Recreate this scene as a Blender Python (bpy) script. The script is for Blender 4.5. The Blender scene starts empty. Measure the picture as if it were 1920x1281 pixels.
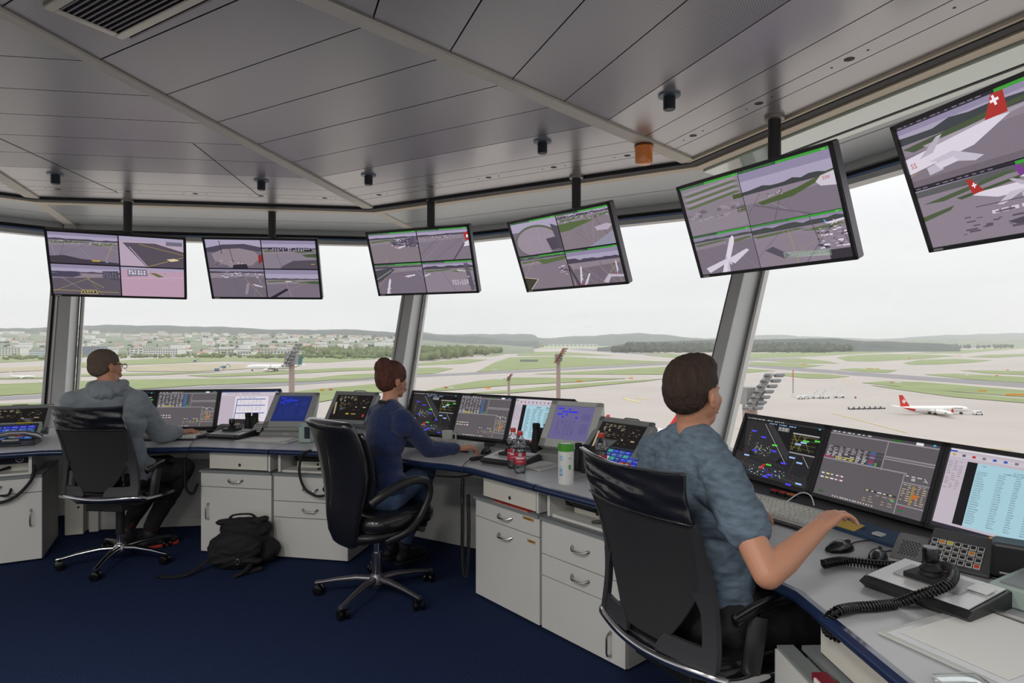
import bpy, bmesh, math, random
from mathutils import Vector, Matrix, Euler, noise
SC = bpy.context.scene
COL = SC.collection
R = math.radians
pi = math.pi
rnd = random.Random(7)
EYE = 1.5            # height of the camera above the carpet
F = 1150.0           # focal length in pixels of the 1920 px wide frame
HOR = 640.5

# ------------------------------------------------------------------ camera
cam = bpy.data.objects.new('camera', bpy.data.cameras.new('camera'))
COL.objects.link(cam)
cam.location = (0, 0, EYE); cam.rotation_euler = (R(90), 0, 0)
cam.data.sensor_width = 36; cam.data.lens = 36 * F / 1920
cam.data.clip_start = .05; cam.data.clip_end = 30000
SC.camera = cam
# ------------------------------------------------------------------ sky (overcast)
wd = bpy.data.worlds.new('overcast_sky'); SC.world = wd; wd.use_nodes = True
nt = wd.node_tree; nt.nodes.clear()
wo = nt.nodes.new('ShaderNodeOutputWorld'); bg = nt.nodes.new('ShaderNodeBackground')
tc = nt.nodes.new('ShaderNodeTexCoord'); sx = nt.nodes.new('ShaderNodeSeparateXYZ')
mr = nt.nodes.new('ShaderNodeValToRGB'); no = nt.nodes.new('ShaderNodeTexNoise'); mp = nt.nodes.new('ShaderNodeMapping')
nt.links.new(tc.outputs['Generated'], sx.inputs[0]); nt.links.new(sx.outputs['Z'], mr.inputs[0])
mr.color_ramp.elements[0].position = 0.0; mr.color_ramp.elements[0].color = (.85, .86, .87, 1)
mr.color_ramp.elements[1].position = .16; mr.color_ramp.elements[1].color = (.96, .962, .97, 1)
e = mr.color_ramp.elements.new(.35); e.color = (1.15, 1.16, 1.18, 1)
e = mr.color_ramp.elements.new(1.0); e.color = (2.0, 2.02, 2.08, 1)     # overcast sky: brightest overhead
nt.links.new(tc.outputs['Generated'], mp.inputs[0]); mp.inputs['Scale'].default_value = (1.5, 1.5, 7)
nt.links.new(mp.outputs[0], no.inputs['Vector']); no.inputs['Scale'].default_value = 2.2; no.inputs['Detail'].default_value = 4
mx = nt.nodes.new('ShaderNodeMix'); mx.data_type = 'RGBA'; mx.blend_type = 'MULTIPLY'; mx.inputs[0].default_value = 1
cr = nt.nodes.new('ShaderNodeValToRGB'); nt.links.new(no.outputs['Fac'], cr.inputs[0])
cr.color_ramp.elements[0].position = .3; cr.color_ramp.elements[0].color = (.93, .935, .94, 1)
cr.color_ramp.elements[1].position = .65; cr.color_ramp.elements[1].color = (1, 1, 1, 1)
nt.links.new(mr.outputs[0], mx.inputs[6]); nt.links.new(cr.outputs[0], mx.inputs[7])
nt.links.new(mx.outputs[2], bg.inputs[0]); bg.inputs[1].default_value = 1.0
nt.links.new(bg.outputs[0], wo.inputs[0])
# ------------------------------------------------------------------ weak sun behind the clouds
sl = bpy.data.lights.new('veiled_sun', 'SUN'); sl.energy = .35; sl.angle = R(25); sl.color = (1, .97, .93)
sun = bpy.data.objects.new('veiled_sun', sl); COL.objects.link(sun); sun.rotation_euler = (R(50), 0, R(150))
# ------------------------------------------------------------------ view
# ------------------------------------------------------------------ added fill lamps, out of view, to brighten cabinets and carpet
def fill_light(x, y, e=34):
    l = bpy.data.lights.new('fill_light', 'AREA'); l.shape = 'DISK'; l.size = .55; l.energy = e; l.color = (1, .965, .92)
    o = bpy.data.objects.new('fill_light', l); COL.objects.link(o); o.location = (x, y, 2.655); return o
FILL_LAMPS = [(-2.0, .9), (-3.6, .2), (-.5, .1), (-2.0, -1.1)]
for x, y in FILL_LAMPS: fill_light(x, y)
SC.view_settings.view_transform = 'Standard'; SC.view_settings.look = 'None'
SC.view_settings.exposure = 0.0; SC.view_settings.gamma = 1.0; SC.view_settings.use_curve_mapping = False
SC.cycles.max_bounces = 8; SC.cycles.diffuse_bounces = 5; SC.cycles.glossy_bounces = 3
SC.cycles.transparent_max_bounces = 16; SC.cycles.transmission_bounces = 6; SC.cycles.volume_bounces = 1
SC.cycles.caustics_reflective = False; SC.cycles.caustics_refractive = False
SC.cycles.sample_clamp_indirect = 4

# ------------------------------------------------------------------ materials
def lin(c):
    if isinstance(c, str):
        c = tuple(int(c[i:i + 2], 16) / 255 for i in (0, 2, 4))
    return tuple((x / 12.92 if x <= .04045 else ((x + .055) / 1.055) ** 2.4) for x in c[:3])
_m = {}
def mat(name, col='808080', rough=.5, metal=0., spec=.5, bump=0., bscale=200., var=0., vscale=4., stretch=(1, 1, 1), coat=0., detail=3., emit=None, sheen=0.):
    if name in _m: return _m[name]
    m = bpy.data.materials.new(name); m.use_nodes = True; t = m.node_tree; b = t.nodes['Principled BSDF']
    c = lin(col)
    b.inputs['Base Color'].default_value = (*c, 1); b.inputs['Roughness'].default_value = rough
    b.inputs['Metallic'].default_value = metal; b.inputs['Specular IOR Level'].default_value = spec
    b.inputs['Coat Weight'].default_value = coat
    if sheen: b.inputs['Sheen Weight'].default_value = sheen
    if emit:
        b.inputs['Emission Color'].default_value = (*lin(emit[0]), 1); b.inputs['Emission Strength'].default_value = emit[1]
    tcn = t.nodes.new('ShaderNodeTexCoord'); mpn = t.nodes.new('ShaderNodeMapping')
    t.links.new(tcn.outputs['Object'], mpn.inputs[0]); mpn.inputs['Scale'].default_value = stretch
    if var:
        n = t.nodes.new('ShaderNodeTexNoise'); n.inputs['Scale'].default_value = vscale; n.inputs['Detail'].default_value = 5
        t.links.new(mpn.outputs[0], n.inputs['Vector'])
        r = t.nodes.new('ShaderNodeValToRGB'); t.links.new(n.outputs['Fac'], r.inputs[0])
        r.color_ramp.elements[0].position = .3; r.color_ramp.elements[1].position = .7
        r.color_ramp.elements[0].color = (*[x * (1 - var) for x in c], 1)
        r.color_ramp.elements[1].color = (*[min(1, x * (1 + var)) for x in c], 1)
        t.links.new(r.outputs[0], b.inputs['Base Color'])
    if bump:
        n = t.nodes.new('ShaderNodeTexNoise'); n.inputs['Scale'].default_value = bscale; n.inputs['Detail'].default_value = detail
        t.links.new(mpn.outputs[0], n.inputs['Vector'])
        bn = t.nodes.new('ShaderNodeBump'); bn.inputs['Strength'].default_value = bump; bn.inputs['Distance'].default_value = .01
        t.links.new(n.outputs['Fac'], bn.inputs['Height']); t.links.new(bn.outputs[0], b.inputs['Normal'])
    _m[name] = m
    return m
def screen_mat():
    """screen that shows its picture: per-face colours emitted under a glossy pane"""
    m = bpy.data.materials.new('screen_pixels'); m.use_nodes = True; t = m.node_tree; b = t.nodes['Principled BSDF']
    a = t.nodes.new('ShaderNodeAttribute'); a.attribute_name = 'col'
    b.inputs['Base Color'].default_value = (.01, .01, .012, 1); b.inputs['Roughness'].default_value = .25
    t.links.new(a.outputs['Color'], b.inputs['Emission Color']); b.inputs['Emission Strength'].default_value = 1.0
    return m
def print_mat():
    m = bpy.data.materials.new('printed_surface'); m.use_nodes = True; t = m.node_tree; b = t.nodes['Principled BSDF']
    a = t.nodes.new('ShaderNodeAttribute'); a.attribute_name = 'col'
    t.links.new(a.outputs['Color'], b.inputs['Base Color']); b.inputs['Roughness'].default_value = .45
    return m
def glass_mat(name, tint=(1, 1, 1), gloss=.06, rough=.0):
    m = bpy.data.materials.new(name); m.use_nodes = True; t = m.node_tree; t.nodes.clear()
    o = t.nodes.new('ShaderNodeOutputMaterial'); mi = t.nodes.new('ShaderNodeMixShader')
    tr = t.nodes.new('ShaderNodeBsdfTransparent'); tr.inputs[0].default_value = (*tint, 1)
    gl = t.nodes.new('ShaderNodeBsdfGlossy'); gl.inputs['Roughness'].default_value = rough
    lw = t.nodes.new('ShaderNodeLayerWeight'); lw.inputs[0].default_value = .25
    mu = t.nodes.new('ShaderNodeMath'); mu.operation = 'MULTIPLY_ADD'; mu.inputs[1].default_value = .7; mu.inputs[2].default_value = gloss
    t.links.new(lw.outputs['Fresnel'], mu.inputs[0])
    if gloss > .04: t.links.new(mu.outputs[0], mi.inputs[0])
    else: mi.inputs[0].default_value = gloss
    t.links.new(tr.outputs[0], mi.inputs[1]); t.links.new(gl.outputs[0], mi.inputs[2]); t.links.new(mi.outputs[0], o.inputs[0])
    return m
def perf_mat(name, col, rough):
    """satin metal panel with rows of small punched holes"""
    m = mat(name, col, rough, .7, bump=.02, bscale=3); t = m.node_tree; b = t.nodes['Principled BSDF']
    g = t.nodes.new('ShaderNodeTexCoord'); mp = t.nodes.new('ShaderNodeMapping'); t.links.new(g.outputs['Object'], mp.inputs[0])
    mp.inputs['Rotation'].default_value = (0, 0, R(30)); mp.inputs['Scale'].default_value = (110, 110, 110)
    s = t.nodes.new('ShaderNodeSeparateXYZ'); t.links.new(mp.outputs[0], s.inputs[0])
    def M(op, a, b_=None):
        n = t.nodes.new('ShaderNodeMath'); n.operation = op
        if isinstance(a, (int, float)): n.inputs[0].default_value = a
        else: t.links.new(a, n.inputs[0])
        if b_ is not None:
            if isinstance(b_, (int, float)): n.inputs[1].default_value = b_
            else: t.links.new(b_, n.inputs[1])
        return n.outputs[0]
    fx = M('SUBTRACT', M('FRACT', s.outputs['X']), .5); fy = M('SUBTRACT', M('FRACT', s.outputs['Y']), .5)
    d = M('SQRT', M('ADD', M('MULTIPLY', fx, fx), M('MULTIPLY', fy, fy)))
    k = M('LESS_THAN', d, .24)
    mixn = t.nodes.new('ShaderNodeMix'); mixn.data_type = 'RGBA'; t.links.new(k, mixn.inputs[0])
    mixn.inputs[6].default_value = (*lin(col), 1); mixn.inputs[7].default_value = (*[x * .35 for x in lin(col)], 1)
    t.links.new(mixn.outputs[2], b.inputs['Base Color'])
    return m
def carpet_mat():
    m = mat('blue_carpet', '1b2740', .95, 0, .1, bump=.9, bscale=260, detail=2); t = m.node_tree; b = t.nodes['Principled BSDF']
    g = t.nodes.new('ShaderNodeTexCoord'); n = t.nodes.new('ShaderNodeTexNoise'); n.inputs['Scale'].default_value = 220; n.inputs['Detail'].default_value = 3
    t.links.new(g.outputs['Object'], n.inputs['Vector']); r = t.nodes.new('ShaderNodeValToRGB'); t.links.new(n.outputs['Fac'], r.inputs[0])
    r.color_ramp.elements[0].position = .35; r.color_ramp.elements[0].color = (*lin('141c33'), 1)
    r.color_ramp.elements[1].position = .68; r.color_ramp.elements[1].color = (*lin('31426c'), 1)
    t.links.new(r.outputs[0], b.inputs['Base Color'])
    return m
SCREEN = screen_mat(); PRINT = print_mat()

# ------------------------------------------------------------------ mesh builder
class MB:
    def __init__(s): s.v = []; s.f = []; s.c = []; s.M = Matrix(); s.col = None
    def at(s, loc=(0, 0, 0), rot=(0, 0, 0)):
        s.M = Matrix.Translation(loc) @ Euler([R(a) for a in rot]).to_matrix().to_4x4(); return s
    def add(s, vs, fs, col=None):
        n = len(s.v); s.v += [tuple(s.M @ Vector(v)) for v in vs]
        for f in fs: s.f.append([i + n for i in f]); s.c.append(col or s.col)
        return s
    def box(s, c, d, col=None, rz=0, rx=0, ry=0, taper=1.):
        m = Euler((R(rx), R(ry), R(rz))).to_matrix(); x, y, z = d[0] / 2, d[1] / 2, d[2] / 2
        vs = []
        for k, t in ((-z, 1), (z, taper)):
            for a, b_ in ((-x, -y), (x, -y), (x, y), (-x, y)): vs.append(Vector(c) + m @ Vector((a * t, b_ * t, k)))
        return s.add(vs, [(3, 2, 1, 0), (4, 5, 6, 7), (0, 1, 5, 4), (1, 2, 6, 5), (2, 3, 7, 6), (3, 0, 4, 7)], col)
    def prism(s, pts, z0, z1, col=None):
        n = len(pts); vs = [(p[0], p[1], z0) for p in pts] + [(p[0], p[1], z1) for p in pts]
        fs = [list(range(n))[::-1], list(range(n, 2 * n))] + [(i, (i + 1) % n, (i + 1) % n + n, i + n) for i in range(n)]
        a = sum(pts[i][0] * pts[(i + 1) % n][1] - pts[(i + 1) % n][0] * pts[i][1] for i in range(n))
        if a < 0: fs = [list(f)[::-1] for f in fs]
        return s.add(vs, fs, col)
    def xprism(s, prof, x0, x1, col=None):
        """profile in (y, z), extruded along x"""
        n = len(prof); vs = [(x0, p[0], p[1]) for p in prof] + [(x1, p[0], p[1]) for p in prof]
        fs = [list(range(n))[::-1], list(range(n, 2 * n))] + [(i, (i + 1) % n, (i + 1) % n + n, i + n) for i in range(n)]
        a = sum(prof[i][0] * prof[(i + 1) % n][1] - prof[(i + 1) % n][0] * prof[i][1] for i in range(n))
        if a < 0: fs = [list(f)[::-1] for f in fs]
        return s.add(vs, fs, col)
    def hull(s, a, b, col=None):
        n = len(a); fs = [list(range(n))[::-1], list(range(n, 2 * n))] + [(i, (i + 1) % n, (i + 1) % n + n, i + n) for i in range(n)]
        return s.add(list(a) + list(b), fs, col)
    def rings(s, rs, cap=True, closed=False, col=None):
        n = len(rs[0]); vs = [p for r in rs for p in r]; fs = []
        m = len(rs)
        for k in range(m if closed else m - 1):
            for i in range(n):
                j = (i + 1) % n; a = k * n; b = ((k + 1) % m) * n
                fs.append((a + i, a + j, b + j, b + i))
        if cap and not closed: fs += [list(range(n))[::-1], [(m - 1) * n + i for i in range(n)]]
        return s.add(vs, fs, col)
    def tube(s, pts, r, n=8, closed=False, flat=1., col=None, up=(0, 0, 1)):
        pts = [Vector(p) for p in pts]; rs = []; m = len(pts)
        rr = r if isinstance(r, (list, tuple)) else [r] * m
        up = Vector(up); prev = None
        for i, p in enumerate(pts):
            a = pts[(i - 1) % m] if (closed or i > 0) else p; b = pts[(i + 1) % m] if (closed or i < m - 1) else p
            d = (b - a).normalized() if (b - a).length > 1e-9 else Vector((0, 0, 1))
            if prev is None:
                u = up.cross(d)
                if u.length < 1e-3: u = Vector((1, 0, 0)).cross(d)
                u.normalize()
            else:
                u = prev - d * prev.dot(d)
                u = u.normalized() if u.length > 1e-6 else Vector((1, 0, 0))
            prev = u; w = d.cross(u)
            rs.append([p + (u * math.cos(t) + w * math.sin(t) * flat) * rr[i] for t in [2 * pi * k / n for k in range(n)]])
        return s.rings(rs, closed=closed, col=col)
    def cyl(s, a, b, r, r2=None, n=16, col=None): return s.tube([a, b], [r, r if r2 is None else r2], n, col=col)
    def lathe(s, prof, c=(0, 0, 0), n=24, col=None, cap=True):
        return s.rings([[(c[0] + r * math.cos(2 * pi * k / n), c[1] + r * math.sin(2 * pi * k / n), c[2] + z) for k in range(n)] for r, z in prof], cap=cap, col=col)
    def ball(s, c, r, n=12, m=8, sc=(1, 1, 1), col=None):
        rs = []
        for j in range(1, m):
            t = pi * j / m
            rs.append([(c[0] + r * sc[0] * math.sin(t) * math.cos(2 * pi * k / n), c[1] + r * sc[1] * math.sin(t) * math.sin(2 * pi * k / n), c[2] - r * sc[2] * math.cos(t)) for k in range(n)])
        return s.rings(rs, col=col)
    def sellipse(s, c, d, e=4, n=24, layers=((-1, .8), (-.8, .95), (-.3, 1), (.3, 1), (.8, .95), (1, .8)), col=None):
        """cushion: superellipse outline d=(w,l,h) stacked in layers"""
        rs = []
        for h, k in layers:
            r = []
            for i in range(n):
                t = 2 * pi * i / n; ct, st = math.cos(t), math.sin(t)
                r.append((c[0] + d[0] / 2 * k * math.copysign(abs(ct) ** (2 / e), ct), c[1] + d[1] / 2 * k * math.copysign(abs(st) ** (2 / e), st), c[2] + d[2] / 2 * h))
            rs.append(r)
        return s.rings(rs, col=col)
    def build(s, name, m, parent=None, smooth=False, bevel=0., angle=35, segs=2):
        me = bpy.data.meshes.new(name); me.from_pydata(s.v, [], s.f); me.validate(verbose=False); me.update()
        if any(c is not None for c in s.c) and len(me.polygons) == len(s.c):
            at = me.color_attributes.new('col', 'FLOAT_COLOR', 'CORNER'); i = 0
            for p, c in zip(me.polygons, s.c):
                c4 = (*(lin(c) if c else (.5, .5, .5)), 1)
                for _ in range(p.loop_total): at.data[i].color = c4; i += 1
        me.materials.append(m)
        o = bpy.data.objects.new(name, me); COL.objects.link(o)
        if parent: o.parent = parent
        if smooth is not False:
            me.shade_smooth()
            if smooth != 'all':
                bm = bmesh.new(); bm.from_mesh(me)
                lim = R(angle)
                for e in bm.edges:
                    if len(e.link_faces) == 2 and e.calc_face_angle(0) > lim: e.smooth = False
                bm.to_mesh(me); bm.free()
        if bevel:
            b = o.modifiers.new('bevel', 'BEVEL'); b.width = bevel; b.segments = segs; b.limit_method = 'ANGLE'; b.angle_limit = R(angle)
        return o
def tag(o, label=None, cat=None, group=None, kind=None):
    if label: o['label'] = label
    if cat: o['category'] = cat
    if group: o['group'] = group
    if kind: o['kind'] = kind
    return o
def thing(name, label, cat, loc=(0, 0, 0), rz=0., group=None):
    o = bpy.data.objects.new(name, None); COL.objects.link(o); o.location = loc; o.rotation_euler = (0, 0, rz)
    o.empty_display_size = .1
    return tag(o, label, cat, group)
def dup(o, loc=None, rz=None, label=None, parent=None, group=None):
    c = o.copy(); COL.objects.link(c)
    if parent: c.parent = parent
    if loc is not None: c.location = loc
    if rz is not None: c.rotation_euler = (0, 0, rz)
    if label: c['label'] = label
    if group: c['group'] = group
    for ch in list(o.children): dup(ch, parent=c)
    return c
def struct(o): o['kind'] = 'structure'; return o
def P(px, py, z):
    """world point at height z seen at pixel (px, py) of the photograph"""
    D = F * (EYE - z) / (py - HOR); return Vector(((px - 960) / F * D, D, z))
def PD(px, py, D): return Vector(((px - 960) / F * D, D, EYE - (py - HOR) / F * D))
C0 = Vector((-2.25, 1.15, 0))      # centre of the ring of desks
WC = Vector((-2.12, 1.78, 0))      # centre of the ring of windows
def dirv(phi): return Vector((math.sin(R(phi)), math.cos(R(phi)), 0))
def rgt(phi): return Vector((math.cos(R(phi)), -math.sin(R(phi)), 0))
def ring(c, phi, r, x=0., z=0.): return c + dirv(phi) * r + rgt(phi) * x + Vector((0, 0, z))

# ------------------------------------------------------------------ shared materials
M_cab = mat('cabinet_laminate', 'cfcec9', .55, var=.02)
M_cabside = mat('cabinet_side', 'c4c3bf', .6)
M_top = mat('worktop_laminate', 'b4b5b8', .33, spec=.5, bump=.03, bscale=60)
M_blue = mat('blue_edge', '1d2c4d', .3, coat=.3)
M_dark = mat('dark_shadow_gap', '26262a', .6)
M_black = mat('black_plastic', '1c1c1e', .42)
M_blackg = mat('glossy_black_plastic', '121214', .2)
M_rubber = mat('rubber', '19191a', .7)
M_steel = mat('brushed_steel', 'b5b2ac', .28, 1.)
M_chrome = mat('polished_aluminium', 'c9c9cb', .18, 1.)
M_satin = mat('satin_grey_metal', '77757a', .38, .8)
M_leather = mat('black_leather', '1a1a1d', .30, bump=.18, bscale=45, coat=.5)
M_mesh = mat('black_mesh_fabric', '202023', .75, bump=.5, bscale=600)
M_bezel = mat('monitor_bezel', '2a2a2c', .4)
M_greyp = mat('light_grey_plastic', 'bfc1bd', .5)
M_greyd = mat('mid_grey_plastic', '7d8283', .5)
M_green = mat('grey_green_plastic', '9fb0a8', .45)
M_white = mat('white_plastic', 'd9d9d6', .4)
M_paper = mat('paper', 'e4e3df', .8)
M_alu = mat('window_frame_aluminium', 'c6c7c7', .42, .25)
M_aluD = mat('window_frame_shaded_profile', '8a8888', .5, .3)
M_red = mat('red_plastic', 'c9302b', .4)
M_anth = mat('anthracite_plastic', '4a4a4c', .5)
M_keys = mat('key_caps', 'd6d6cf', .5)
M_label = mat('ochre_label', 'b58b4a', .6)

# =================================================================== THE ROOM
ZC = 2.73
CP = [Vector((-1.317, 5.61, 0)), Vector((1.194, 4.16, 0)), Vector((2.23, 1.51, 0))]
CP += [ring(WC, 131.6 + 40 * k, 4.05) for k in range(5)] + [Vector((-6.0, 3.12, 0)), Vector((-4.07, 5.20, 0))]
CP.pop(7)                      # nine corners, clockwise from the one above the middle of the picture
NC = len(CP)
CC = Vector((-2.18, .70, 0))
M_panel = mat('satin_ceiling_panel', 'bcbbbe', .30, .75, bump=.02, bscale=2.5)
M_perf = perf_mat('perforated_ceiling_panel', 'a4a3a7', .33)
M_rib = mat('ceiling_rib', 'd4d0c6', .55, .1, var=.03)
M_cream = mat('cream_rail', 'e0d4be', .5)
M_soff = mat('soffit_panel', 'c0c6c9', .35, .4)
M_teal = mat('tinted_light_cover', 'd2e2dc', .12, .3, coat=.5)
def lerp(a, b, t): return a + (b - a) * t
struct(MB().prism([tuple(ring(WC, 11.6 + 40 * k, 5.0)[:2]) for k in range(9)], -.12, 0).build('floor', carpet_mat()))
struct(MB().prism([tuple(ring(WC, 11.6 + 40 * k, 5.75)[:2]) for k in range(9)], 2.82, 3.0).build('ceiling', M_dark))
strips = [(0, .25), (.25, .38), (.38, .60), (.60, .98), (.98, 1.36), (1.36, 1.74), (1.74, 2.12), (2.12, 2.5), (2.5, 2.88), (2.88, 3.3), (3.3, 3.8), (3.8, 4.75)]
for k in range(NC):
    a, b = CP[k], CP[(k + 1) % NC]
    mp_, mq = MB(), MB()
    for j, (o0, o1) in enumerate(strips):
        g = .0035
        q = [lerp(a, CC, (o0 + g) / 4.85), lerp(b, CC, (o0 + g) / 4.85), lerp(b, CC, (o1 - g) / 4.85), lerp(a, CC, (o1 - g) / 4.85)]
        (mp_ if j < 4 else mq).prism([tuple(v[:2]) for v in q], ZC, ZC + .03)
        if j == 1:      # row of small holes in the service strip
            mh = MB()
            L = (b - a).length; ux = (b - a).normalized(); mid = (q[0] + q[3]) / 2; mid2 = (q[1] + q[2]) / 2
            n = 5
            for i in range(n):
                c = lerp(mid, mid2, (i + .55) / n)
                mh.cyl((c.x, c.y, ZC - .001), (c.x, c.y, ZC + .004), .022, n=16)
                for s in (-1, 1):
                    d = c + ux * .09 * s
                    mh.cyl((d.x, d.y, ZC - .001), (d.x, d.y, ZC + .004), .006, n=8)
            hole = mh
    o = struct(mp_.build('ceiling', M_panel))
    mq.build('perforated_panels', M_perf, o)
    hole.build('service_holes', M_dark, o)
    # radial rib
    d = (CC - a).normalized(); n = Vector((-d.y, d.x, 0)) * .052
    MBr = MB().prism([tuple((a - d * .06 + n)[:2]), tuple((CC + n * .3)[:2]), tuple((CC - n * .3)[:2]), tuple((a - d * .06 - n)[:2])], ZC - .012, ZC + .02)
    struct(MBr.build('trim_%d' % (k + 1), M_rib))
for (x0, y0), (x1, y1) in (((0, 260), (220, 361)), ((362, 269), (488, 369))):
    p, q = P(x0, y0, ZC), P(x1, y1, ZC); m = (p + q) / 2
    struct(MB().box((m.x, m.y, ZC - .0005), (.005, (q - p).length, .003), rz=math.degrees(math.atan2(-(q - p).x, (q - p).y))).build('trim_seam', M_dark))
OR = [ring(WC, 11.6 + 40 * k, 5.47) for k in range(9)]
def corner(k, t):      # between inner ceiling corner (t=0) and the window head corner (t=1)
    return lerp(CP[k % 9], OR[k % 9], t)
def seg(name, k, sec, m, parent=None, eps=0.):
    """sec: list of (t, z); hull between corner k and k+1"""
    A = [tuple(corner(k, t)[:2]) + (z,) for t, z in sec]; B = [tuple(corner(k + 1, t)[:2]) + (z,) for t, z in sec]
    return MB().hull(A, B).build(name, m, parent)
for k in range(9):
    o = struct(seg('soffit_ceiling', k, [(.17, ZC), (.55, ZC + .005), (.55, ZC + .03), (.17, ZC + .03)], M_soff))
    seg('outer_panel', k, [(.56, ZC + .005), (.985, ZC + .012), (.985, ZC + .03), (.56, ZC + .03)], M_soff, o)
    t = struct(seg('trim_%d' % (10 + k), k, [(.015, ZC - .02), (.06, ZC - .02), (.06, ZC + .06), (.015, ZC + .06)], M_dark))
    seg('cream_rail', k, [(.085, ZC - .022), (.145, ZC - .022), (.145, ZC + .05), (.085, ZC + .05)], M_cream, t)
    if k in (1, 2):
        seg('light_cover', k, [(.16, ZC - .035), (.36, ZC - .02), (.36, ZC + .02), (.16, ZC + .02)], M_teal, t)
        seg('dark_joint', k, [(.365, ZC - .022), (.385, ZC - .022), (.385, ZC + .02), (.365, ZC + .02)], M_dark, t)
        seg('narrow_cover', k, [(.39, ZC - .015), (.46, ZC - .012), (.46, ZC + .02), (.39, ZC + .02)], M_teal, t)
        seg('rail_lip', k, [(-.005, ZC - .015), (.012, ZC - .015), (.012, ZC + .02), (-.005, ZC + .02)], M_cream, t)
    # rib across the soffit
    a, b = corner(k, .15), corner(k, 1.); d = (b - a).normalized(); n = Vector((-d.y, d.x, 0)) * .045
    struct(MB().prism([tuple((a + n)[:2]), tuple((b + n)[:2]), tuple((b - n)[:2]), tuple((a - n)[:2])], ZC - .006, ZC + .01).build('trim_%d' % (20 + k), M_rib))
# windows leaning outwards
def rz_(z): return 4.62 + .76 * (z - .75) / 1.83
def wseg(name, k, sec, m, parent=None):
    """sec: list of (offset from the glass line, z)"""
    A = [tuple(ring(WC, 11.6 + 40 * k, rz_(z) + o)[:2]) + (z,) for o, z in sec]
    B = [tuple(ring(WC, 51.6 + 40 * k, rz_(z) + o)[:2]) + (z,) for o, z in sec]
    return MB().hull(A, B).build(name, m, parent)
G_win = glass_mat('window_glass', (.99, .99, .992), .03)
M_strip = mat('blue_reflective_strip', '6f8cc0', .3, emit=None)
for k in range(9):
    z0, z1 = .71, 2.60
    A = ring(WC, 11.6 + 40 * k, rz_(z0) + .03); B = ring(WC, 51.6 + 40 * k, rz_(z0) + .03)
    A1 = ring(WC, 11.6 + 40 * k, rz_(z1) + .03); B1 = ring(WC, 51.6 + 40 * k, rz_(z1) + .03)
    w = MB().add([(A.x, A.y, z0), (B.x, B.y, z0), (B1.x, B1.y, z1), (A1.x, A1.y, z1)], [(0, 1, 2, 3)]).build('window_%d' % (k + 1), G_win)
    struct(w)
    wseg('window_head', k, [(-.10, ZC + .03), (-.10, 2.685), (.06, 2.685), (.06, ZC + .03)], M_alu, w)
    wseg('head_shadow_gap', k, [(-.05, 2.69), (-.05, 2.645), (.05, 2.645), (.05, 2.69)], M_dark, w)
    wseg('blue_head_strip', k, [(-.065, 2.650), (-.065, 2.635), (.05, 2.635), (.05, 2.65)], M_strip, w)
    wseg('window_frame', k, [(-.06, 2.633), (-.06, 2.585), (.06, 2.585), (.06, 2.633)], M_alu, w)
    wseg('bottom_rail', k, [(-.05, .665), (-.05, .725), (.06, .725), (.06, .665)], M_alu, w)
    s = struct(wseg('window_sill_trim', k, [(-.60, .665), (-.60, .695), (-.03, .695), (-.03, .665)], M_white))
    s.name = 'trim_sill'
    struct(wseg('wall_parapet', k, [(-.48, .03), (-.43 , .66), (.02, .66), (.30, .03)], M_cabside))
    # corner post
    phi = 11.6 + 40 * k
    def ps(z, sec): return [tuple((ring(WC, phi, rz_(z) + n, t))[:2]) + (z,) for t, n in sec]
    po = struct(MB().hull(ps(.66, [(-.105, .03), (-.052, -.15), (.052, -.15), (.105, .03)]), ps(2.76, [(-.105, .03), (-.052, -.15), (.052, -.15), (.105, .03)])).build('trim_post', M_alu, bevel=.004))
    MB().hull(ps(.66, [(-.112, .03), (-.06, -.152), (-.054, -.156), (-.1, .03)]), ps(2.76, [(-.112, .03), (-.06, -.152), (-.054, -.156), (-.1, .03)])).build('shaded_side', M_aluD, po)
    for sgn in (-1, 1):
        x = sgn * .118
        MB().hull(ps(.70, [(x - .006, .01), (x + .006, .01), (x + .006, .05), (x - .006, .05)]), ps(2.62, [(x - .006, .01), (x + .006, .01), (x + .006, .05), (x - .006, .05)])).build('gasket', M_rubber, po)
        x = sgn * .135
        MB().hull(ps(.70, [(x - .011, -.01), (x + .011, -.01), (x + .011, .05), (x - .011, .05)]), ps(2.62, [(x - .011, -.01), (x + .011, -.01), (x + .011, .05), (x - .011, .05)])).build('glazing_bead', M_white, po)
# ceiling fittings
def pot(loc, label, group='round black fittings under the ceiling'):
    t = thing('ceiling_fitting', label, 'ceiling fitting', loc, 0, group)
    MB().lathe([(.055, 0), (.055, -.008), (.03, -.012)]).build('flange', mat('fitting_flange', '6f7c88', .35, .5), t, True)
    MB().lathe([(.029, -.008), (.030, -.02), (.030, -.07), (.026, -.075)]).build('black_body', mat('navy_black_body', '1a2230', .4), t, True)
    return t
pots = [(104, 326, 'black ceiling fitting farthest left, above the left window'), (490, 338, 'black ceiling fitting above the second hanging screen'),
        (691, 328, 'black ceiling fitting left of the third screen pole'), (1017, 265, 'black ceiling fitting left of the amber beacon, before the fourth pole'),
        (1255, 178, 'black ceiling fitting above and right of the amber beacon')]
for x, y, l in pots: pot(P(x, y, ZC), l)
b = P(1207, 268, ZC)
t = thing('beacon', 'amber warning beacon lamp fixed under the ceiling rib', 'beacon', (b.x, b.y, ZC - .012))
MB().lathe([(.058, 0), (.06, -.012), (.052, -.016)]).build('base', mat('beacon_base', '6b3a14', .4), t, True)
am = mat('amber_lens', 'f58a2c', .15, 0, .6, coat=.6)
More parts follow.
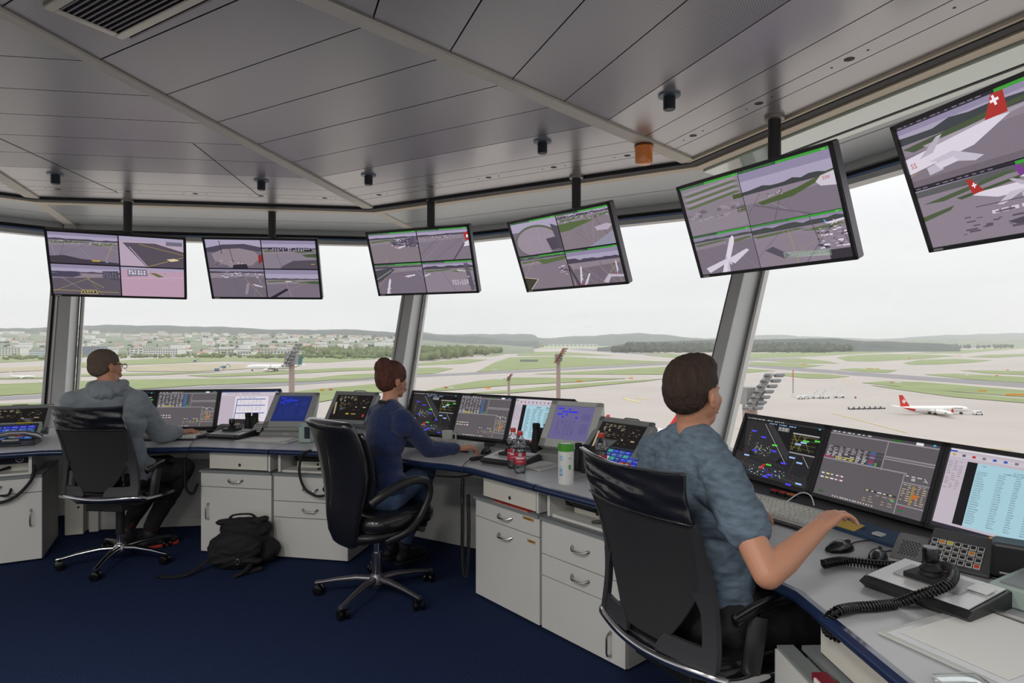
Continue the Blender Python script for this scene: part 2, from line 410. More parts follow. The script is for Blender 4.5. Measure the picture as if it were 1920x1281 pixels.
MB().rings([[(r * math.cos(2 * pi * i / 60) * (1 + .02 * (i % 2)), r * math.sin(2 * pi * i / 60) * (1 + .02 * (i % 2)), z) for i in range(60)] for r, z in ((.055, -.014), (.054, -.03), (.052, -.1), (.047, -.115), (.036, -.122))]).build('amber_dome', am, t, True)
# air grille top left
t = thing('air_vent', 'black slatted air vent in a satin metal frame at the ceiling', 'vent', (0, 0, 0))
q = [P(135, -2, ZC - .004), P(213, 64, ZC - .004), P(345, -2, ZC - .004)]
u = (q[2] - q[1]).normalized(); v = Vector((-u.y, u.x, 0)); o0 = q[1]; Lu, Lv = .95, (q[0] - q[1]).dot(v)
def fp(a, b): c = o0 + u * a + v * b; return (c.x, c.y)
w_ = .035
fr = MB()
for a0, a1, b0, b1 in ((0, Lu, 0, w_), (0, Lu, Lv - w_, Lv), (0, w_, 0, Lv), (Lu - w_, Lu, 0, Lv)):
    fr.prism([fp(a0, b0), fp(a1, b0), fp(a1, b1), fp(a0, b1)], ZC - .014, ZC)
fr.build('frame', M_steel, t, bevel=.003)
MB().prism([fp(.02, .02), fp(Lu - .02, .02), fp(Lu - .02, Lv - .02), fp(.02, Lv - .02)], ZC - .003, ZC - .001).build('backing', M_dark, t)
sl_ = MB()
for i in range(14):
    b_ = w_ + .008 + i * (Lv - 2 * w_ - .01) / 14
    sl_.prism([fp(w_, b_), fp(Lu - w_, b_), fp(Lu - w_, b_ + .007), fp(w_, b_ + .007)], ZC - .011, ZC - .004)
sl_.build('slats', M_satin, t)

for i, (x, y) in enumerate(FILL_LAMPS):  # unseen disc housings made up to carry the added fill lights
    t = thing('fill_lamp', ['added round fill lamp, out of view, over the middle of the room', 'added round fill lamp, out of view, on the left side of the room', 'added round fill lamp, out of view, on the right side of the room', 'added round fill lamp, out of view, at the back of the room'][i], 'ceiling lamp', (x, y, ZC), 0, 'added fill lamps out of view')
    MB().lathe([(.31, 0), (.31, -.06), (.29, -.065), (.285, -.05)]).build('housing', M_alu, t, True)

# =================================================================== OUTSIDE
GZ = EYE - 36.0
M_conc = mat('apron_concrete', 'a9a199', .85, var=.06, vscale=.02)
M_grass = mat('airfield_grass', '7f8a5a', .95, var=.10, vscale=.03)
M_asph = mat('runway_asphalt', '7f7c7d', .9, var=.05, vscale=.02)
M_taxi = mat('old_concrete', 'a9a39c', .9, var=.05, vscale=.03)
M_brown = mat('bare_earth', 'a39a80', .95, var=.12, vscale=.03)
M_field = mat('far_meadow', '93a077', .95, var=.1, vscale=.01)
struct(MB().add([(-9000, -3000, GZ), (9000, -3000, GZ), (9000, 12000, GZ), (-9000, 12000, GZ)], [(0, 1, 2, 3)]).build('ground_apron', M_conc))
_pn = [0]
def patch(name, pts, m, dz, kind='structure'):
    _pn[0] += 1; dz += _pn[0] * .006
    q = [P(x, max(y, 642.8), GZ + dz) for x, y in pts]
    o = MB().prism([(v.x, v.y) for v in q], GZ + dz - .04, GZ + dz).build(name, m); o['kind'] = kind; return o
def c5(l): return [(1320 + u / 3.2, 560 + v / 3.2) for u, v in l]
def c8(l): return [(740 + u / 3.2, 600 + v / 3.2) for u, v in l]
# taxiway / runway bands, slightly darker than the apron
for pts, m in (
    ([(-300, 757), (0, 751), (225, 739), (480, 727), (700, 713), (765, 708.5), (1000, 697.5), (1340, 679.5), (1500, 673), (1500, 671), (1340, 676), (1000, 693.5), (765, 704), (700, 708), (480, 720), (225, 732), (0, 744), (-300, 750)], M_asph),
    ([(1380, 681), (1600, 697), (1920, 719), (2200, 740), (2200, 752), (1920, 727), (1600, 704), (1380, 686)], M_asph),
    ([(1000, 686), (1150, 672), (1000, 660), (960, 660), (1080, 672)], M_taxi),
    ([(1406, 672), (1700, 660), (1920, 648), (1920, 646), (1700, 657), (1400, 668)], M_asph),
    ([(1060, 655), (1260, 669), (1420, 676), (1500, 681), (1500, 677), (1260, 664), (1090, 653.5)], M_asph)):
    patch('ground_taxiway', pts, m, .10)
greens = [
    c5([(0, 335), (275, 330), (640, 318), (1200, 292), (1700, 268), (1720, 282), (1500, 300), (1100, 322), (700, 345), (275, 362), (0, 352)]),
    c5([(415, 375), (480, 365), (600, 360), (720, 372), (815, 390), (600, 388)]),
    c5([(275, 380), (500, 385), (715, 402), (600, 415), (275, 398)]),
    c5([(795, 355), (870, 342), (1100, 332), (1400, 338), (1510, 345), (1300, 362), (1000, 378), (860, 375)]),
    c5([(1195, 388), (1290, 368), (1500, 362), (1730, 370), (1600, 385), (1400, 395), (1250, 397)]),
    c5([(805, 425), (900, 418), (1160, 430), (1100, 445), (960, 440)]),
    c5([(400, 455), (500, 447), (700, 450), (875, 467), (760, 478), (620, 478)]),
    c5([(200, 416), (430, 432), (260, 445), (200, 446)]),
    c5([(1320, 455), (1500, 450), (1920, 470), (2400, 500), (2400, 545), (1920, 505), (1600, 485)]),
    c5([(1535, 430), (1920, 435), (2400, 445), (2400, 480), (1920, 458), (1700, 448)]),
    c5([(945, 505), (1100, 495), (1300, 500), (1920, 550), (2500, 610), (2500, 650), (1920, 590), (1400, 550), (1050, 515)]),
    c5([(1000, 520), (1200, 530), (1700, 580), (1920, 600), (2500, 665), (2500, 700), (1920, 625), (1500, 590), (1200, 550)]),
    c5([(1580, 350), (1700, 337), (1920, 332), (2300, 332), (2300, 350), (1920, 346), (1750, 355)]),
    c5([(1200, 330), (1400, 318), (1700, 300), (1920, 290), (1920, 300), (1750, 312), (1550, 328)]),
    c8([(490, 312), (600, 255), (690, 225), (1000, 218), (1500, 245), (1700, 252), (1500, 262), (900, 290)]),
    c8([(730, 215), (760, 193), (1000, 190), (1330, 215), (1100, 213)]),
    c8([(100, 262), (430, 235), (555, 238), (420, 262), (100, 275)]),
    c8([(60, 290), (260, 285), (350, 292), (230, 322), (60, 331)]),
    c8([(540, 220), (640, 195), (720, 190), (620, 215)]),
    c8([(830, 325), (1300, 300), (1640, 281), (1990, 272), (2100, 300), (1990, 330), (1640, 327)]),
    c8([(170, 428), (300, 400), (500, 365), (720, 345), (1400, 350), (1100, 372), (700, 390), (350, 420)]),
    c8([(430, 440), (700, 418), (900, 400), (1300, 370), (1620, 352), (1500, 368), (1100, 405), (700, 438)]),
    c8([(1200, 182), (1400, 185), (1700, 205), (1500, 200)]),
    c8([(1500, 212), (1700, 205), (1920, 232), (2000, 240), (1920, 245), (1700, 230)]),
    [(-200, 728), (0, 720), (80, 717), (225, 712), (480, 709), (650, 710), (590, 715), (380, 722), (225, 732), (120, 735), (0, 742), (-200, 748)],
    [(520, 738), (600, 729), (700, 720), (775, 716), (720, 735), (620, 750), (560, 760), (500, 760), (300, 765), (200, 775), (-200, 790), (-200, 765), (0, 757), (120, 754), (300, 746), (450, 741)],
    [(350, 704), (480, 698), (640, 690), (745, 688), (745, 692), (640, 696), (500, 703), (400, 707)],
    [(560, 712), (640, 703), (700, 700), (745, 699), (745, 704), (660, 712)],
    [(-200, 712), (0, 708), (95, 707), (95, 709.5), (0, 711), (-200, 716)],
    [(135, 702), (300, 699), (420, 697), (300, 703), (135, 706)],
    [(-300, 672), (0, 665), (92, 664), (110, 668), (110, 675), (0, 680), (-300, 686)],
    [(120, 682), (300, 672), (520, 667), (700, 667), (755, 670), (600, 680), (420, 677), (250, 684), (130, 690)],
]
for g in greens: patch('ground_grass', g, M_grass, .2)
patch('ground_earth', [(232, 689), (330, 682), (460, 684), (470, 691), (360, 697), (240, 696)], M_brown, .3)
patch('ground_earth', [(-200, 694), (0, 690), (95, 686), (95, 694), (0, 698), (-200, 702)], M_brown, .3)
patch('ground_meadow', [(765, 662), (900, 655), (1150, 652), (1180, 648), (900, 648), (700, 655), (0, 660), (-300, 664), (-300, 668), (0, 664), (400, 662), (700, 664)], M_field, .15)
patch('ground_meadow', [(900, 650), (1000, 647), (1300, 646), (1500, 646), (1900, 645), (1900, 647.5), (1400, 651), (1100, 652)], M_field, .15)
# painted lines on the apron
yl = mat('yellow_paint', 'd8c468', .8)
for k, l in enumerate((((1170, 748), (1200, 755)), ((1192, 747), (1216, 749)), ((1140, 700), (1340, 722)), ((1560, 700), (1600, 720)), ((1560, 775), (1700, 812)), ((1330, 800), (1900, 845)))):
    a, b = P(*l[0], GZ), P(*l[1], GZ); d = (b - a).normalized() ; n = Vector((-d.y, d.x, 0)) * (.9 if k < 2 else .22)
    struct(MB().prism([tuple((a + n)[:2]), tuple((b + n)[:2]), tuple((b - n)[:2]), tuple((a - n)[:2])], GZ + .1, GZ + .16).build('ground_marking', yl))

# ---- hills: relief surfaces with real depth
def hill(name, prof, D0, D1, D2, m, amp, seed, forest=0.):
    """prof: [(px, ridge py)]; rises from D0 to the ridge at D1, falls to D2"""
    mb = MB(); xs = [prof[0][0] + i * (prof[-1][0] - prof[0][0]) / 150 for i in range(151)]
    rows = 26; vs = []
    for j in range(rows):
        t = j / (rows - 1)
        D = D0 + (D1 - D0) * t / .7 if t < .7 else D1 + (D2 - D1) * (t - .7) / .3
        for x in xs:
            for i in range(len(prof) - 1):
                if prof[i][0] <= x <= prof[i + 1][0]:
                    s = (x - prof[i][0]) / (prof[i + 1][0] - prof[i][0]); s = s * s * (3 - 2 * s)
                    y = prof[i][1] * (1 - s) + prof[i + 1][1] * s; break
            zr = EYE - (y - HOR) / F * D1
            h = (t / .7) if t < .7 else 1 - (t - .7) / .3 * .6
            h = h * h * (3 - 2 * h) if t < .7 else h
            X = (x - 960) / F * D
            z = GZ - 2 + (zr - GZ + 2) * h
            nn = noise.noise(Vector((X / 260, D / 260, seed))) + .5 * noise.noise(Vector((X / 90, D / 90, seed))) + (.35 * noise.noise(Vector((X / 25, D / 40, seed))) if forest else 0)
            z += amp * nn * min(1, h * 2)
            vs.append((X, D, z))
    n = len(xs); fs = [(j * n + i, j * n + i + 1, (j + 1) * n + i + 1, (j + 1) * n + i) for j in range(rows - 1) for i in range(n - 1)]
    mb.add(vs, fs); o = mb.build(name, m, smooth='all'); return struct(o), mb.v
M_hill = mat('wooded_hillside', '36403a', .95, var=.35, vscale=.012)
M_slope = mat('village_slope', '6f7860', .95, var=.25, vscale=.008)
hill('hill_ridge', [(-500, 622), (-150, 616), (60, 615), (140, 611), (260, 610), (420, 614), (520, 619), (640, 618), (760, 624), (860, 632), (1010, 641)], 3000, 4100, 5200, M_hill, 9, 1, 1)
SL, slv = hill('hill_village', [(-500, 632), (0, 627), (150, 625), (400, 628), (620, 632), (760, 637), (900, 645), (1000, 650)], 1350, 3100, 3500, M_slope, 4, 5)
hill('hill_mid', [(700, 645), (780, 622), (830, 627), (900, 627), (1000, 628), (1010, 634), (1100, 631), (1150, 627), (1190, 625), (1240, 628), (1300, 634), (1400, 640)], 4600, 6200, 8000, M_hill, 12, 9, 1)
hill('hill_far', [(1300, 636), (1420, 629), (1470, 628), (1500, 631), (1640, 636), (1800, 628), (1900, 625), (2100, 622), (2400, 626)], 6000, 8200, 9500, M_hill, 12, 12, 1)
hill('hill_near_wood', [(1120, 652), (1200, 641), (1330, 638), (1500, 636), (1560, 634.5), (1640, 640), (1760, 645), (1800, 650)], 2100, 2500, 3200, M_hill, 4, 15, 1)
hill('hill_right', [(1600, 648), (1720, 637), (1800, 638), (1900, 636), (2050, 634), (2400, 636)], 3600, 4500, 5600, M_slope, 6, 21)
# ---- woods: crowns packed together (nobody could count them)
def wood(name, label, rows, m, seed, r0=5., r1=9.):
    g = random.Random(seed); mb = MB()
    for (x0, x1, D, n, hmin, hmax, base) in rows:
        for i in range(n):
            x = g.uniform(x0, x1); d = D * g.uniform(.96, 1.06); X = (x - 960) / F * d
            h = g.uniform(hmin, hmax); r = g.uniform(r0, r1)
            if g.random() < .25: mb.rings([[(X + rr * math.cos(a), d + rr * math.sin(a), base + z) for a in [2 * pi * k / 6 for k in range(6)]] for rr, z in ((r * .6, 0), (r * .5, h * .4), (.3, h * 1.15))])
            else: mb.ball((X, d, base + h * .55), r, 7, 5, (1, 1, h * .5 / r))
    o = mb.build(name, m); tag(o, label, 'trees', kind='stuff'); return o
M_wood1 = mat('spring_wood', '6f7a4e', .95, var=.35, vscale=.05)
M_wood2 = mat('dark_wood', '444f3c', .95, var=.3, vscale=.05)
wood('forest', 'spring green wood beyond the runway, right of the second window post', [(765, 940, 1800, 120, 16, 22, GZ), (762, 915, 1600, 110, 18, 27, GZ), (760, 885, 1430, 90, 18, 28, GZ), (758, 860, 1290, 70, 16, 26, GZ), (755, 820, 1170, 50, 10, 18, GZ), (560, 745, 1550, 110, 14, 26, GZ), (600, 742, 1400, 80, 12, 20, GZ), (480, 742, 1300, 50, 6, 12, GZ)], M_wood1, 3, 5, 8)
wood('forest', 'dark wood along the far side of the airfield behind the right post', [(1150, 1560, 2030, 260, 13, 22, GZ), (1170, 1600, 2160, 260, 18, 30, GZ), (1170, 1560, 2320, 200, 26, 36, GZ), (1560, 1900, 3300, 120, 14, 24, GZ)], M_wood2, 4, 7, 12)
wood('forest', 'bushes and trees at the near edge of the town', [(-100, 95, 1250, 40, 4, 9, GZ), (130, 560, 1350, 70, 5, 11, GZ), (240, 700, 1400, 60, 5, 12, GZ)], M_wood1, 5, 4, 7)

# ---- town
import bisect
slope_n = 151
def slope_z(X, D):
    # nearest vertex of the village slope
    j = max(0, min(25, round((D - 1350) / (3100 - 1350) * .7 * 25)))
    row = slv[j * slope_n:(j + 1) * slope_n]
    i = min(range(slope_n), key=lambda i: abs(row[i][0] - X)); return row[i][2]
wallc = [mat('house_wall_white', 'e6e3dc', .9), mat('house_wall_cream', 'd8cdb4', .9), mat('house_wall_grey', 'b6b2ac', .9)]
roofc = [mat('roof_tile_red', 'a0705c', .9), mat('roof_tile_brown', '77675e', .9), mat('roof_grey', '8b8a8a', .9)]
M_pane = mat('far_window_pane', '596470', .3)
def house(kind, wc, rc):
    w, l, h = ((17, 13, 8), (21, 14, 11), (36, 14, 15))[kind]
    mb = MB().box((0, 0, h / 2), (w, l, h), wc)
    if kind < 2: mb.xprism([(-l / 2 - .8, h), (l / 2 + .8, h), (0, h + 4)], -w / 2 - .5, w / 2 + .5, rc)
    else: mb.box((0, 0, h + .5), (w + 1, l + 1, 1), rc)
    for fl in range(2 if kind < 2 else 4):
        n_ = 4 if kind < 2 else 7
        for i in range(n_): mb.box((-w / 2 + (i + .5) * w / n_, -l / 2 - .03, 1.8 + fl * 2.7), (1.3, .1, 1.3), '6a7078')
    return tag(mb.build('house', PRINT), 'x', 'house')
protos = [house(i % 3, ('f4f1ea', 'eee6d2', 'f2f0ee', 'e9e2d4', 'f4f1ea', 'dcd8d2')[i], ('a0705c', '77675e', '8b8a8a')[(i + i // 3) % 3]) for i in range(6)]
g = random.Random(11); cnt = 0; used = []
lab = ['white', 'cream', 'grey']
while cnt < 250:
    x = g.uniform(-20, 755); D = 1500 + 1500 * g.random() ** 1.15
    X = (x - 960) / F * D
    if any(abs(X - u) < 22 and abs(D - v) < 34 for u, v in used): continue
    used.append((X, D)); p = protos[cnt % 6]
    z = slope_z(X, D)
    lbl = 'small distant house among the many houses of the town slope'
    if cnt < 6: o = p; o.location = (X, D, z - 1); o.rotation_euler.z = g.uniform(-.6, .6)
    else: o = dup(p, (X, D, z - 1), g.uniform(-.7, .7))
    o['label'] = lbl; o['group'] = 'houses of the town on the slope'
    cnt += 1
wood('forest', 'trees between the houses of the town on the slope', [(-50, 760, D, 45, 5, 10, GZ + hh) for D, hh in ((1500, 1), (1700, 8), (1900, 18), (2150, 30), (2400, 42), (2650, 52), (2900, 60))], M_wood2, 8, 4, 7)
def office(px0, px1, D, h, wm, name, label, floors, bays, glass=False, z=None, depth=30):
    a = (px0 - 960) / F * D; b = (px1 - 960) / F * D; w = b - a
    t = thing(name, label, 'building', ((a + b) / 2, D + depth / 2, GZ if z is None else z))
    MB().box((0, 0, h / 2), (w, depth, h)).build('wall', wm, t)
    MB().box((0, 0, h + .4), (w + .6, depth + .6, .8)).build('roof', roofc[2], t)
    bw = w / bays; fh = h / floors; w0 = None
    for f_ in range(floors):
        for i in range(bays):
            if w0 is None: w0 = MB().box((0, 0, 0), (bw * .68, .2, fh * .55)).build('window', M_pane, t)
            o = w0 if (f_ + i) == 0 else dup(w0, parent=t)
            o.location = (-w / 2 + (i + .5) * bw, -depth / 2 - .05, (f_ + .52) * fh)
    return t
office(132, 186, 1430, 24, mat('dark_glass_facade', '7c8894', .25), 'office_building', 'dark glass office building just right of the left window post', 5, 10)
office(243, 268, 1400, 20, wallc[0], 'office_building', 'white office block with a dark stair shaft left of the gridded one', 4, 3)
office(269, 333, 1400, 18, wallc[0], 'office_building', 'long white office building with a grid of square windows', 4, 14)
office(-20, 38, 1500, 20, wallc[0], 'office_building', 'white industrial block at the far left edge of the town', 4, 10)
office(54, 84, 1500, 14, mat('blue_white_facade', 'd5dde8', .8), 'office_building', 'small white block with blue window bands left of the left post', 3, 8)
office(445, 471, 1400, 13, wallc[0], 'office_building', 'small white building with black window shafts in the town', 2, 5)
office(395, 520, 1620, 15, wallc[1], 'apartment_building', 'long row of cream apartment blocks behind the white offices', 3, 20)
office(500, 590, 1500, 13, wallc[0], 'warehouse', 'low white warehouse behind the floodlight mast on the left', 2, 14)
office(920, 1000, 4200, 16, wallc[0], 'warehouse', 'long low white warehouse far off below the middle hill', 1, 12, depth=60)
office(958, 978, 3900, 14, mat('yellow_hall', 'd6b370', .9), 'warehouse', 'yellow fronted hall far off below the middle hill', 1, 4, depth=40)
office(1000, 1020, 3900, 14, mat('yellow_hall', 'd6b370', .9), 'warehouse', 'second yellow hall far off, nearer the tall mast', 1, 4, depth=40)
office(1030, 1120, 4300, 15, wallc[0], 'warehouse', 'long pale hall behind the tall floodlight mast', 1, 12, depth=60)
office(1695, 1708, 3300, 9, wallc[0], 'warehouse', 'white shed at the right end of the dark wood', 1, 3)
office(975, 1009, 1080, 3.5, wallc[2], 'airfield_hut', 'low grey equipment hut on the grass left of the tall mast', 1, 9, depth=8)

# ---- floodlight masts
def mast(px, top, bot, D, wpx, lamps, red, label, facing=0):
    x = (px - 960) / F * D; zt = EYE - (top - HOR) / F * D; zb = GZ
    t = thing('floodlight_mast', label, 'floodlight mast', (x, D, zb), facing)
    w = wpx / F * D / 2; H = zt - zb
    MB().cyl((0, 0, 0), (0, 0, H), w * 1.25, w, 12).build('column', mat('mast_concrete', 'a08f88', .8), t, True)
    s = lamps[1] / F * D; wd_ = lamps[0] / F * D
    M_r = mat('mast_orange_red', 'b9543c', .6) if red else mat('mast_galvanised', 'b9b7b4', .45, .5)
    c = MB(); c.box((0, -w * .5, H - s * .1), (wd_ * .6, w * 3, s * .5)); c.build('lamp_platform', mat('platform_grey', '8c8a88', .6), t)
    fr_ = MB(); lp = MB()
    for k in (-1, 0, 1):
        a = Vector((wd_ * (.5 + k * .12), -w * 2 + k * .2, H + s * .55)); b = Vector((-wd_ * (.25 - k * .12), -w * 2 + k * .2, H - s * .45))
        fr_.cyl(a, b, w * .26, n=6)
    for i in range(7):
        p = Vector((wd_ * .5, -w * 2.6, H + s * .5)).lerp(Vector((-wd_ * .25, -w * 2.6, H - s * .4)), i / 6)
        fr_.box(p, (w * 2.2, w * .15, w * .15)); lp.box(p + Vector((w * 1.0, -w * .3, 0)), (w * 1.2, w * .8, s * .06), rx=-20)
        lp.box(p + Vector((-w * .7, -w * .3, 0)), (w * .7, w * .8, s * .05), rx=-20)
    fr_.build('lamp_frame', M_r, t); lp.build('lamps', mat('lamp_housing', '77797b', .4, .4), t)
    return t
mast(547, 668, 735, 120, 10, (34, 44), False, 'floodlight mast with grey lamp ladder, in the left half of the wide window')
mast(1047, 668, 760, 150, 7.5, (22, 28), True, 'tall floodlight mast with red lamp frame, near the middle')
mast(954, 708, 745, 250, 4.5, (10, 13), True, 'small red topped mast left of the tall red one')
mast(1406, 735, 800, 85, 26, (52, 66), False, 'large lamp ladder mast close behind the right window post', 0)
x = P(1487, 745, GZ); t = thing('marker_pole', 'thin red and white pole standing on the apron', 'pole', (x.x, x.y, GZ))
H = (745 - 694) / F * x.y
MB().cyl((0, 0, 0), (0, 0, H * .6), .28).build('pole', M_greyd, t); MB().cyl((0, 0, H * .6), (0, 0, H), .26).build('red_top', M_red, t); MB().box((0, 0, 1.2), (2, 2, 2.4)).build('base', M_white, t)

# ---- aircraft
def plane(label, L, loc, rz, fin, parts_red=False, text=None, fuse_r=None, white='eceae6', gear=True, bank=0, group=None, cross=False):
    """nose towards +x, wheels at z=0"""
    t = thing('airplane', label, 'airplane', loc, rz, group); r = fuse_r or L * .042
    if bank: t.rotation_euler = (0, bank, rz)
    z0 = r * 1.75; Mw = mat('aircraft_white_' + white, white, .35); Mf = mat('fin_' + fin, fin, .4)
    prof = [(-.5, .06, .75), (-.44, .28, .6), (-.36, .62, .32), (-.26, .92, .08), (-.15, 1, 0), (.3, 1, 0), (.40, .92, -.04), (.45, .72, -.12), (.48, .45, -.22), (.5, .05, -.3)]
    rs = [[(x * L, r * k * math.cos(a), z0 + r * dz + r * k * math.sin(a)) for a in [2 * pi * i / 20 for i in range(20)]] for x, k, dz in prof]
    MB().rings(rs).build('fuselage', Mw, t, True, angle=50)
    def wing(name, root, tip, m, th, parent=t):
        a = [Vector(root[0]) + Vector((0, 0, th)), Vector(root[1]) + Vector((0, 0, th * .3)), Vector(root[1]) - Vector((0, 0, th * .3)), Vector(root[0]) - Vector((0, 0, th))]
        b = [Vector(tip[0]) + Vector((0, 0, th * .3)), Vector(tip[1]) + Vector((0, 0, th * .1)), Vector(tip[1]) - Vector((0, 0, th * .1)), Vector(tip[0]) - Vector((0, 0, th * .3))]
        return MB().hull(a, b).build(name, m, parent)
    S = L * .46
    for s in (-1, 1):
        wg = wing('wing', ((.12 * L, s * r * .6, z0 - r * .6), (-.08 * L, s * r * .6, z0 - r * .6)), ((-.09 * L, s * S, z0 + r * .15), (-.13 * L, s * S, z0 + r * .15)), Mw, r * .2)
        MB().hull([(-.09 * L, s * S, z0 + r * .15), (-.13 * L, s * S, z0 + r * .15), (-.13 * L, s * (S + .1), z0 + r * .15)], [(-.115 * L, s * (S + .5), z0 + r * 1.3), (-.135 * L, s * (S + .5), z0 + r * 1.3), (-.135 * L, s * (S + .6), z0 + r * 1.3)]).build('winglet', Mf if parts_red else Mw, t)
        wing('tailplane', ((-.40 * L, s * r * .3, z0 + r * .5), (-.47 * L, s * r * .3, z0 + r * .5)), ((-.47 * L, s * L * .16, z0 + r * .8), (-.50 * L, s * L * .16, z0 + r * .8)), Mw, r * .1)
        e = MB(); e.M = Matrix.Translation((.07 * L, s * L * .16, z0 - r * 1.05)) @ Matrix.Rotation(pi / 2, 4, 'Y')
        e.lathe([(r * .25, -L * .045), (r * .42, -L * .02), (r * .46, L * .03), (r * .36, L * .048)], n=16)
        e.build('engine', Mw, t, True)
    fy = r * .12
    zt = z0 + r * .75
    fpts = [(-.345 * L, zt), (-.455 * L, zt + L * .16), (-.5 * L, zt + L * .16), (-.475 * L, zt - r * .1)]
    fo = MB().hull([(x, fy, z) for x, z in fpts], [(x, -fy, z) for x, z in fpts]).build('tail_fin', Mf, t)
    if parts_red:
        pts = [(-.345 * L, z0 + r * .85), (-.40 * L, z0 + r * .9), (-.49 * L, z0 + r * .7), (-.44 * L, z0 + r * .1), (-.22 * L, z0 - r * .9), (-.2 * L, z0 - r * .95)]
        rr = MB()
        rs = [[(x * L, r * k * 1.02 * math.cos(a), z0 + r * dz + r * k * 1.02 * math.sin(a)) for a in [-pi + pi * .0 + (pi) * i / 12 for i in range(13)]] for x, k, dz in ((-.49, .08, .73), (-.44, .28, .6), (-.36, .62, .32), (-.29, .84, .13))]
        for k in range(3):
            for i in range(12): rr.add([rs[k][i], rs[k][i + 1], rs[k + 1][i + 1], rs[k + 1][i]], [(0, 1, 2, 3)])
        rr.build('red_tail_cone', Mf, t)
    if cross:
        cx_, cz = -.435 * L, zt + L * .075; c = MB(); k = L * .018
        for s in (-1, 1):
            c.box((cx_, s * (fy + .05), cz), (k * 3, .06, k)); c.box((cx_, s * (fy + .05), cz), (k, .06, k * 3))
        c.build('white_cross', mat('marking_white', 'f2f0ee', .5), t)
    wn = MB()
    for s in (-1, 1):
        for i in range(34): wn.box(((-.27 + i * .0195) * L, s * r * .985, z0 + r * .22), (L * .007, r * .06, r * .13))
        wn.box((.455 * L, s * r * .5, z0 + r * .22), (L * .02, r * .3, r * .16))
    wn.build('cabin_windows', mat('cabin_window', '8a929a', .3), t)
    if gear:
        for x, y in ((.38, 0), (-.03, L * .055), (-.03, -L * .055)):
            gr = MB().cyl((x * L, y, 0.3), (x * L, y, z0), r * .1)
            for dy in (-.35, .35): gr.cyl((x * L, y + dy - .25, r * .32), (x * L, y + dy + .25, r * .32), r * .32)
            gr.build('landing_gear', mat('gear_dark', '4a4a4c', .6), t)
    if text:
        cu = bpy.data.curves.new('t', 'FONT'); cu.body = text; cu.size = r * 1.05; cu.align_x = 'CENTER'
        tmp = bpy.data.objects.new('t', cu); me = bpy.data.meshes.new_from_object(tmp)
        o = bpy.data.objects.new('lettering', me); COL.objects.link(o); o.parent = t
        o.rotation_euler = (pi / 2, 0, 0); o.location = (.30 * L, -r * 1.02, z0 - r * .02)
        me.materials.append(mat('lettering_grey', '6c6c72', .5)); bpy.data.objects.remove(tmp)
    return t
q = P(1752, 777, GZ); plane('white airliner with red tail and white cross taxiing on the right apron', 36.2, q, R(3), 'c8322c', True, 'helvetic', cross=True)
q = P(514, 696, GZ); plane('long white wide body airliner with teal tail beyond the left mast', 70, q, R(180), '2f6a6c')
q = P(42, 710, GZ); plane('small white jet standing at the far left edge of the airfield', 25, q, R(0), 'dfe0e2')
q = PD(1104, 614, 2400); plane('white airliner climbing away above the middle hills', 34, q, R(200), 'e4e4e4', gear=False, bank=R(12))
q = Vector(((1122 - 960) / F * 196, 196, GZ)); plane('parked airliner close below, its white roof showing behind the grey screen', 62, q, R(180), 'c8322c', True, fuse_r=3.0)

# ---- ground vehicles
def stairs_truck(px, py, label, rz, g='passenger stair trucks on the apron'):
    q = P(px, py, GZ); t = thing('stairs_truck', label, 'stair truck', q, rz, g)
    MB().box((0, 0, 1.0), (6.5, 2.2, 1.0)).box((-2.4, 0, 2.0), (1.5, 2.1, 1.2)).build('chassis', M_white, t)
    s = MB()
    for i in range(12): s.box((-2.0 + i * .42, 0, 1.8 + i * .33), (.45, 1.6, .18))
    s.build('steps', M_greyp, t)
    MB().hull([(-2.2, 1, 1.7), (3, 1, 5.6), (3, 1, 6.6), (-2.2, 1, 2.7)], [(-2.2, .9, 1.7), (3, .9, 5.6), (3, .9, 6.6), (-2.2, .9, 2.7)]).build('side_panel', M_white, t)
    MB().hull([(-2.2, -1, 1.7), (3, -1, 5.6), (3, -1, 6.6), (-2.2, -1, 2.7)], [(-2.2, -.9, 1.7), (3, -.9, 5.6), (3, -.9, 6.6), (-2.2, -.9, 2.7)]).build('side_panel', M_white, t)
    for x in (-2.2, 2.2):
        for y in (-1, 1): MB().cyl((x, y - .15, .5), (x, y + .15, .5), .5).build('wheel', M_rubber, t)
    return t
stairs_truck(1530, 747, 'white passenger stair truck, leftmost of the group on the apron', .1)
stairs_truck(1546, 747, 'white passenger stair truck in the middle of the apron group', .3)
stairs_truck(1573, 746, 'white passenger stair truck, rightmost and tallest of the apron group', 0)
def van(px, py, label, c='e6e6e4', L=4.5):
    q = P(px, py, GZ); t = thing('service_van', label, 'van', q, 0)
    MB().hull([(-L / 2, -1, .4), (L / 2, -1, .4), (L / 2, -1, 1.1), (L * .3, -.95, 1.9), (-L / 2, -.95, 1.9)], [(-L / 2, 1, .4), (L / 2, 1, .4), (L / 2, 1, 1.1), (L * .3, .95, 1.9), (-L / 2, .95, 1.9)]).build('body', mat('van_' + c, c, .4), t, bevel=.1)
    MB().box((0, -1.0, 1.45), (L * .6, .08, .4)).build('side_windows', M_pane, t)
    for x in (-L * .3, L * .3):
        for y in (-.95, .95): MB().cyl((x, y - .1, .38), (x, y + .1, .38), .38).build('wheel', M_rubber, t)
van(1833, 778, 'small white tow tractor in front of the taxiing airliner')
van(1511, 748, 'small white van beside the stair trucks')
van(1500, 748.5, 'small white car left of the van by the marker pole', L=3.4)
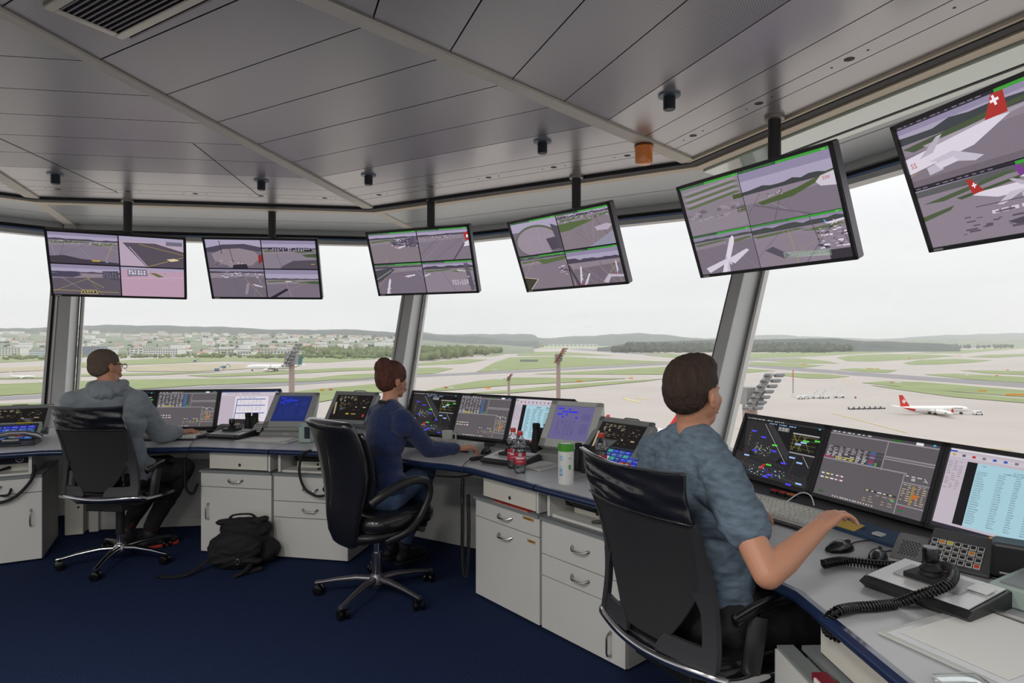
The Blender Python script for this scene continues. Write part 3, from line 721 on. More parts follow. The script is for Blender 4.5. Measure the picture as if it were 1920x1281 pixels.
for i in range(7):
    q = P(1595 + i * 10, 768 - i * .2, GZ)
    mb = MB().box((0, 0, .6), (2.4, 1.4, .12), '7d8283').box((-1.15, 0, 1.0), (.1, 1.4, .8), '6e6c6c')
    for x in (-.8, .8): mb.cyl((x, -.7, .3), (x, .7, .3), .3, n=10, col='19191a')
    t = tag(mb.build('baggage_dolly', PRINT), 'empty baggage dolly in the row left of the taxiing airliner', 'baggage dolly', 'row of empty baggage dollies'); t.location = q
sg = [(1086, 716.5, 13, 'e0962e'), (1183, 711, 8, 'e0962e'), (1196, 711, 6, 'e8e4da'), (915, 730, 9, 'f0a21e'), (926, 730, 10, 'e4e4e4'), (836, 729, 6, 'c05a50'), (846, 729, 9, 'd8d8d6'), (604, 733.5, 8, 'e08a32'),
      (620, 733, 7, 'c4505a'), (1507, 684.5, 12, 'e0962e'), (1842, 735, 14, 'e0a23a'), (1903, 742.5, 34, 'e8962a'), (1632, 692.5, 14, 'd8b45a'), (1645, 693, 8, 'd8b45a'), (1797, 668, 9, 'd89a4a'), (1672, 719, 8, 'c8a0a0'),
      (1684, 719, 12, 'e4e2de'), (1604, 748, 3, 'a05040'), (935, 713, 16, 'dcdcdc'), (928, 694, 10, 'dcdcdc'), (1104, 673, 8, 'dcdcdc'), (1869, 706, 5, 'e08a32'), (1813, 705, 6, 'e4e4e4'), (1889, 695, 5, 'e08a32'), (1705, 673, 6, 'e08a32')]
nm = {'e': 'orange', 'f': 'yellow', 'c': 'red', 'd': 'pale', 'a': 'dark red'}
for i, (x, y, w, c) in enumerate(sg):
    q = P(x, y, GZ); D = q.y; ww = w / F * D
    t = tag(MB().box((0, 0, .9), (ww, .3, 1.1), c).box((-ww * .35, 0, .2), (.12, .12, .4), '7d8283').box((ww * .35, 0, .2), (.12, .12, .4), '7d8283').build('airfield_sign', PRINT),
            'small airfield guidance sign on low legs among the grass islands', 'sign', 'airfield guidance signs'); t.location = q
def digger(px, py, label, c):
    q = P(px, py, GZ); t = thing('excavator', label, 'excavator', q, 0)
    MB().box((0, 0, .7), (5, 3.4, 1.4)).build('tracks', M_anth, t)
    MB().box((-.5, 0, 2.4), (4.4, 3.0, 2)).build('cab', mat('digger_' + c, c, .5), t, bevel=.2)
    MB().tube([(1.5, 0, 2.6), (5, 0, 6), (8, 0, 3.5), (8.4, 0, 1.5)], .4, 6).build('boom', mat('digger_' + c, c, .5), t)
digger(366, 679, 'blue excavator working on the bare earth at the left', '4a6f9e')
digger(420, 691, 'blue excavator nose to nose with the white wide body airliner', '4a6f9e')
digger(407, 696, 'low blue construction machine left of the white wide body airliner', '5a7ba6')
# ---- haze over the whole plain
hz = bpy.data.materials.new('haze'); hz.use_nodes = True; t_ = hz.node_tree; t_.nodes.clear()
vo = t_.nodes.new('ShaderNodeVolumeScatter'); vo.inputs['Color'].default_value = (.97, .98, 1, 1); vo.inputs['Density'].default_value = 1.05e-4; vo.inputs['Anisotropy'].default_value = .3
oo = t_.nodes.new('ShaderNodeOutputMaterial'); t_.links.new(vo.outputs[0], oo.inputs['Volume'])
h_ = MB().box((0, 5150, GZ - 5 + 170), (17000, 9700, 340)).build('haze', hz); tag(h_, 'pale haze lying over the whole airfield and the hills', 'haze', kind='stuff')

# =================================================================== DESK RING
ZD = .76
PHB = {'L': -27.7, 'A': 10.8, 'B': 49.5, 'R': 88.0}
def worktop(fr_pts, back, label):
    mb = MB().prism([tuple(p[:2]) for p in fr_pts + back[::-1]], ZD - .032, ZD)
    o = mb.build('worktop', M_top, bevel=.003)
    tag(o, label, 'worktop')
    # blue rounded nosing along the front
    rs = []
    for i, p in enumerate(fr_pts):
        a = fr_pts[max(0, i - 1)]; b = fr_pts[min(len(fr_pts) - 1, i + 1)]
        d1 = (p - a).normalized() if i > 0 else (b - p).normalized(); d2 = (b - p).normalized() if i < len(fr_pts) - 1 else d1
        n1 = Vector((d1.y, -d1.x, 0)); n2 = Vector((d2.y, -d2.x, 0)); n = (n1 + n2); n = n / n.length / max(.5, math.cos(n1.angle(n2) / 2)) if n.length else n1
        prof = [(-.002, -.001), (.014, -.002), (.024, -.010), (.027, -.020), (.024, -.030), (.014, -.038), (-.002, -.040)]
        rs.append([(p + n * a_ + Vector((0, 0, ZD + z))) for a_, z in prof])
    MB().rings(rs).build('blue_front_edge', M_blue, o, True)
    return o
def fp_(b, x): return ring(C0, PHB[b], 3.13, x)
gap = .004
def arc(p0, p1, r, n=8, r1=None): return [ring(C0, p0 + (p1 - p0) * i / n, r if r1 is None else r + (r1 - r) * i / n) for i in range(n + 1)]
wt0 = worktop([fp_('L', -1.0), fp_('L', -.57), fp_('L', -gap)], [ring(C0, -46, 3.9), ring(C0, -38, 4.05), ring(C0, -27.9, 4.3)], 'grey worktop with blue edge at the far left, beyond the telephone')
wt1 = worktop([fp_('L', gap), fp_('L', .565), fp_('A', -.565), fp_('A', -gap)], arc(-27.6, 10.7, 4.33), 'grey worktop with blue edge in front of the man in the grey hoodie')
wt2 = worktop([fp_('A', gap), fp_('A', .565), fp_('B', -.565), fp_('B', -gap)], arc(10.9, 49.4, 4.33), 'grey worktop with blue edge in front of the woman in the navy jumper')
wt3 = worktop([fp_('B', gap), fp_('B', .565), fp_('R', -.565), fp_('R', .62)], arc(49.6, 88, 4.15, 8, 3.86) + [ring(C0, 88, 3.80, .62)], 'grey worktop with blue edge in front of the man in the blue t-shirt')
def wire_handle(parent, x, z, L=.11, vert=False):
    r = .0045; a = L / 2
    if vert: pts = [(x, -.001, z - a), (x, -.026, z - a * .86), (x, -.030, z - a * .6), (x, -.030, z + a * .6), (x, -.026, z + a * .86), (x, -.001, z + a)]
    else: pts = [(x - a, -.001, z + .004), (x - a * .84, -.020, z), (x - a * .6, -.030, z - .006), (x + a * .6, -.030, z - .006), (x + a * .84, -.020, z), (x + a, -.001, z + .004)]
    return MB().tube(pts, [r * 1.7, r, r, r, r, r * 1.7], 8).build('handle', M_steel, parent, True)
def cabinet(b, x, kind, label, door_handle='left', w=.556):
    ph = PHB[b]; o = ring(C0, ph, 3.155, x)
    t = thing('cabinet', label, 'cabinet', (o.x, o.y, 0), -R(ph), 'desk cabinets')
    H = .587; h = w / 2
    MB().box((0, .30, H / 2 + .004), (w - .004, .56, H - .012)).build('body', M_cabside, t)
    MB().box((0, .285, H - .004), (w, .60, .014)).build('top_board', M_greyd, t)
    def front(name, z0, z1, handle=None, hx=0, hz=None):
        f_ = MB().box((0, .009, (z0 + z1) / 2), (w - .006, .018, z1 - z0 - .005)).build(name, M_cab, t, bevel=.0015)
        if handle: wire_handle(f_, hx, (z0 + z1) / 2 if hz is None else hz, vert=(handle == 'v'))
        return f_
    if kind == 1:
        front('drawer', .472, H - .012, 'h')
        if door_handle == 'top': front('door', .012, .472, 'h', 0, .415)
        else: front('door', .012, .472, 'v', (-.215 if door_handle == 'left' else .215), .30)
    else:
        front('drawer', .398, H - .012, 'h'); front('drawer', .286, .398, 'h', 0, .345); front('door', .012, .286, 'v' if b == 'B' else None, .19, .10)
    return t
cabinet('L', -.284, 2, 'light grey drawer cabinet at the left edge of the picture')
cL = cabinet('L', .284, 1, 'light grey cabinet behind the high chair of the man in the hoodie', 'right')
cA = cabinet('A', -.284, 1, 'light grey cabinet with one drawer, behind the black backpack', 'left')
cabinet('A', .284, 2, 'light grey cabinet of two drawers between the backpack and the leather chair')
cB = cabinet('B', -.284, 1, 'light grey cabinet with ochre label strips under the water bottles', 'top')
cabinet('B', .284, 2, 'light grey cabinet of two drawers beside the nearest chair back')
cR = cabinet('R', -.30, 1, 'light grey cabinet at the bottom right corner')
for nm_, x, z in (('label_strip', .19, .555), ('label_strip', .215, .44)):
    o = MB().box((x, -.0035, z), (.085 if z > .5 else .06, .002, .014)).build(nm_, M_label, cB); MB().box((x, -.005, z), (.06 if z > .5 else .04, .001, .005)).build('print', mat('label_print', '5d4526', .7), o)
def flap_box(b, x0, x1, label):
    ph = PHB[b]; o = ring(C0, ph, 3.155, (x0 + x1) / 2); w = x1 - x0
    t = thing('storage_box', label, 'storage box', (o.x, o.y, 0), -R(ph), 'flap boxes between worktop and cabinets')
    MB().box((0, .22, .660), (w, .38, .125)).build('body', M_cabside, t)
    f_ = MB().box((-.012, .018, .660), (w - .03, .018, .119)).build('flap', mat('flap_front', 'd6d3c8', .5), t, bevel=.0015)
    MB().cyl((0, .0085, .632), (0, .012, .632), .011, n=20).build('finger_hole', M_dark, f_)
    MB().box((w / 2 - .008, .014, .660), (.016, .02, .125)).build('side_strip', M_cab, t)
    return t
flap_box('A', -.50, -.02, 'beige flap box with round hole above the backpack')
flap_box('B', -.50, -.02, 'beige flap box with round hole under the water bottles')
flap_box('R', -.52, .5, 'long beige box under the right worktop, below the coil cord')
def amp_unit(b, x0, x1, label, post=False):
    ph = PHB[b]; o = ring(C0, ph, 3.155, (x0 + x1) / 2); w = x1 - x0; h = w / 2
    t = thing('headset_unit', label, 'headset unit', (o.x, o.y, 0), -R(ph), 'open headset units under the worktop')
    m = MB()
    m.box((0, .25, .597), (w, .42, .014)); m.box((-h + .009, .22, .66), (.018, .40, .13)); m.box((h - .009, .22, .66), (.018, .40, .13)); m.box((0, .43, .66), (w, .012, .13))
    m.build('open_box', M_cab, t)
    MB().box((0.02, .16, .635), (w - .10, .02, .06)).build('inner_panel', mat('cream_panel', 'dcd9cc', .5), t)
    a = MB().xprism([(.03, .727), (.045, .668), (.16, .66), (.20, .727)], -h + .11, h - .02).build('amplifier', M_black, t, bevel=.003)
    ov = [(-.02 + .085 * math.copysign(abs(math.cos(q)) ** .5, math.cos(q)), .037 + .0, .700 + .013 * math.copysign(abs(math.sin(q)) ** .5, math.sin(q))) for q in [2 * pi * i / 28 for i in range(28)]]
    MB().tube(ov, .0018, 5, closed=True).build('slot_outline', M_steel, a)
    cc = [(h - .07 + .02 * math.cos(q), .037, .698 + .02 * math.sin(q)) for q in [2 * pi * i / 20 for i in range(20)]]
    MB().tube(cc, .0015, 5, closed=True).build('round_emblem', M_white, a)
    dm = MB()
    for q in (90, 210, 330): dm.ball((h - .07 + .006 * math.cos(R(q)), .038, .698 + .006 * math.sin(R(q))), .003, 6, 5)
    dm.build('emblem_dots', M_white, a)
    MB().box((-.03, .148, .668), (.05, .003, .010)).build('blue_sticker', mat('sticker_blue', '3f86c0', .6), t)
    MB().box((.10, .148, .656), (.05, .003, .010)).build('green_sticker', mat('sticker_green', '2fa87c', .6), t)
    MB().cyl((-.02, .149, .628), (-.02, .146, .628), .009).build('jack_hole', M_dark, t)
    MB().tube([(.12, .13, .632), (.07, .09, .622), (.03, .05, .618)], [.011, .009, .006], 8).build('jack_plug', M_black, t, True)
    return t
amp_unit('L', -.02, .50, 'open headset unit with black amplifier at the far left, under the telephone')
amp_unit('A', .03, .53, 'open headset unit behind the tall leather chair')
amp_unit('B', .03, .53, 'open headset unit with green plug left of the nearest chair')
# side drawer block at bottom right with a red binder
q = ring(C0, 88, 3.085, -.33)
t = thing('file_shelf', 'low grey file shelf holding a red binder at the bottom right', 'shelf', (q.x, q.y, 0), -R(88))
MB().box((0, -.02, .30), (.50, .012, .56)).build('front_panel', M_cab, t); MB().box((0, .005, .585), (.50, .05, .012)).build('top_board', M_greyd, t)
t = thing('binder', 'dark red binder lying on the low file shelf at the bottom right', 'binder', (q.x, q.y, 0), -R(88))
MB().box((.05, .005, .602), (.22, .04, .020)).build('cover', mat('dark_red_binder', '7c1e2c', .5), t); MB().box((.05, -.017, .602), (.18, .006, .012)).build('spine_label', M_paper, t)
# magazine stack under B flap box
q = ring(C0, 49.5, 3.19, -.24)
t = thing('magazine', 'red magazine wedged between cabinet and flap box under the bottles', 'magazine', (q.x, q.y, .588), -R(49.5))
MB().box((0, 0, .004), (.30, .08, .007)).build('cover', mat('magazine_red', '9e3226', .4, var=.5, vscale=22), t); MB().box((.0, -.036, .001), (.29, .012, .004)).build('pages', M_paper, t)
# modesty panels and cable beams under the workstations
for ph, lb in ((-8.4, 'the man in the grey hoodie'), (30.1, 'the woman in the navy jumper'), (68.7, 'the man in the blue t-shirt')):
    q = ring(C0, ph, 3.84)
    o = MB().box((0, 0, .315), (1.42, .02, .62)).box((0, -.012, .05), (1.42, .008, .07)).build('back_panel', M_cabside); o.location = (q.x, q.y, 0); o.rotation_euler.z = -R(ph)
    tag(o, 'grey back panel under the desk of ' + lb, 'back panel', 'back panels under the desks')
    q = ring(C0, ph, 3.52)
    t = thing('cable_duct', 'pale cable duct under the desk of ' + lb, 'cable duct', (q.x, q.y, 0), -R(ph), 'cable ducts under the desks')
    MB().box((0, 0, .625), (1.10 if ph < 60 else 1.02, .05, .045)).build('duct', mat('duct_cream', 'dcd8cc', .5), t, bevel=.003); MB().box((0, .03, .69), (1.08 if ph < 60 else 1.0, .012, .075)).build('grey_back', M_greyd, t)
    q = ring(C0, ph, 3.93)
    # ledge carrying the screens
    o = MB().xprism([(-.10, ZD + .002), (-.12, ZD + .006), (-.10, ZD + .026), (-.02, ZD + .03), (.06, ZD + .03), (.06, ZD + .002)], -.76, .76).build('monitor_ledge', M_anth, bevel=.002)
    o.location = (q.x, q.y, 0); o.rotation_euler.z = -R(ph); tag(o, 'dark ledge under the row of screens of ' + lb, 'ledge', 'ledges under the screen rows')
# baseboards inside the desk corners are part of the cabinets; grey service column seen behind the left chair
q = ring(C0, -17.5, 3.80)
t = thing('service_column', 'pale service column in the gap behind the left cabinet', 'service column', (q.x, q.y, 0), -R(-19))
MB().box((0, 0, .31), (.12, .10, .60)).build('column', mat('duct_cream'), t, bevel=.002); MB().box((.12, .02, .31), (.06, .06, .60)).build('pipe_cover', M_cab, t)
MB().cyl((.03, -.056, .22), (.03, -.05, .22), .008).build('lock', M_dark, t)

# =================================================================== SCREENS
_glyph = {}
def glyphs(s):
    if s in _glyph: return _glyph[s]
    cu = bpy.data.curves.new('t', 'FONT'); cu.body = s; cu.size = 1; cu.resolution_u = 2
    o = bpy.data.objects.new('t', cu); me = bpy.data.meshes.new_from_object(o)
    r = ([(v.co.x, v.co.y) for v in me.vertices], [list(p.vertices) for p in me.polygons])
    bpy.data.objects.remove(o); bpy.data.meshes.remove(me); bpy.data.curves.remove(cu); _glyph[s] = r; return r
class Canvas:
    """picture shown by a screen: flat coloured shapes, u right, v down, both 0..1"""
    def __init__(s, w, h): s.w, s.h = w, h; s.mb = MB(); s.layer = 0; s.win = (0, 0, 1, 1); s.seed = random.Random(3)
    def sub(s, u0, v0, u1, v1): s.win = (u0, v0, u1, v1); return s
    def clip(s, pts):
        for ax, lo, sg in ((0, 0, 1), (0, 1, -1), (1, 0, 1), (1, 1, -1)):
            out = []
            for i in range(len(pts)):
                a, b = pts[i - 1], pts[i]; ia = (a[ax] - lo) * sg >= 0; ib = (b[ax] - lo) * sg >= 0
                if ia != ib:
                    t = (lo - a[ax]) / (b[ax] - a[ax]); out.append((a[0] + (b[0] - a[0]) * t, a[1] + (b[1] - a[1]) * t))
                if ib: out.append(b)
            pts = out
            if len(pts) < 3: return []
        return pts
    def poly(s, pts, col, step=True):
        pts = s.clip(list(pts))
        if not pts: return s
        if step: s.layer += 1
        u0, v0, u1, v1 = s.win; y = -.0004 - min(s.layer, 60) * .00006
        q = [((u0 + p[0] * (u1 - u0) - .5) * s.w, y, (.5 - v0 - p[1] * (v1 - v0)) * s.h) for p in pts]
        a = sum(q[i][0] * q[(i + 1) % len(q)][2] - q[(i + 1) % len(q)][0] * q[i][2] for i in range(len(q)))
        if a < 0: q = q[::-1]
        s.mb.add(q, [list(range(len(q)))], col); return s
    def rect(s, u, v, w, h, col, step=True): return s.poly([(u, v), (u + w, v), (u + w, v + h), (u, v + h)], col, step)
    def line(s, p, q, th, col, step=True):
        dx, dy = q[0] - p[0], q[1] - p[1]; L = math.hypot(dx, dy) or 1; nx, ny = -dy / L * th / 2, dx / L * th / 2
        return s.poly([(p[0] + nx, p[1] + ny), (q[0] + nx, q[1] + ny), (q[0] - nx, q[1] - ny), (p[0] - nx, p[1] - ny)], col, step)
    def text(s, t, u, v, size, col, sx=1.):
        vs, fs = glyphs(t); s.layer += 1; u0, v0, u1, v1 = s.win; y = -.0004 - min(s.layer, 60) * .00006
        X = (u0 + u * (u1 - u0) - .5) * s.w; Z = (.5 - v0 - v * (v1 - v0)) * s.h; k = size * s.h
        s.mb.add([(X + a * k * sx, y, Z + b * k) for a, b in vs], fs, col); return s
    def dashes(s, u, v, w, h, rows, cols, col, fill=.6, hh=.4):
        s.layer += 1
        for r in range(rows):
            for c in range(cols):
                if s.seed.random() > fill: continue
                cw = w / cols
                s.rect(u + c * cw, v + r * h / rows, cw * s.seed.uniform(.35, .8), h / rows * hh, col, False)
        return s
    def speck(s, u, v, w, h, n, cols, sz=.01):
        s.layer += 1
        for i in range(n):
            s.rect(u + s.seed.random() * w, v + s.seed.random() * h, sz * s.seed.uniform(.4, 1.8), sz * s.seed.uniform(.3, 1.1), s.seed.choice(cols), False)
        return s
    def build(s, parent): return s.mb.build('screen', SCREEN, parent)
def plane2d(c, x, y, k, tilt=0., fin='a8302c', body='d8d0dc', flip=1, cross=False):
    ca, sa = math.cos(tilt), math.sin(tilt); r = c.w * (c.win[2] - c.win[0]) / (c.h * (c.win[3] - c.win[1]))
    def T(l): return [(x + (a * flip * ca - b * sa) * k, y - (a * flip * sa + b * ca) * k * r) for a, b in l]
    c.poly(T([(-.5, .03), (-.4, .05), (.42, .055), (.5, .02), (.48, -.02), (.4, -.045), (-.25, -.045)]), body)
    c.poly(T([(-.36, .05), (-.47, .2), (-.52, .2), (-.49, .04)]), fin)
    c.poly(T([(.05, -.02), (-.12, -.02), (-.28, -.12), (-.22, -.13)]), 'c2bac8'); c.poly(T([(.10, .02), (0, .02), (-.10, .10), (-.06, .10)]), 'b4acba')
    c.poly(T([(.08, -.05), (-.02, -.05), (-.02, -.10), (.08, -.10)]), 'bdb5c3')
    if cross:
        c.poly(T([(-.475, .12), (-.425, .12), (-.425, .135), (-.475, .135)]), 'f0e8f0'); c.poly(T([(-.457, .10), (-.443, .10), (-.443, .155), (-.457, .155)]), 'f0e8f0')
SKY_, SKYL, GR, GRD, HIL, GRN = '8d84a0', 'a69db6', '7a6f7c', '5c535f', '4a4452', '5b6848'
def quad_base(c, hz=.3, sky=SKYL, ground=GR, hill=HIL, grass=True, lines=4, seed=0, amp=.05):
    g = random.Random(seed)
    c.rect(0, 0, 1, 1, ground); c.rect(0, 0, 1, hz, sky); c.rect(0, 0, 1, hz * .45, SKY_)
    c.poly([(0, hz + .02)] + [(i / 12, hz - amp * (.4 + .6 * g.random())) for i in range(13)] + [(1, hz + .02)], hill)
    c.poly([(0, hz + .02), (1, hz + .01), (1, hz + .12), (0, hz + .2)], '8a7f8b')
    if grass:
        c.poly([(.0, hz + .06), (.5, hz + .03), (.62, hz + .06), (.05, hz + .12)], GRN); c.poly([(.55, hz + .10), (.95, hz + .05), (1, hz + .09), (.7, hz + .15)], GRN)
    for i in range(lines):
        a = g.uniform(0, 1); c.line((a, hz + .05), (a + g.uniform(-.9, .9), 1), g.uniform(.004, .012), g.choice(['675d69', '8f8591', '9a8f6a']))
def header(c, t='LIVE'):
    c.rect(0, 0, 1, .045, '3b9a35'); c.rect(0, .0, .45, .045, '2b2730'); c.dashes(.01, .008, .4, .03, 1, 12, '7d7585', .9, .5); c.text(t, .92, .038, .02, 'c8f0c0')
def overlay(c):
    c.rect(0, 0, 1, .03, '221f28'); c.dashes(.02, .006, .5, .02, 1, 14, '8c8496', .9, .7)
def wall_picture(c, n):
    Q = [(0, 0, .495, .49), (.505, 0, 1, .49), (0, .51, .495, 1), (.505, .51, 1, 1)]
    c.rect(0, 0, 1, 1, '17151a')
    if n == 1:
        c.sub(*Q[0]); quad_base(c, .24, seed=1, ground='7f7584', lines=7); c.poly([(0, .78), (.2, .74), (.45, .84), (1, .93), (1, 1), (0, 1)], '433c46'); c.speck(.0, .26, 1, .08, 40, ['35303c', 'c0b6c8'], .02); c.rect(.60, .86, .12, .05, 'b59a3c'); c.rect(.8, .9, .04, .03, '6a8adf')
        c.sub(*Q[1]); c.rect(0, 0, 1, 1, 'b3a0b2'); c.rect(0, 0, 1, .16, SKYL); c.poly([(.05, .22), (.55, .2), (1, .45), (1, 1), (.4, 1), (.22, .6)], '554d58'); c.line((.15, .35), (.42, 1), .012, 'c5bccb'); c.line((.42, 1), (1, .62), .014, 'b0984f'); c.line((.3, .25), (1, .55), .012, 'b0984f'); c.rect(.72, .12, .26, .13, '6e6b7c'); c.poly([(.72, .72), (.85, .68), (.93, .74), (.8, .79)], 'd8c8a0')
        c.sub(*Q[2]); quad_base(c, .26, seed=3, ground='5d5560', grass=False, lines=4); c.poly([(0, .30), (.36, .22), (.43, .34), (.3, .42), (0, .42)], '4a4458'); c.poly([(.74, .18), (.98, .16), (.98, .48), (.74, .40)], '4b4653'); c.dashes(.75, .22, .22, .2, 3, 5, '6b6674', 1, .8); c.line((0, .86), (.97, .90), .02, 'a08f4e'); c.line((.5, .45), (.75, .75), .012, 'a08f4e')
        c.poly([(.42, .83), (.63, .83), (.65, .97), (.39, .97)], 'b9a86a'); c.poly([(.43, .85), (.62, .85), (.635, .95), (.405, .95)], '3f3942'); c.dashes(.44, .87, .17, .06, 2, 4, 'c9b979', .9, .7)
        c.sub(*Q[3]); c.rect(0, 0, 1, 1, 'b697ab'); c.rect(0, 0, 1, .10, SKYL); c.poly([(.1, .08), (.4, .06), (.42, .28), (.1, .32)], '7b7483'); c.dashes(.12, .1, .28, .16, 2, 6, 'cdc6d6', .9, .8); c.poly([(.44, .16), (.55, .18), (.68, .3), (.58, .31)], '5c6a3c'); c.line((0, .4), (1, .3), .01, 'd0b8c8'); c.speck(.4, .1, .6, .3, 14, ['6b6072', 'd8cfe0'], .015)
    elif n == 2:
        c.sub(*Q[0]); c.rect(0, 0, 1, 1, '6d6470'); c.rect(0, 0, 1, .3, SKYL); c.poly([(0, .30), (.3, .18), (.7, .15), (1, .26), (1, .4), (0, .45)], '4d4757'); c.poly([(.08, .5), (.3, .34), (.6, .30), (.88, .40), (.97, .62), (.8, .9), (.4, .95), (.12, .75)], '8d8088'); c.line((.25, .05), (.27, .5), .012, '3a3540'); c.line((.42, .3), (.46, .8), .010, '3a3540'); c.poly([(.93, .55), (1, .5), (1, .75), (.93, .85)], '8a2a2c'); c.speck(.1, .7, .5, .28, 26, ['d9d1de', '3a343e'], .02); c.poly([(.46, .88), (.7, .85), (.72, 1), (.42, 1)], '2f2a33')
        c.sub(*Q[1]); quad_base(c, .30, seed=5, ground='857b88', lines=3); c.rect(.12, .28, .8, .10, '2c2834'); c.dashes(.14, .29, .76, .09, 2, 16, 'b9b0c4', .8, .6); c.poly([(.35, .9), (.55, .72), (.95, .68), (1, .66), (1, 1), (.3, 1)], '544c57'); c.poly([(.72, .5), (1, .45), (1, .6), (.8, .58)], '46553a'); c.rect(.88, .82, .07, .03, 'a0913f')
        c.sub(*Q[2]); quad_base(c, .12, seed=6, ground='6f6672', grass=False, lines=4, sky='7e7685'); c.speck(.2, .08, .7, .2, 50, ['c5bccd', '57505e', '938a9a'], .035); plane2d(c, .85, .58, .2, -.3); c.line((.62, .9), (.68, .5), .05, '8f8794')
        c.sub(*Q[3]); quad_base(c, .34, seed=7, ground='776d7a', lines=2); c.poly([(.05, 1), (.36, .68), (.42, .72), (.16, 1)], '2c2733'); plane2d(c, .42, .42, .14); c.line((.38, .5), (.46, 1), .01, '938a96'); c.poly([(.7, .42), (1, .4), (1, .5), (.85, .5)], '46553a')
    elif n == 3:
        c.sub(*Q[0]); quad_base(c, .2, seed=11, ground='82777f', lines=3); c.poly([(.42, .3), (1, .2), (1, .5), (.9, .52), (.5, .42)], '5a5262'); c.speck(.45, .22, .55, .28, 60, ['d9d2e0', '36303c', '9990a2'], .025); plane2d(c, .65, .5, .2, .2); c.speck(.2, .8, .6, .15, 6, ['b8a04c'], .02)
        c.sub(*Q[1]); quad_base(c, .2, seed=12, ground='7e7480', lines=5, grass=False); c.speck(.05, .2, .7, .1, 40, ['d9d2e0', '36303c'], .02); c.poly([(.9, .18), (1, .14), (1, .42), (.94, .42)], 'a8302c'); c.rect(.955, .24, .035, .09, 'f0e8f0'); c.poly([(.9, .48), (1, .4), (1, .58), (.88, .6)], 'd8d0dc'); c.line((.65, 1), (.9, .5), .03, '554c58')
        c.sub(*Q[2]); quad_base(c, .12, seed=13, ground='756b78', grass=False, lines=4, sky='6b7068'); c.poly([(0, .2), (.35, .12), (.42, .2), (.1, .55), (0, .6)], '4a464e'); c.line((0, .5), (.35, .2), .02, '94a08f'); plane2d(c, .72, .42, .24, .1); plane2d(c, .22, .82, .4, 1.2)
        c.sub(*Q[3]); quad_base(c, .22, seed=14, ground='8a7f8a', grass=True, lines=5, amp=.1); plane2d(c, .75, .32, .2, -.1); plane2d(c, .06, .42, .16, .3); c.poly([(.82, .1), (.9, .08), (.98, .95), (.9, 1)], '5c5663'); c.dashes(.55, .62, .33, .18, 3, 7, 'c5bece', .9, .6); c.speck(.8, .3, .2, .6, 30, ['e0d8e8', '3a3440'], .02)
        for k in range(4): c.sub(*Q[k]); header(c)
    elif n == 4:
        c.sub(*Q[0]); c.rect(0, 0, 1, 1, '6d6572'); c.rect(0, 0, 1, .3, SKYL)
        c.poly([(.5 + .48 * math.cos(a), .62 + .46 * math.sin(a)) for a in [2 * pi * i / 30 for i in range(30)]], '5a6150'); c.poly([(.5 + .45 * math.cos(a), .64 + .42 * math.sin(a)) for a in [2 * pi * i / 30 for i in range(30)]], '938894'); c.line((.55, .25), (.6, .95), .006, 'a59aa6'); c.line((.1, .6), (.95, .5), .006, 'a59aa6'); c.poly([(.7, .6), (.92, .58), (.96, .9), (.76, .95)], '4c444f'); c.poly([(.86, .2), (1, .3), (1, .95), (.93, .95)], '524b57')
        c.sub(*Q[1]); quad_base(c, .12, seed=21, ground='82777f', lines=6); c.speck(0, .04, 1, .2, 70, ['b9b0c0', '55604a', '8a8290'], .03); c.poly([(0, .28), (.5, .26), (.7, .3), (.2, .48), (0, .5)], '55653f'); c.poly([(.68, .5), (.9, .45), (1, .5), (.9, .62), (.7, .6)], 'b0a6b6'); c.poly([(.5, 1), (.98, .66), (1, .66), (1, 1)], '8f8ea0')
        c.sub(*Q[2]); quad_base(c, .08, seed=22, ground='7e737e', lines=3); c.poly([(.4, .15), (1, .1), (1, .2), (.5, .28)], '55653f'); c.poly([(0, .62), (.3, .7), (.08, 1), (0, 1)], '3b3b30'); c.line((0, .62), (.3, .7), .02, 'b9b19a'); c.line((.3, .7), (.08, 1), .02, 'b9b19a'); c.speck(.8, .3, .16, .35, 16, ['c9c0d0', '453e4a'], .03)
        c.sub(*Q[3]); quad_base(c, .34, seed=23, ground='716773', grass=False, lines=8, sky=SKYL, amp=.12); plane2d(c, .2, .72, .3, 1.3); plane2d(c, .3, .86, .26, .9); plane2d(c, .9, .58, .2, 1.5); c.line((0, .4), (.12, 1), .05, '4a4450'); c.poly([(.6, .95), (.72, .75), (1, .8), (1, .86), (.76, .83), (.68, 1)], 'b8b0c0')
        for k in range(4): c.sub(*Q[k]); header(c)
    elif n == 5:
        c.sub(0, 0, .44, .55); c.rect(0, 0, 1, 1, '857c86'); c.rect(0, 0, 1, .05, SKYL)
        for a in range(6): c.poly([(0, .12 + a * .06), (.9, .06 + a * .05), (1, .09 + a * .05), (.1, .15 + a * .062)], GRN if a % 2 else '978d99')
        c.rect(.85, .38, .15, .08, '46532f'); c.rect(.87, .6, .13, .12, '46532f'); c.speck(0, .5, .9, .2, 30, ['6a616c', '948a96'], .06)
        for a in range(8): c.line((0, .72 + a * .035), (1, .66 + a * .04), .008, '9e949f')
        c.sub(.445, 0, 1, .555); quad_base(c, .42, seed=31, ground='7b717d', lines=3, sky=SKYL, hill='3f4144', grass=False, amp=.1); c.poly([(.15, .62), (.6, .52), (.98, .36), (1, .40), (.55, .64), (.2, .68)], '4c5b36'); c.poly([(.8, .50), (.86, .42), (1, .38), (1, .62), (.84, .58)], 'cbc3d0'); c.text('SW', .87, .50, .05, 'b0383a'); c.line((.1, .65), (.7, 1), .03, '6b626d'); c.speck(.25, .5, .2, .06, 20, ['d6ced9', '37323c'], .01)
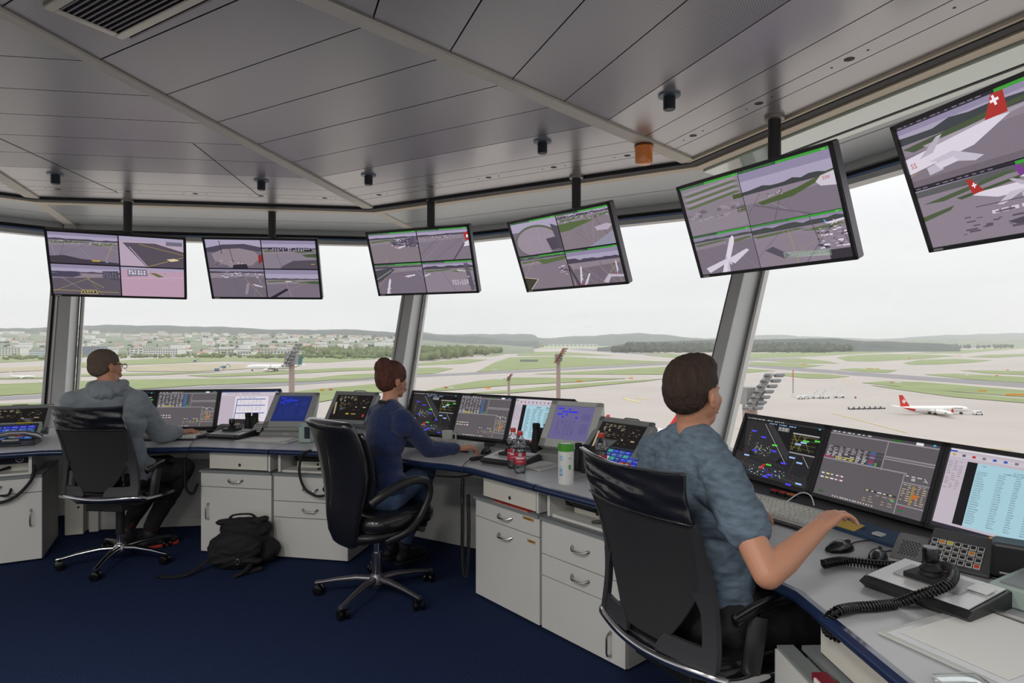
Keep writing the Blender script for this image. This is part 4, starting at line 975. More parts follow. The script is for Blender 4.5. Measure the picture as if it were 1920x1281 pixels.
        c.sub(0, .555, .44, 1); quad_base(c, .16, seed=32, ground='786e7a', lines=2, sky='8a8295', hill='4b4a50'); plane2d(c, .5, .75, .8, 1.05, fin='cfc7d4'); c.poly([(.1, .85), (.48, .68), (.55, .74), (.15, .98)], 'd0c8d6'); c.poly([(.5, .7), (.86, .5), (.9, .54), (.62, .82)], 'd0c8d6')
        c.sub(.445, .56, 1, 1); quad_base(c, .2, seed=33, ground='887d89', lines=8, sky='9a91a8', hill='46494a', amp=.12); c.line((.66, 0), (.72, .75), .008, '544d57'); c.poly([(.1, .62), (.2, .55), (.38, .8), (.3, .86)], '56505a'); c.poly([(.3, .72), (.8, .78), (.8, .92), (.3, .84)], '9aa29c'); c.dashes(.3, .75, .5, .12, 2, 20, '6e7773', 1, .7); c.poly([(.78, .8), (1, .8), (1, 1), (.78, 1)], '3a343c'); plane2d(c, .9, .22, .2, .1, fin='5f9fd0'); c.speck(.68, .3, .32, .45, 60, ['e2dae8', '3a343c', '9a91a2'], .03)
        for w_ in ((0, 0, .44, .55), (.445, 0, 1, .555), (0, .555, .44, 1), (.445, .56, 1, 1)): c.sub(*w_); header(c)
    elif n == 6:
        c.sub(0, 0, 1, .495); quad_base(c, .28, seed=41, ground='7e747f', lines=2, sky='a59cb4', hill='3c4044', grass=False, amp=.16); c.poly([(.0, .36), (.5, .22), (.9, .17), (.95, .20), (.5, .28), (.05, .45)], '46533a'); c.poly([(.1, .40), (.55, .30), (.58, .33), (.15, .5)], 'a39aa6'); c.poly([(0, .55), (.3, .45), (.3, .50), (0, .62)], '4c5a40')
        plane2d(c, .14, .60, .70, .13, flip=-1, cross=True, fin='a8302c'); c.text('SS', .015, .70, .06, 'b0383a'); c.poly([(.13, .72), (.22, .70), (.24, .78), (.15, .82)], 'd3cbd8'); c.rect(.0, .9, 1, .1, '6f6570')
        c.sub(0, .505, 1, 1); c.rect(0, 0, 1, 1, '8a7f8b'); c.rect(0, 0, 1, .08, 'a59cb4'); c.poly([(0, .06), (1, .03), (1, .12), (0, .16)], '5b5a5c')
        c.poly([(.02, .28), (.4, .10), (.45, .12), (.12, .3)], '4c5a40'); c.poly([(.18, .30), (.6, .14), (.62, .17), (.2, .34)], '46533a'); c.poly([(0, .48), (.16, .40), (.14, .46), (0, .56)], '4c5a40')
        plane2d(c, .45, .36, .40, 0, fin='a8302c', cross=True); c.text('SWISS', .47, .372, .026, 'b0383a'); plane2d(c, .60, .2, .3, .1, fin='7a3f8a')
        for k in range(8): c.rect(.31 + k * .04, .60 - k * .004, .028, .05, 'cfc7d3')
        c.line((.25, .5), (1, .52), .01, '433c46'); c.poly([(.36, .80), (.62, .68), (.66, .78), (.42, .9)], '4f4853'); c.speck(.5, .66, .4, .25, 40, ['e2dae8', '3a343c'], .02); c.speck(.15, .6, .25, .3, 20, ['5b525d'], .03)
        for w_ in ((0, 0, 1, .495), (0, .505, 1, 1)): c.sub(*w_); header(c)
    c.sub(0, 0, 1, 1)
def radar_page(c, big=False, seed=1):
    g = random.Random(seed); c.seed = random.Random(seed)
    c.rect(0, 0, 1, 1, '0c0c0d'); c.rect(0, 0, 1, .03, '2e2e30'); c.dashes(.02, .005, .5, .02, 1, 20, 'b8b8b8', .8, .8)
    for p in ([(.02, .06), (.30, .05), (.62, .55), (.55, .68), (.30, .66), (.08, .5)], [(.0, .62), (.6, .7), (.95, .78), (1, .98), (0, .98)], [(.07, .05), (.15, .05), (.2, .95), (.12, .95)]): c.poly(p, '252527')
    c.poly([(.30, .06), (.38, .06), (.80, .66), (.74, .74)], '2f2f31'); c.line((.28, .08), (.72, .74), .004, 'c9c9c9'); c.line((.0, .66), (.9, .82), .03, '1b1b1d'); c.line((.05, .80), (.95, .95), .03, '333336')
    c.rect(.66, .16, .30, .27, '101010'); c.rect(.66, .145, .31, .022, 'a0a0a0')
    for i in range(7): c.line((.66 + .3 * g.random(), .17), (.66 + .3 * g.random(), .43), .004, '7d7a35')
    for i in range(4): c.line((.66, .2 + .06 * i), (.96, .18 + .07 * g.random() + .05 * i), .004, '7d7a35')
    c.rect(.68, .47, .30, .33, '1c1c1e'); c.rect(.68, .462, .30, .02, '8f8f8f'); c.line((.85, .5), (.95, .66), .004, 'cccccc'); c.line((.75, .8), (.78, .5), .02, '2c2c2e')
    for (x, y, k) in ((.80, .24, 'g'), (.78, .27, 'l'), (.72, .31, 'l'), (.93, .21, 'g'), (.13, .22, 'b'), (.45, .40, 'g'), (.46, .50, 'b'), (.62, .66, 'b'), (.45, .74, 'g'), (.13, .66, 'l'), (.70, .54, 'l'), (.80, .60, 'l'), (.45, .94, 'b'), (.50, .90, 'b'), (.75, .97, 'b'), (.86, .92, 'l'), (.28, .3, 'b'), (.22, .55, 'b')):
        c.rect(x, y, .07, .026, {'g': '4fce46', 'l': '9cb9e8', 'b': '4a44f0'}[k])
    c.poly([(.41, .76), (.45, .75), (.42, .84), (.38, .845)], 'b3211c')
    c.speck(.22, .42, .24, .2, 60, ['d8e8d8', 'a9c9a9', 'e8d8c0'], .008); c.speck(.25, .80, .45, .15, 60, ['a9d9b9', 'd8e8d8', '4a44f0'], .010); c.speck(.05, .5, .8, .45, 26, ['c02a22'], .008); c.speck(.12, .2, .03, .3, 22, ['d89a62', 'e8c8a0'], .006)
    c.dashes(.34, .05, .34, .03, 1, 16, '9fc0f0', .85, .6); c.rect(.47, .09, .14, .07, '6d6d6d'); c.dashes(.48, .1, .12, .05, 4, 3, 'c0c0c0', .9, .5); c.rect(.94, .02, .02, .022, '49b8e8')
def strips_page(c, seed=1, full=True):
    c.seed = random.Random(seed); c.rect(0, 0, 1, 1, '5c575b'); c.rect(0, 0, 1, .03, '47444a'); c.dashes(.02, .006, .4, .02, 1, 8, 'c9c6ca', .9, .7); c.rect(0, .035, 1, .018, '8d888d')
    c.rect(.60, .0, .08, .035, '2f5a2c'); c.rect(.80, .0, .06, .035, 'e0e0e0')
    y1 = .43; c.rect(.565, .05, .008, y1 - .02, '908b90'); c.rect(0, y1, .79, .018, '8d888d'); c.rect(.575, .25, .425, .02, '8d888d'); c.rect(.575, .285, .425, .016, '8d888d'); c.rect(.77, y1 + .02, .006, .55, '9a959a'); c.rect(.775, .55, .225, .016, '8d888d'); c.rect(.775, .85, .225, .016, '8d888d')
    top = .23 if full else .07; n = 8 if full else 15
    for r in range(n):
        v = top + r * (y1 - top) / n; h = (y1 - top) / n
        c.rect(.0 if full else .03, v, .56 if full else .5, h * .78, '3c393d' if (r % 2 == 0 or r > n - 4) else '4f4b50', False)
        c.dashes(.02, v + h * .25, .42, h, 1, 7, 'd6d3d6' if r > n - 5 else 'a5a1a5', .9, .4); c.rect(.44, v, .05, h * .78, ('3f5f94', '3f5f94', '7c3450', '6585b8', '7c3450', '7c3450', '8a3a58', '3f5f94')[r % 8] if full else '3f6394')
        if r > n - 3: c.dashes(.12, v + h * .2, .2, h, 1, 4, 'd8cc3a', .9, .45); c.dashes(.5, v + h * .2, .05, h, 1, 1, '4fc648', 1, .5)
    if full: c.rect(0, y1 - .035, .10, .028, '8a3a5c')
    for i, v in enumerate((.66, .72)):
        c.dashes(.03, v, .25, .03, 1, 5, 'e0dde0', 1, .6); c.rect(.20, v, .03, .02, 'a85a78'); c.rect(.09, v, .025, .016, 'd8cc3a')
    c.rect(.48, .76, .28, .025, '3a373b'); c.rect(.60, .76, .03, .025, '4358c8'); c.dashes(.49, .765, .26, .02, 1, 5, 'd8c8a8', .9, .7); c.dashes(.48, .81, .28, .14, 4, 5, 'a8937a', .6, .3); c.rect(.72, .83, .03, .015, '4fc648')
    c.text('08', .84, .52, .05, 'e6e6e6'); c.dashes(.79, .46, .14, .02, 1, 3, 'c9c9c9', 1, .6); c.line((.94, .46), (.97, .51), .004, 'e6e6e6'); c.line((.935, .5), (.965, .495), .004, 'e6e6e6')
    c.dashes(.79, .58, .2, .26, 9, 5, 'b8a88e', .9, .35); c.rect(.865, .58, .02, .26, '8f7c4a'); c.rect(.88, .69, .045, .06, 'b8682f'); c.rect(.80, .88, .04, .03, '8a3a58'); c.rect(.80, .92, .04, .025, '2f6a2c'); c.dashes(.2, .96, .4, .03, 1, 16, 'b8b4b8', .9, .6); c.rect(.05, .93, .05, .03, '2f5a2c'); c.rect(.94, -.002, .02, .022, '49b8e8')
ROWS = [('EDW146K', 'WK146', 'HESH', 'A320', 'E58', '16'), ('UAL12', 'UA012', 'KORD', 'B763', 'E42', '16'), ('SWR7FL', 'LX1188', 'EDDN', 'E290', 'A01', '28'), ('SWR154', 'LX154', 'VABB', 'A333', 'E23', '16'), ('SWR183N', 'LX1830', 'LGAV', 'A333', 'A44', '28'),
        ('SWR252H', 'LX252', 'LLBG', 'A333', 'E53', '28'), ('VLG25WG', 'VY2171', 'LEMG', 'A320', 'A17', '28'), ('SWR188', 'LX188', 'ZSPD', 'B77W', 'E34', '16'), ('SWR12P', 'LX1248', 'ESSA', 'BCS3', 'A03', '28'), ('SWR207C', 'LX2158', 'LEPA', 'A20N', 'B37', '28'),
        ('SWR131R', 'LX1318', 'EETN', 'E295', 'A13', '28'), ('CFE12C', 'CJ870A', 'EGLC', 'E190', 'E27', '28'), ('SWR841U', 'LX2180', 'LEVC', 'A21N', 'B36', '28'), ('SWR998E', 'LX2086', 'LPPR', 'A20N', 'A49', '28'), ('UAL135', 'UA135', 'KEWR', 'B763', 'E43', '16'),
        ('SWR2108E', 'LX2110', 'LEMD', 'A343', 'B43', '28'), ('SQW16F', 'LX016', 'KJFK', 'A333', 'E20', '16'), ('AEE469', 'A3449', 'LGIR', 'A320', 'A08', '28'), ('EJU64XB', 'EJU7744', 'LPPR', 'A320', 'A05', '28'), ('LOT2CH', 'LO412', 'EPWA', 'E190', 'A48', '28'), ('BAW71FJ', 'BA711', 'EGLL', 'A320', 'E04', '28'), ('HBKMC', 'HBKMC', 'EDNY', 'BR22', 'MFG', '28')]
TM = ('0745', '0750', '0725', '0750', '0750', '0755', '0750', '0755', '0800', '0800', '0800', '0805', '0750', '0805', '0810', '0805', '0800', '0820', '0815', '0825', '0825', '0825')
def list_page(c, words=True):
    c.rect(0, 0, 1, 1, 'bcb2bd'); c.rect(0, 0, 1, .02, 'd8d3d8'); c.rect(.0, .02, .05, .02, '2f4fa8'); c.rect(.0, .055, 1, .05, 'c6bec6')
    for i, k in enumerate(('c09a5a', '55505a', 'b3262c', '77707a', '2f55b0', '2f55b0', '77707a', '77707a', '333340', '55505a', '55505a')): c.rect(.02 + i * .07, .06, .024, .028, k)
    for i in range(14): c.dashes(.01, .16 + i * .026, .12, .02, 1, 3, '8d8490', .9, .4)
    c.rect(.14, .14, .86, .78, '141416'); c.rect(.21, .14, .79, .78, 'a3c9d6')
    ink = '2b3b44'
    if words:
        c.text('10:08', .24, .175, .022, ink); c.text('A COM PAGE APRON CONTROL', .45, .20, .026, ink, 1.15); c.text('21APR NDC NEWS STRIKE GENEVA', .39, .226, .026, ink, 1.15)
        for s_, u in zip(('CALLSIGN', 'FLIGHT', 'DEST', 'TYP', 'TAR', 'RWY', 'SLOT'), (.22, .36, .47, .57, .65, .71, .78)): c.text(s_, u, .252, .022, ink, 1.1)
        for i, r in enumerate(ROWS):
            v = .28 + i * .0285
            for s_, u in zip(r + (TM[i], TM[i]), (.22, .36, .47, .57, .655, .72, .79, .87)):
                if u == .655 and i in (0, 2, 6, 9, 10, 19, 20): c.rect(.64, v - .020, .065, .023, '101214'); c.text(s_, u, v, .022, 'd8e8ee', 1.1)
                else: c.text(s_, u, v, .022, ink, 1.1)
    else:
        c.dashes(.4, .17, .5, .05, 2, 3, ink, 1, .4)
        for i in range(20): c.dashes(.24, .23 + i * .034, .74, .03, 1, 7, '5f8290', .95, .4)
        for i in (0, 2, 6, 11): c.rect(.68, .23 + i * .034, .06, .022, '101214')
    c.rect(0, .95, 1, .05, '2b2a33'); c.rect(.4, .96, .02, .02, 'd08a40'); c.rect(.94, -.002, .02, .022, '49b8e8')
def doc_page(c):
    c.rect(0, 0, 1, 1, 'b9adba'); c.rect(0, 0, 1, .03, '2f3f78'); c.rect(0, .04, 1, .09, 'c5bcc6'); c.dashes(.1, .06, .6, .04, 1, 14, '948c98', .8, .6)
    c.rect(.25, .15, .58, .80, 'ddd6de'); c.dashes(.32, .18, .3, .02, 1, 4, '6a6470', .9, .6)
    for v in (.22, .40, .62): c.rect(.28, v, .5, .022, '2f4f9e')
    c.line((.29, .22), (.27, .8), .012, '2f4f9e')
    for v in (.27, .45, .67): c.dashes(.33, v, .42, .12, 5, 6, 'a59da8', .9, .3)
    c.rect(0, .96, 1, .04, '2b2a33'); c.rect(.94, -.002, .02, .022, '49b8e8')
def crt_page(c, dark=True):
    b = '1d2a66' if dark else '66618c'; c.rect(0, 0, 1, 1, b); k = '2436d8' if dark else '3838d4'
    for (x, y, w) in ((.05, .05, .08), (.14, .05, .06), (.33, .06, .05), (.18, .14, .10), (.29, .14, .06), (.36, .14, .22), (.07, .22, .07), (.15, .22, .06), (.28, .22, .05), (.20, .30, .05), (.55, .30, .06)): c.rect(x, y, w, .055, k)
    c.dashes(.12, .42, .5, .45, 12, 5, '24357c' if dark else '58547e', .9, .5); c.rect(.72, .2, .2, .2, '22306e' if dark else '5f5a86'); c.rect(.72, .5, .2, .3, '22306e' if dark else '5f5a86')
def touch_page(c, seed=1):
    g = random.Random(seed); c.rect(0, 0, 1, 1, '14161e'); c.rect(.02, .02, .8, .05, '2b3444'); pal = ['2a33b8', '2f3dc4', '2a33b8', '2f8a86', '2f8a86', '3a5a9a', '23408a']
    for r in range(5):
        for k in range(6): c.rect(.03 + k * .16, .13 + r * .165, .145, .145, '8a3a22' if (r == 3 and k in (3, 4)) else ('c8d0d4' if (k == 0 and r in (2, 3)) else g.choice(pal))); c.dashes(.05 + k * .16, .18 + r * .165, .1, .05, 1, 2, '9aa6d8', .9, .5)
def black_radar(c):
    c.rect(0, 0, 1, 1, '14110f'); c.dashes(.08, .05, .5, .16, 4, 5, 'a0937a', .7, .35); c.poly([(.0, .3), (.04, .28), (.10, .75), (.06, .78)], 'a89878'); c.dashes(.15, .3, .3, .2, 4, 3, '7d7058', .7, .3); c.speck(.4, .1, .5, .5, 26, ['6f624c', '8a7c60'], .02); c.rect(.40, .72, .08, .04, 'c8b830'); c.rect(.55, .72, .12, .04, '9a8a4a'); c.dashes(.6, .45, .3, .06, 1, 3, 'b0a080', .9, .6); c.rect(.86, .74, .05, .10, 'a03a28'); c.text('Y.', .10, .26, .10, 'c8bfa8'); c.text('K.', .22, .26, .10, 'c8bfa8')

def tilt_thing(name, label, cat, loc, yaw, tilt, group=None):
    t = thing(name, label, cat, loc, 0, group); t.rotation_euler = (-R(tilt), 0, -R(yaw)); return t
# ---- big screens hanging from the ceiling
hang = [((-3.35, 5.24, 2.145), -26.1, -27, 'far left'), ((-2.28, 5.64, 2.167), -5.5, -23.8, ''), ((-.78, 5.29, 2.187), 21.7, -20.6, ''), ((.39, 4.55, 2.172), 46.6, -22.6, ''), ((1.345, 3.36, 2.172), 60.5, -21.2, ''), ((1.87, 2.22, 2.17), 77.7, -21, '')]
desc = ['hanging screen showing dark aprons and a pink lit stand, farthest left', 'hanging screen without green bars, second from the left', 'hanging screen with green bars between the two left window posts, above the woman',
        'hanging screen with green bars and a round fisheye view, before the beacon', 'large hanging screen with a parked jet and a jet bridge, on the thick pole', 'nearest hanging screen showing jets with red tails, cut by the right edge']
for i, (loc, yaw, tl, _) in enumerate(hang):
    W_, H_ = 1.0, .582
    t = tilt_thing('hanging_screen', desc[i], 'screen', loc, yaw, tl, 'screens hanging from the ceiling')
    MB().box((0, .022, 0), (W_, .044, H_)).build('housing', M_bezel, t, bevel=.004)
    fr_ = MB(); b_ = .018
    for x, z, w, h in ((0, H_ / 2 - b_ / 2, W_, b_), (0, -H_ / 2 + b_ / 2, W_, b_), (-W_ / 2 + b_ / 2, 0, b_, H_), (W_ / 2 - b_ / 2, 0, b_, H_)): fr_.box((x, -.004, z), (w, .014, h))
    fr_.build('bezel', mat('hanging_bezel', '3a3a3c', .35, .3), t)
    MB().box((W_ / 2 + .0015, .02, 0), (.003, .046, H_ * .98)).build('metal_side', M_satin, t)
    MB().box((-W_ / 2 + .05, -.0115, -H_ / 2 + .009), (.045, .001, .008)).build('badge', M_greyp, t)
    c = Canvas(W_ - 2 * b_, H_ - 2 * b_); wall_picture(c, i + 1); c.build(t)
    MB().box((0, .07, .05), (.22, .05, .22)).build('bracket', M_black, t)
    # pole, upright in the world
    n = Vector((math.sin(R(yaw)), math.cos(R(yaw)), 0)); r = Vector((n.y, -n.x, 0)); q = Vector(loc) + r * .05 + n * .075
    p = MB(); p.cyl((q.x, q.y, 2.20), (q.x, q.y, ZC - .004), .034, n=24)
    inv = t.matrix_basis.inverted(); po = MB(); po.M = inv; po.cyl((q.x, q.y, 2.20), (q.x, q.y, ZC - .003), .034, n=24); po.build('pole', M_bezel, t, True)
    pf = MB(); pf.M = inv; pf.lathe([(.036, ZC - .02), (.052, ZC - .018), (.052, ZC - .001)], (q.x, q.y, 0)).build('flange', mat('flange_steel', '9a9690', .4, .6), t, True)
# ---- screen rows on the desks
rows = [(Vector((-2.685, 5.10, 0)), -6.8, .492, 'of the man in the hoodie', ('radar', 'strips2', 'doc')), (Vector((-.18, 4.47, 0)), 32.1, .475, 'of the woman', ('radar2', 'strips3', 'list')), (Vector((1.565, 2.585, 0)), 67.4, .523, 'of the man in the t-shirt', ('radar3', 'strips', 'list3'))]
for (top, yaw, w, who, kinds) in rows:
    lean = 23; h = .335; H2 = h / 2; n = dirv(yaw); r = rgt(yaw)
    for j, kd in enumerate(kinds):
        c0 = top + r * (j - 1) * (w + .001) - n * H2 * math.sin(R(lean)) + Vector((0, 0, (1.098 if yaw < 0 else 1.112) - H2 * math.cos(R(lean))))
        what = {'r': 'dark radar map', 's': 'grey strip table', 'd': 'document page', 'l': 'light blue list'}[kd[0]]
        t = tilt_thing('desk_monitor', 'desk monitor with %s on the desk %s' % (what, who), 'monitor', c0, yaw, lean, 'desk monitors in rows of three')
        MB().box((0, .022, 0), (w, .04, h)).build('housing', M_bezel, t, bevel=.003)
        b_ = .017; fr_ = MB()
        for x, z, w1, h1 in ((0, h / 2 - b_ / 2, w, b_), (0, -h / 2 + b_ / 2, w, b_), (-w / 2 + b_ / 2, 0, b_, h), (w / 2 - b_ / 2, 0, b_, h)): fr_.box((x, -.003, z), (w1 - .001, .012, h1))
        fr_.build('bezel', M_bezel, t)
        c = Canvas(w - 2 * b_, h - 2 * b_)
        if kd[0] == 'r': radar_page(c, seed=len(kd) + j + 1)
        elif kd == 'strips': strips_page(c, 1)
        elif kd[0] == 's': strips_page(c, 4, False)
        elif kd == 'doc': doc_page(c)
        else: list_page(c, kd == 'list3')
        c.build(t)
        MB().box((0, .07, -.06), (.16, .06, .14)).build('bracket', M_black, t)
        ft = MB(); ft.M = t.matrix_basis.inverted(); q = c0 + n * .08; ft.cyl((q.x, q.y, ZD + .03), (q.x, q.y, c0.z - .03), .02); ft.build('stand', M_black, t)

# =================================================================== THINGS ON THE DESKS
def on(px, py, z=ZD): return P(px, py, z)
def coil(parent, path, rad=.011, wire=.0026, pitch=.0065, name='coil_cord', m=None, top=False):
    """spiral cord following a smoothed path of points"""
    pts = [Vector(p) for p in path]; cur = []
    for i in range(len(pts) - 1):       # Catmull-Rom
        p0, p1, p2, p3 = pts[max(0, i - 1)], pts[i], pts[i + 1], pts[min(len(pts) - 1, i + 2)]
        for k in range(12):
            t = k / 12; cur.append(.5 * ((2 * p1) + (p2 - p0) * t + (2 * p0 - 5 * p1 + 4 * p2 - p3) * t * t + (3 * p1 - p0 - 3 * p2 + p3) * t ** 3))
    cur.append(pts[-1])
    L = [0]
    for a, b in zip(cur, cur[1:]): L.append(L[-1] + (b - a).length)
    n = int(L[-1] / pitch * 10); out = []; j = 0; u = None
    for i in range(n + 1):
        s = L[-1] * i / n
        while j < len(L) - 2 and L[j + 1] < s: j += 1
        f = (s - L[j]) / max(1e-9, L[j + 1] - L[j]); p = cur[j].lerp(cur[j + 1], f); d = (cur[j + 1] - cur[j]).normalized()
        if u is None: u = d.orthogonal().normalized()
        u = (u - d * u.dot(d)).normalized(); w = d.cross(u); a = 2 * pi * s / pitch
        out.append(p + (u * math.cos(a) + w * math.sin(a)) * rad)
    o = MB().tube(out, wire, 5).build(name, m or M_blackg, parent, 'all'); return o
def smooth_path(path, n=8):
    pts = [Vector(p) for p in path]; cur = []
    for i in range(len(pts) - 1):
        p0, p1, p2, p3 = pts[max(0, i - 1)], pts[i], pts[i + 1], pts[min(len(pts) - 1, i + 2)]
        for k in range(n):
            t = k / n; cur.append(.5 * ((2 * p1) + (p2 - p0) * t + (2 * p0 - 5 * p1 + 4 * p2 - p3) * t * t + (3 * p1 - p0 - 3 * p2 + p3) * t ** 3))
    return cur + [pts[-1]]
def cable(name, label, path, r=.004, m=None, cat='cable', group=None):
    o = MB().tube(smooth_path(path), r, 8).build(name, m or M_rubber, None, 'all'); return tag(o, label, cat, group)
# ---- mice
def mouse(q, yaw, label, cord=None):
    t = thing('computer_mouse', label, 'mouse', q, -R(yaw), 'black computer mice')
    rs = []
    for k in range(9):
        u = k / 8; y = -.055 + .11 * u; w = .030 * math.sin(pi * min(.97, max(.06, u * .92 + .04))) ** .45; h = .036 * math.sin(pi * min(.97, max(.04, .12 + u * .80))) ** .6
        rs.append([(w * math.cos(a), y, .002 + max(0, h * math.sin(a))) for a in [-.25 + (pi + .5) * i / 14 for i in range(15)]])
    MB().rings(rs).build('shell', M_blackg, t, True, angle=60)
    MB().cyl((0, .030, .030), (0, .044, .030), .006, n=10).build('scroll_wheel', M_rubber, t)
    if cord: 
        ps = [t.matrix_basis.inverted() @ Vector(c) if False else (Matrix.Translation(q) @ Matrix.Rotation(-R(yaw), 4, 'Z')).inverted() @ Vector(c) for c in cord]
        MB().tube(smooth_path([(0, .05, .006)] + ps), .002, 6).build('mouse_cord', M_rubber, t, 'all')
    return t
def Zc(px, py, z=.764): return P(px, py, z)
mouse(on(394, 814), 60, 'black mouse beside the hand microphone on the left worktop', [Zc(402, 808), Zc(412, 804), Zc(425, 806)])
mouse(on(366, 811), 25, 'black mouse under the hand of the man in the hoodie')
mouse(on(881, 842), 40, 'black mouse under the hand of the woman', [Zc(900, 830), Zc(925, 828)])
mouse(on(911, 850), 20, 'black mouse lying right of the hand of the woman', [Zc(915, 838), Zc(935, 835), Zc(945, 838)])
mouse(on(1575, 1033), 70, 'black mouse with bronze sheen, nearer the keyboard on the right desk', [Zc(1600, 1018), Zc(1640, 1014), Zc(1690, 1030), Zc(1700, 1042)])
mouse(on(1646, 1050), 40, 'black mouse between the bronze one and the coil cord', [Zc(1662, 1034), Zc(1700, 1032), Zc(1722, 1052)])
# ---- keyboards
def keyboard(q, yaw, label, W=.46, D_=.17):
    t = thing('keyboard', label, 'keyboard', q, -R(yaw), 'light keyboards with dark tray'); t.scale = (1.08, 1.15, 1.25)
    MB().xprism([(-D_ / 2, 0), (-D_ / 2, .014), (D_ / 2 - .04, .026), (D_ / 2, .034), (D_ / 2, 0)], -W / 2, W / 2).build('case', M_greyp, t, bevel=.004)
    MB().xprism([(-D_ / 2 - .02, -.0), (-D_ / 2 - .02, .008), (-D_ / 2 + .01, .010), (-D_ / 2 + .01, 0)], -W / 2, W / 2).build('front_tray', M_black, t, bevel=.002)
    k = MB(); g = random.Random(5)
    for r in range(6):
        y = -D_ / 2 + .012 + r * .0205 + (.006 if r == 5 else 0); z = .0155 + (y + D_ / 2) * .095
        x = -W / 2 + .012; end = W * .5 - .012; c = 0
        while x < end - .014:
            w = .0185
            if r == 0 and .06 < x + W / 2 < .2: w = .10
            if c == 0: w *= 1.0 + .25 * r * (r < 5)
            if abs(x + w - (W / 2 - .155)) < .010: x += .008
            if abs(x + w - (W / 2 - .092)) < .010: x += .008
            k.box((x + w / 2, y + .0085, z + .0045), (w - .0016, .0185, .011), taper=.82); x += w; c += 1
    k.build('keys', M_keys, t)
    return t
keyboard(on(1450, 963, .762), 61, 'light keyboard nearest the camera, under the right hand of the man in the t-shirt', .46)
keyboard(on(838, 838), 32, 'light keyboard behind the white mug in front of the woman', .47)
keyboard(on(318, 822), -4, 'light keyboard under the arm of the man in the hoodie', .44)
# ---- joystick console
def joystick_console(q, yaw, label):
    t = thing('joystick_console', label, 'joystick console', q, -R(yaw), 'joystick consoles')
    MB().xprism([(-.10, 0), (-.13, .022), (-.10, .034), (.10, .050), (.13, .036), (.10, 0)], -.145, .145).build('base', M_black, t, bevel=.003)
    MB().hull([(-.135, -.098, .0355), (.135, -.098, .0355), (.135, .095, .0515), (-.135, .095, .0515)], [(-.135, -.098, .0385), (.135, -.098, .0385), (.135, .095, .0545), (-.135, .095, .0545)]).build('silver_top', mat('silver_top', 'd0d2d3', .35, .0), t)
    MB().box((-.005, .01, .0505), (.18, .10, .003), rx=4.5).build('inset_plate', mat('inset_plate', 'a2a4a6', .4, .0), t)
    MB().box((.105, .03, .055), (.05, .05, .002), rx=4.5).build('label_field', M_white, t)
    st = MB().box((-.01, .0, .058), (.10, .10, .016)).lathe([(.032, .064), (.026, .074), (.030, .080), (.022, .088), (.014, .094), (.009, .105)], (-.01, 0, 0)).build('stick_base', M_rubber, t, bevel=.002)
    MB().lathe([(.017, .100), (.021, .104), (.022, .135), (.020, .140)], (-.01, 0, 0)).build('knob', M_blackg, st, True); MB().lathe([(.0195, .1395), (.0195, .1425)], (-.01, 0, 0)).build('knob_cap', M_satin, st)
    return t
joystick_console(on(437, 820), 14, 'joystick console in front of the left keypad telephone')
joystick_console(on(958, 868), 32, 'joystick console behind the two water bottles')
joystick_console(on(1752, 1120), 62, 'large joystick console with the coil cord looped over it')
# ---- speaker wedge with keypad telephone
def keypad_phone(q, yaw, label, s=1.):
    t = thing('keypad_telephone', label, 'telephone', q, -R(yaw), 'keypad telephones with speaker wedge')
    a = 38
    kb = MB(); kb.M = Matrix.Scale(s, 4); kb.xprism([(-.08, 0), (-.085, .012), (.07, .135), (.10, .128), (.10, 0)], -.0, .24); kb.build('keypad_body', M_anth, t, bevel=.004)
    kk = MB(); kk.M = Matrix.Scale(s, 4); kc = MB(); kc.M = kk.M
    dy, dz = .155, .123; L = math.hypot(dy, dz)
    for r in range(4):
        for c in range(7):
            u = .16 + r * .155; y = -.085 + dy * u - .003; z = .012 + dz * u + .004; x = .022 + c * .0285
            kk.box((x, y, z), (.024, .022, .007), rx=math.degrees(math.atan2(dz, dy)))
            kc.box((x, y - .0028, z + .0035), (.018, .016, .002), col=('d04a30' if (r, c) == (0, 6) else 'c8c040' if (r, c) == (3, 2) else 'd0883a' if (r, c) in ((3, 1), (2, 5)) else '2a2a2c'), rx=math.degrees(math.atan2(dz, dy)))
    kk.build('key_frames', M_white, t); kc.build('keys', PRINT, t)
    sp = MB(); sp.M = Matrix.Scale(s, 4); sp.xprism([(-.10, 0), (-.10, .008), (.02, .085), (.06, .085), (.06, 0)], -.13, -.004); so = sp.build('speaker_wedge', mat('wedge_grey', '6f7172', .5), t, bevel=.003)
    h = MB(); h.M = sp.M
    for r in range(7):
        for c in range(6): 
            u = .2 + r * .09; h.box((-.10 + c * .013 + (r % 2) * .006, -.10 + .12 * u - .001, .008 + .077 * u + .002), (.006, .006, .001), rx=32)
    h.build('speaker_holes', M_dark, so); return t
keypad_phone(on(432, 813), 10, 'keypad telephone standing before the document screen on the left', .82)
keypad_phone(on(1742, 1050), 50, 'large keypad telephone beside the black loudspeaker on the right', .74)
keypad_phone(on(962, 838), 32, 'keypad telephone and wedge behind the water bottles', .8)
# small keypad on a wire stand
q = on(480, 818); t = thing('numeric_keypad', 'small dark keypad tilted on a wire stand beside the paper tray', 'keypad', q, -R(14))
MB().box((0, .03, .060), (.085, .085, .022), rx=48).build('body', M_anth, t, bevel=.003)
k = MB()
for r in range(6):
    for c in range(4): k.box((-.030 + c * .02, -.002 + r * .0118, .040 + r * .0128), (.014, .011, .004), rx=48)
k.build('keys', M_white, t); MB().tube([(-.04, .06, .05), (-.04, .05, .004), (-.05, -.03, .004), (.05, -.03, .004), (.04, .05, .004), (.04, .06, .05)], .003, 6).build('wire_stand', M_steel, t)
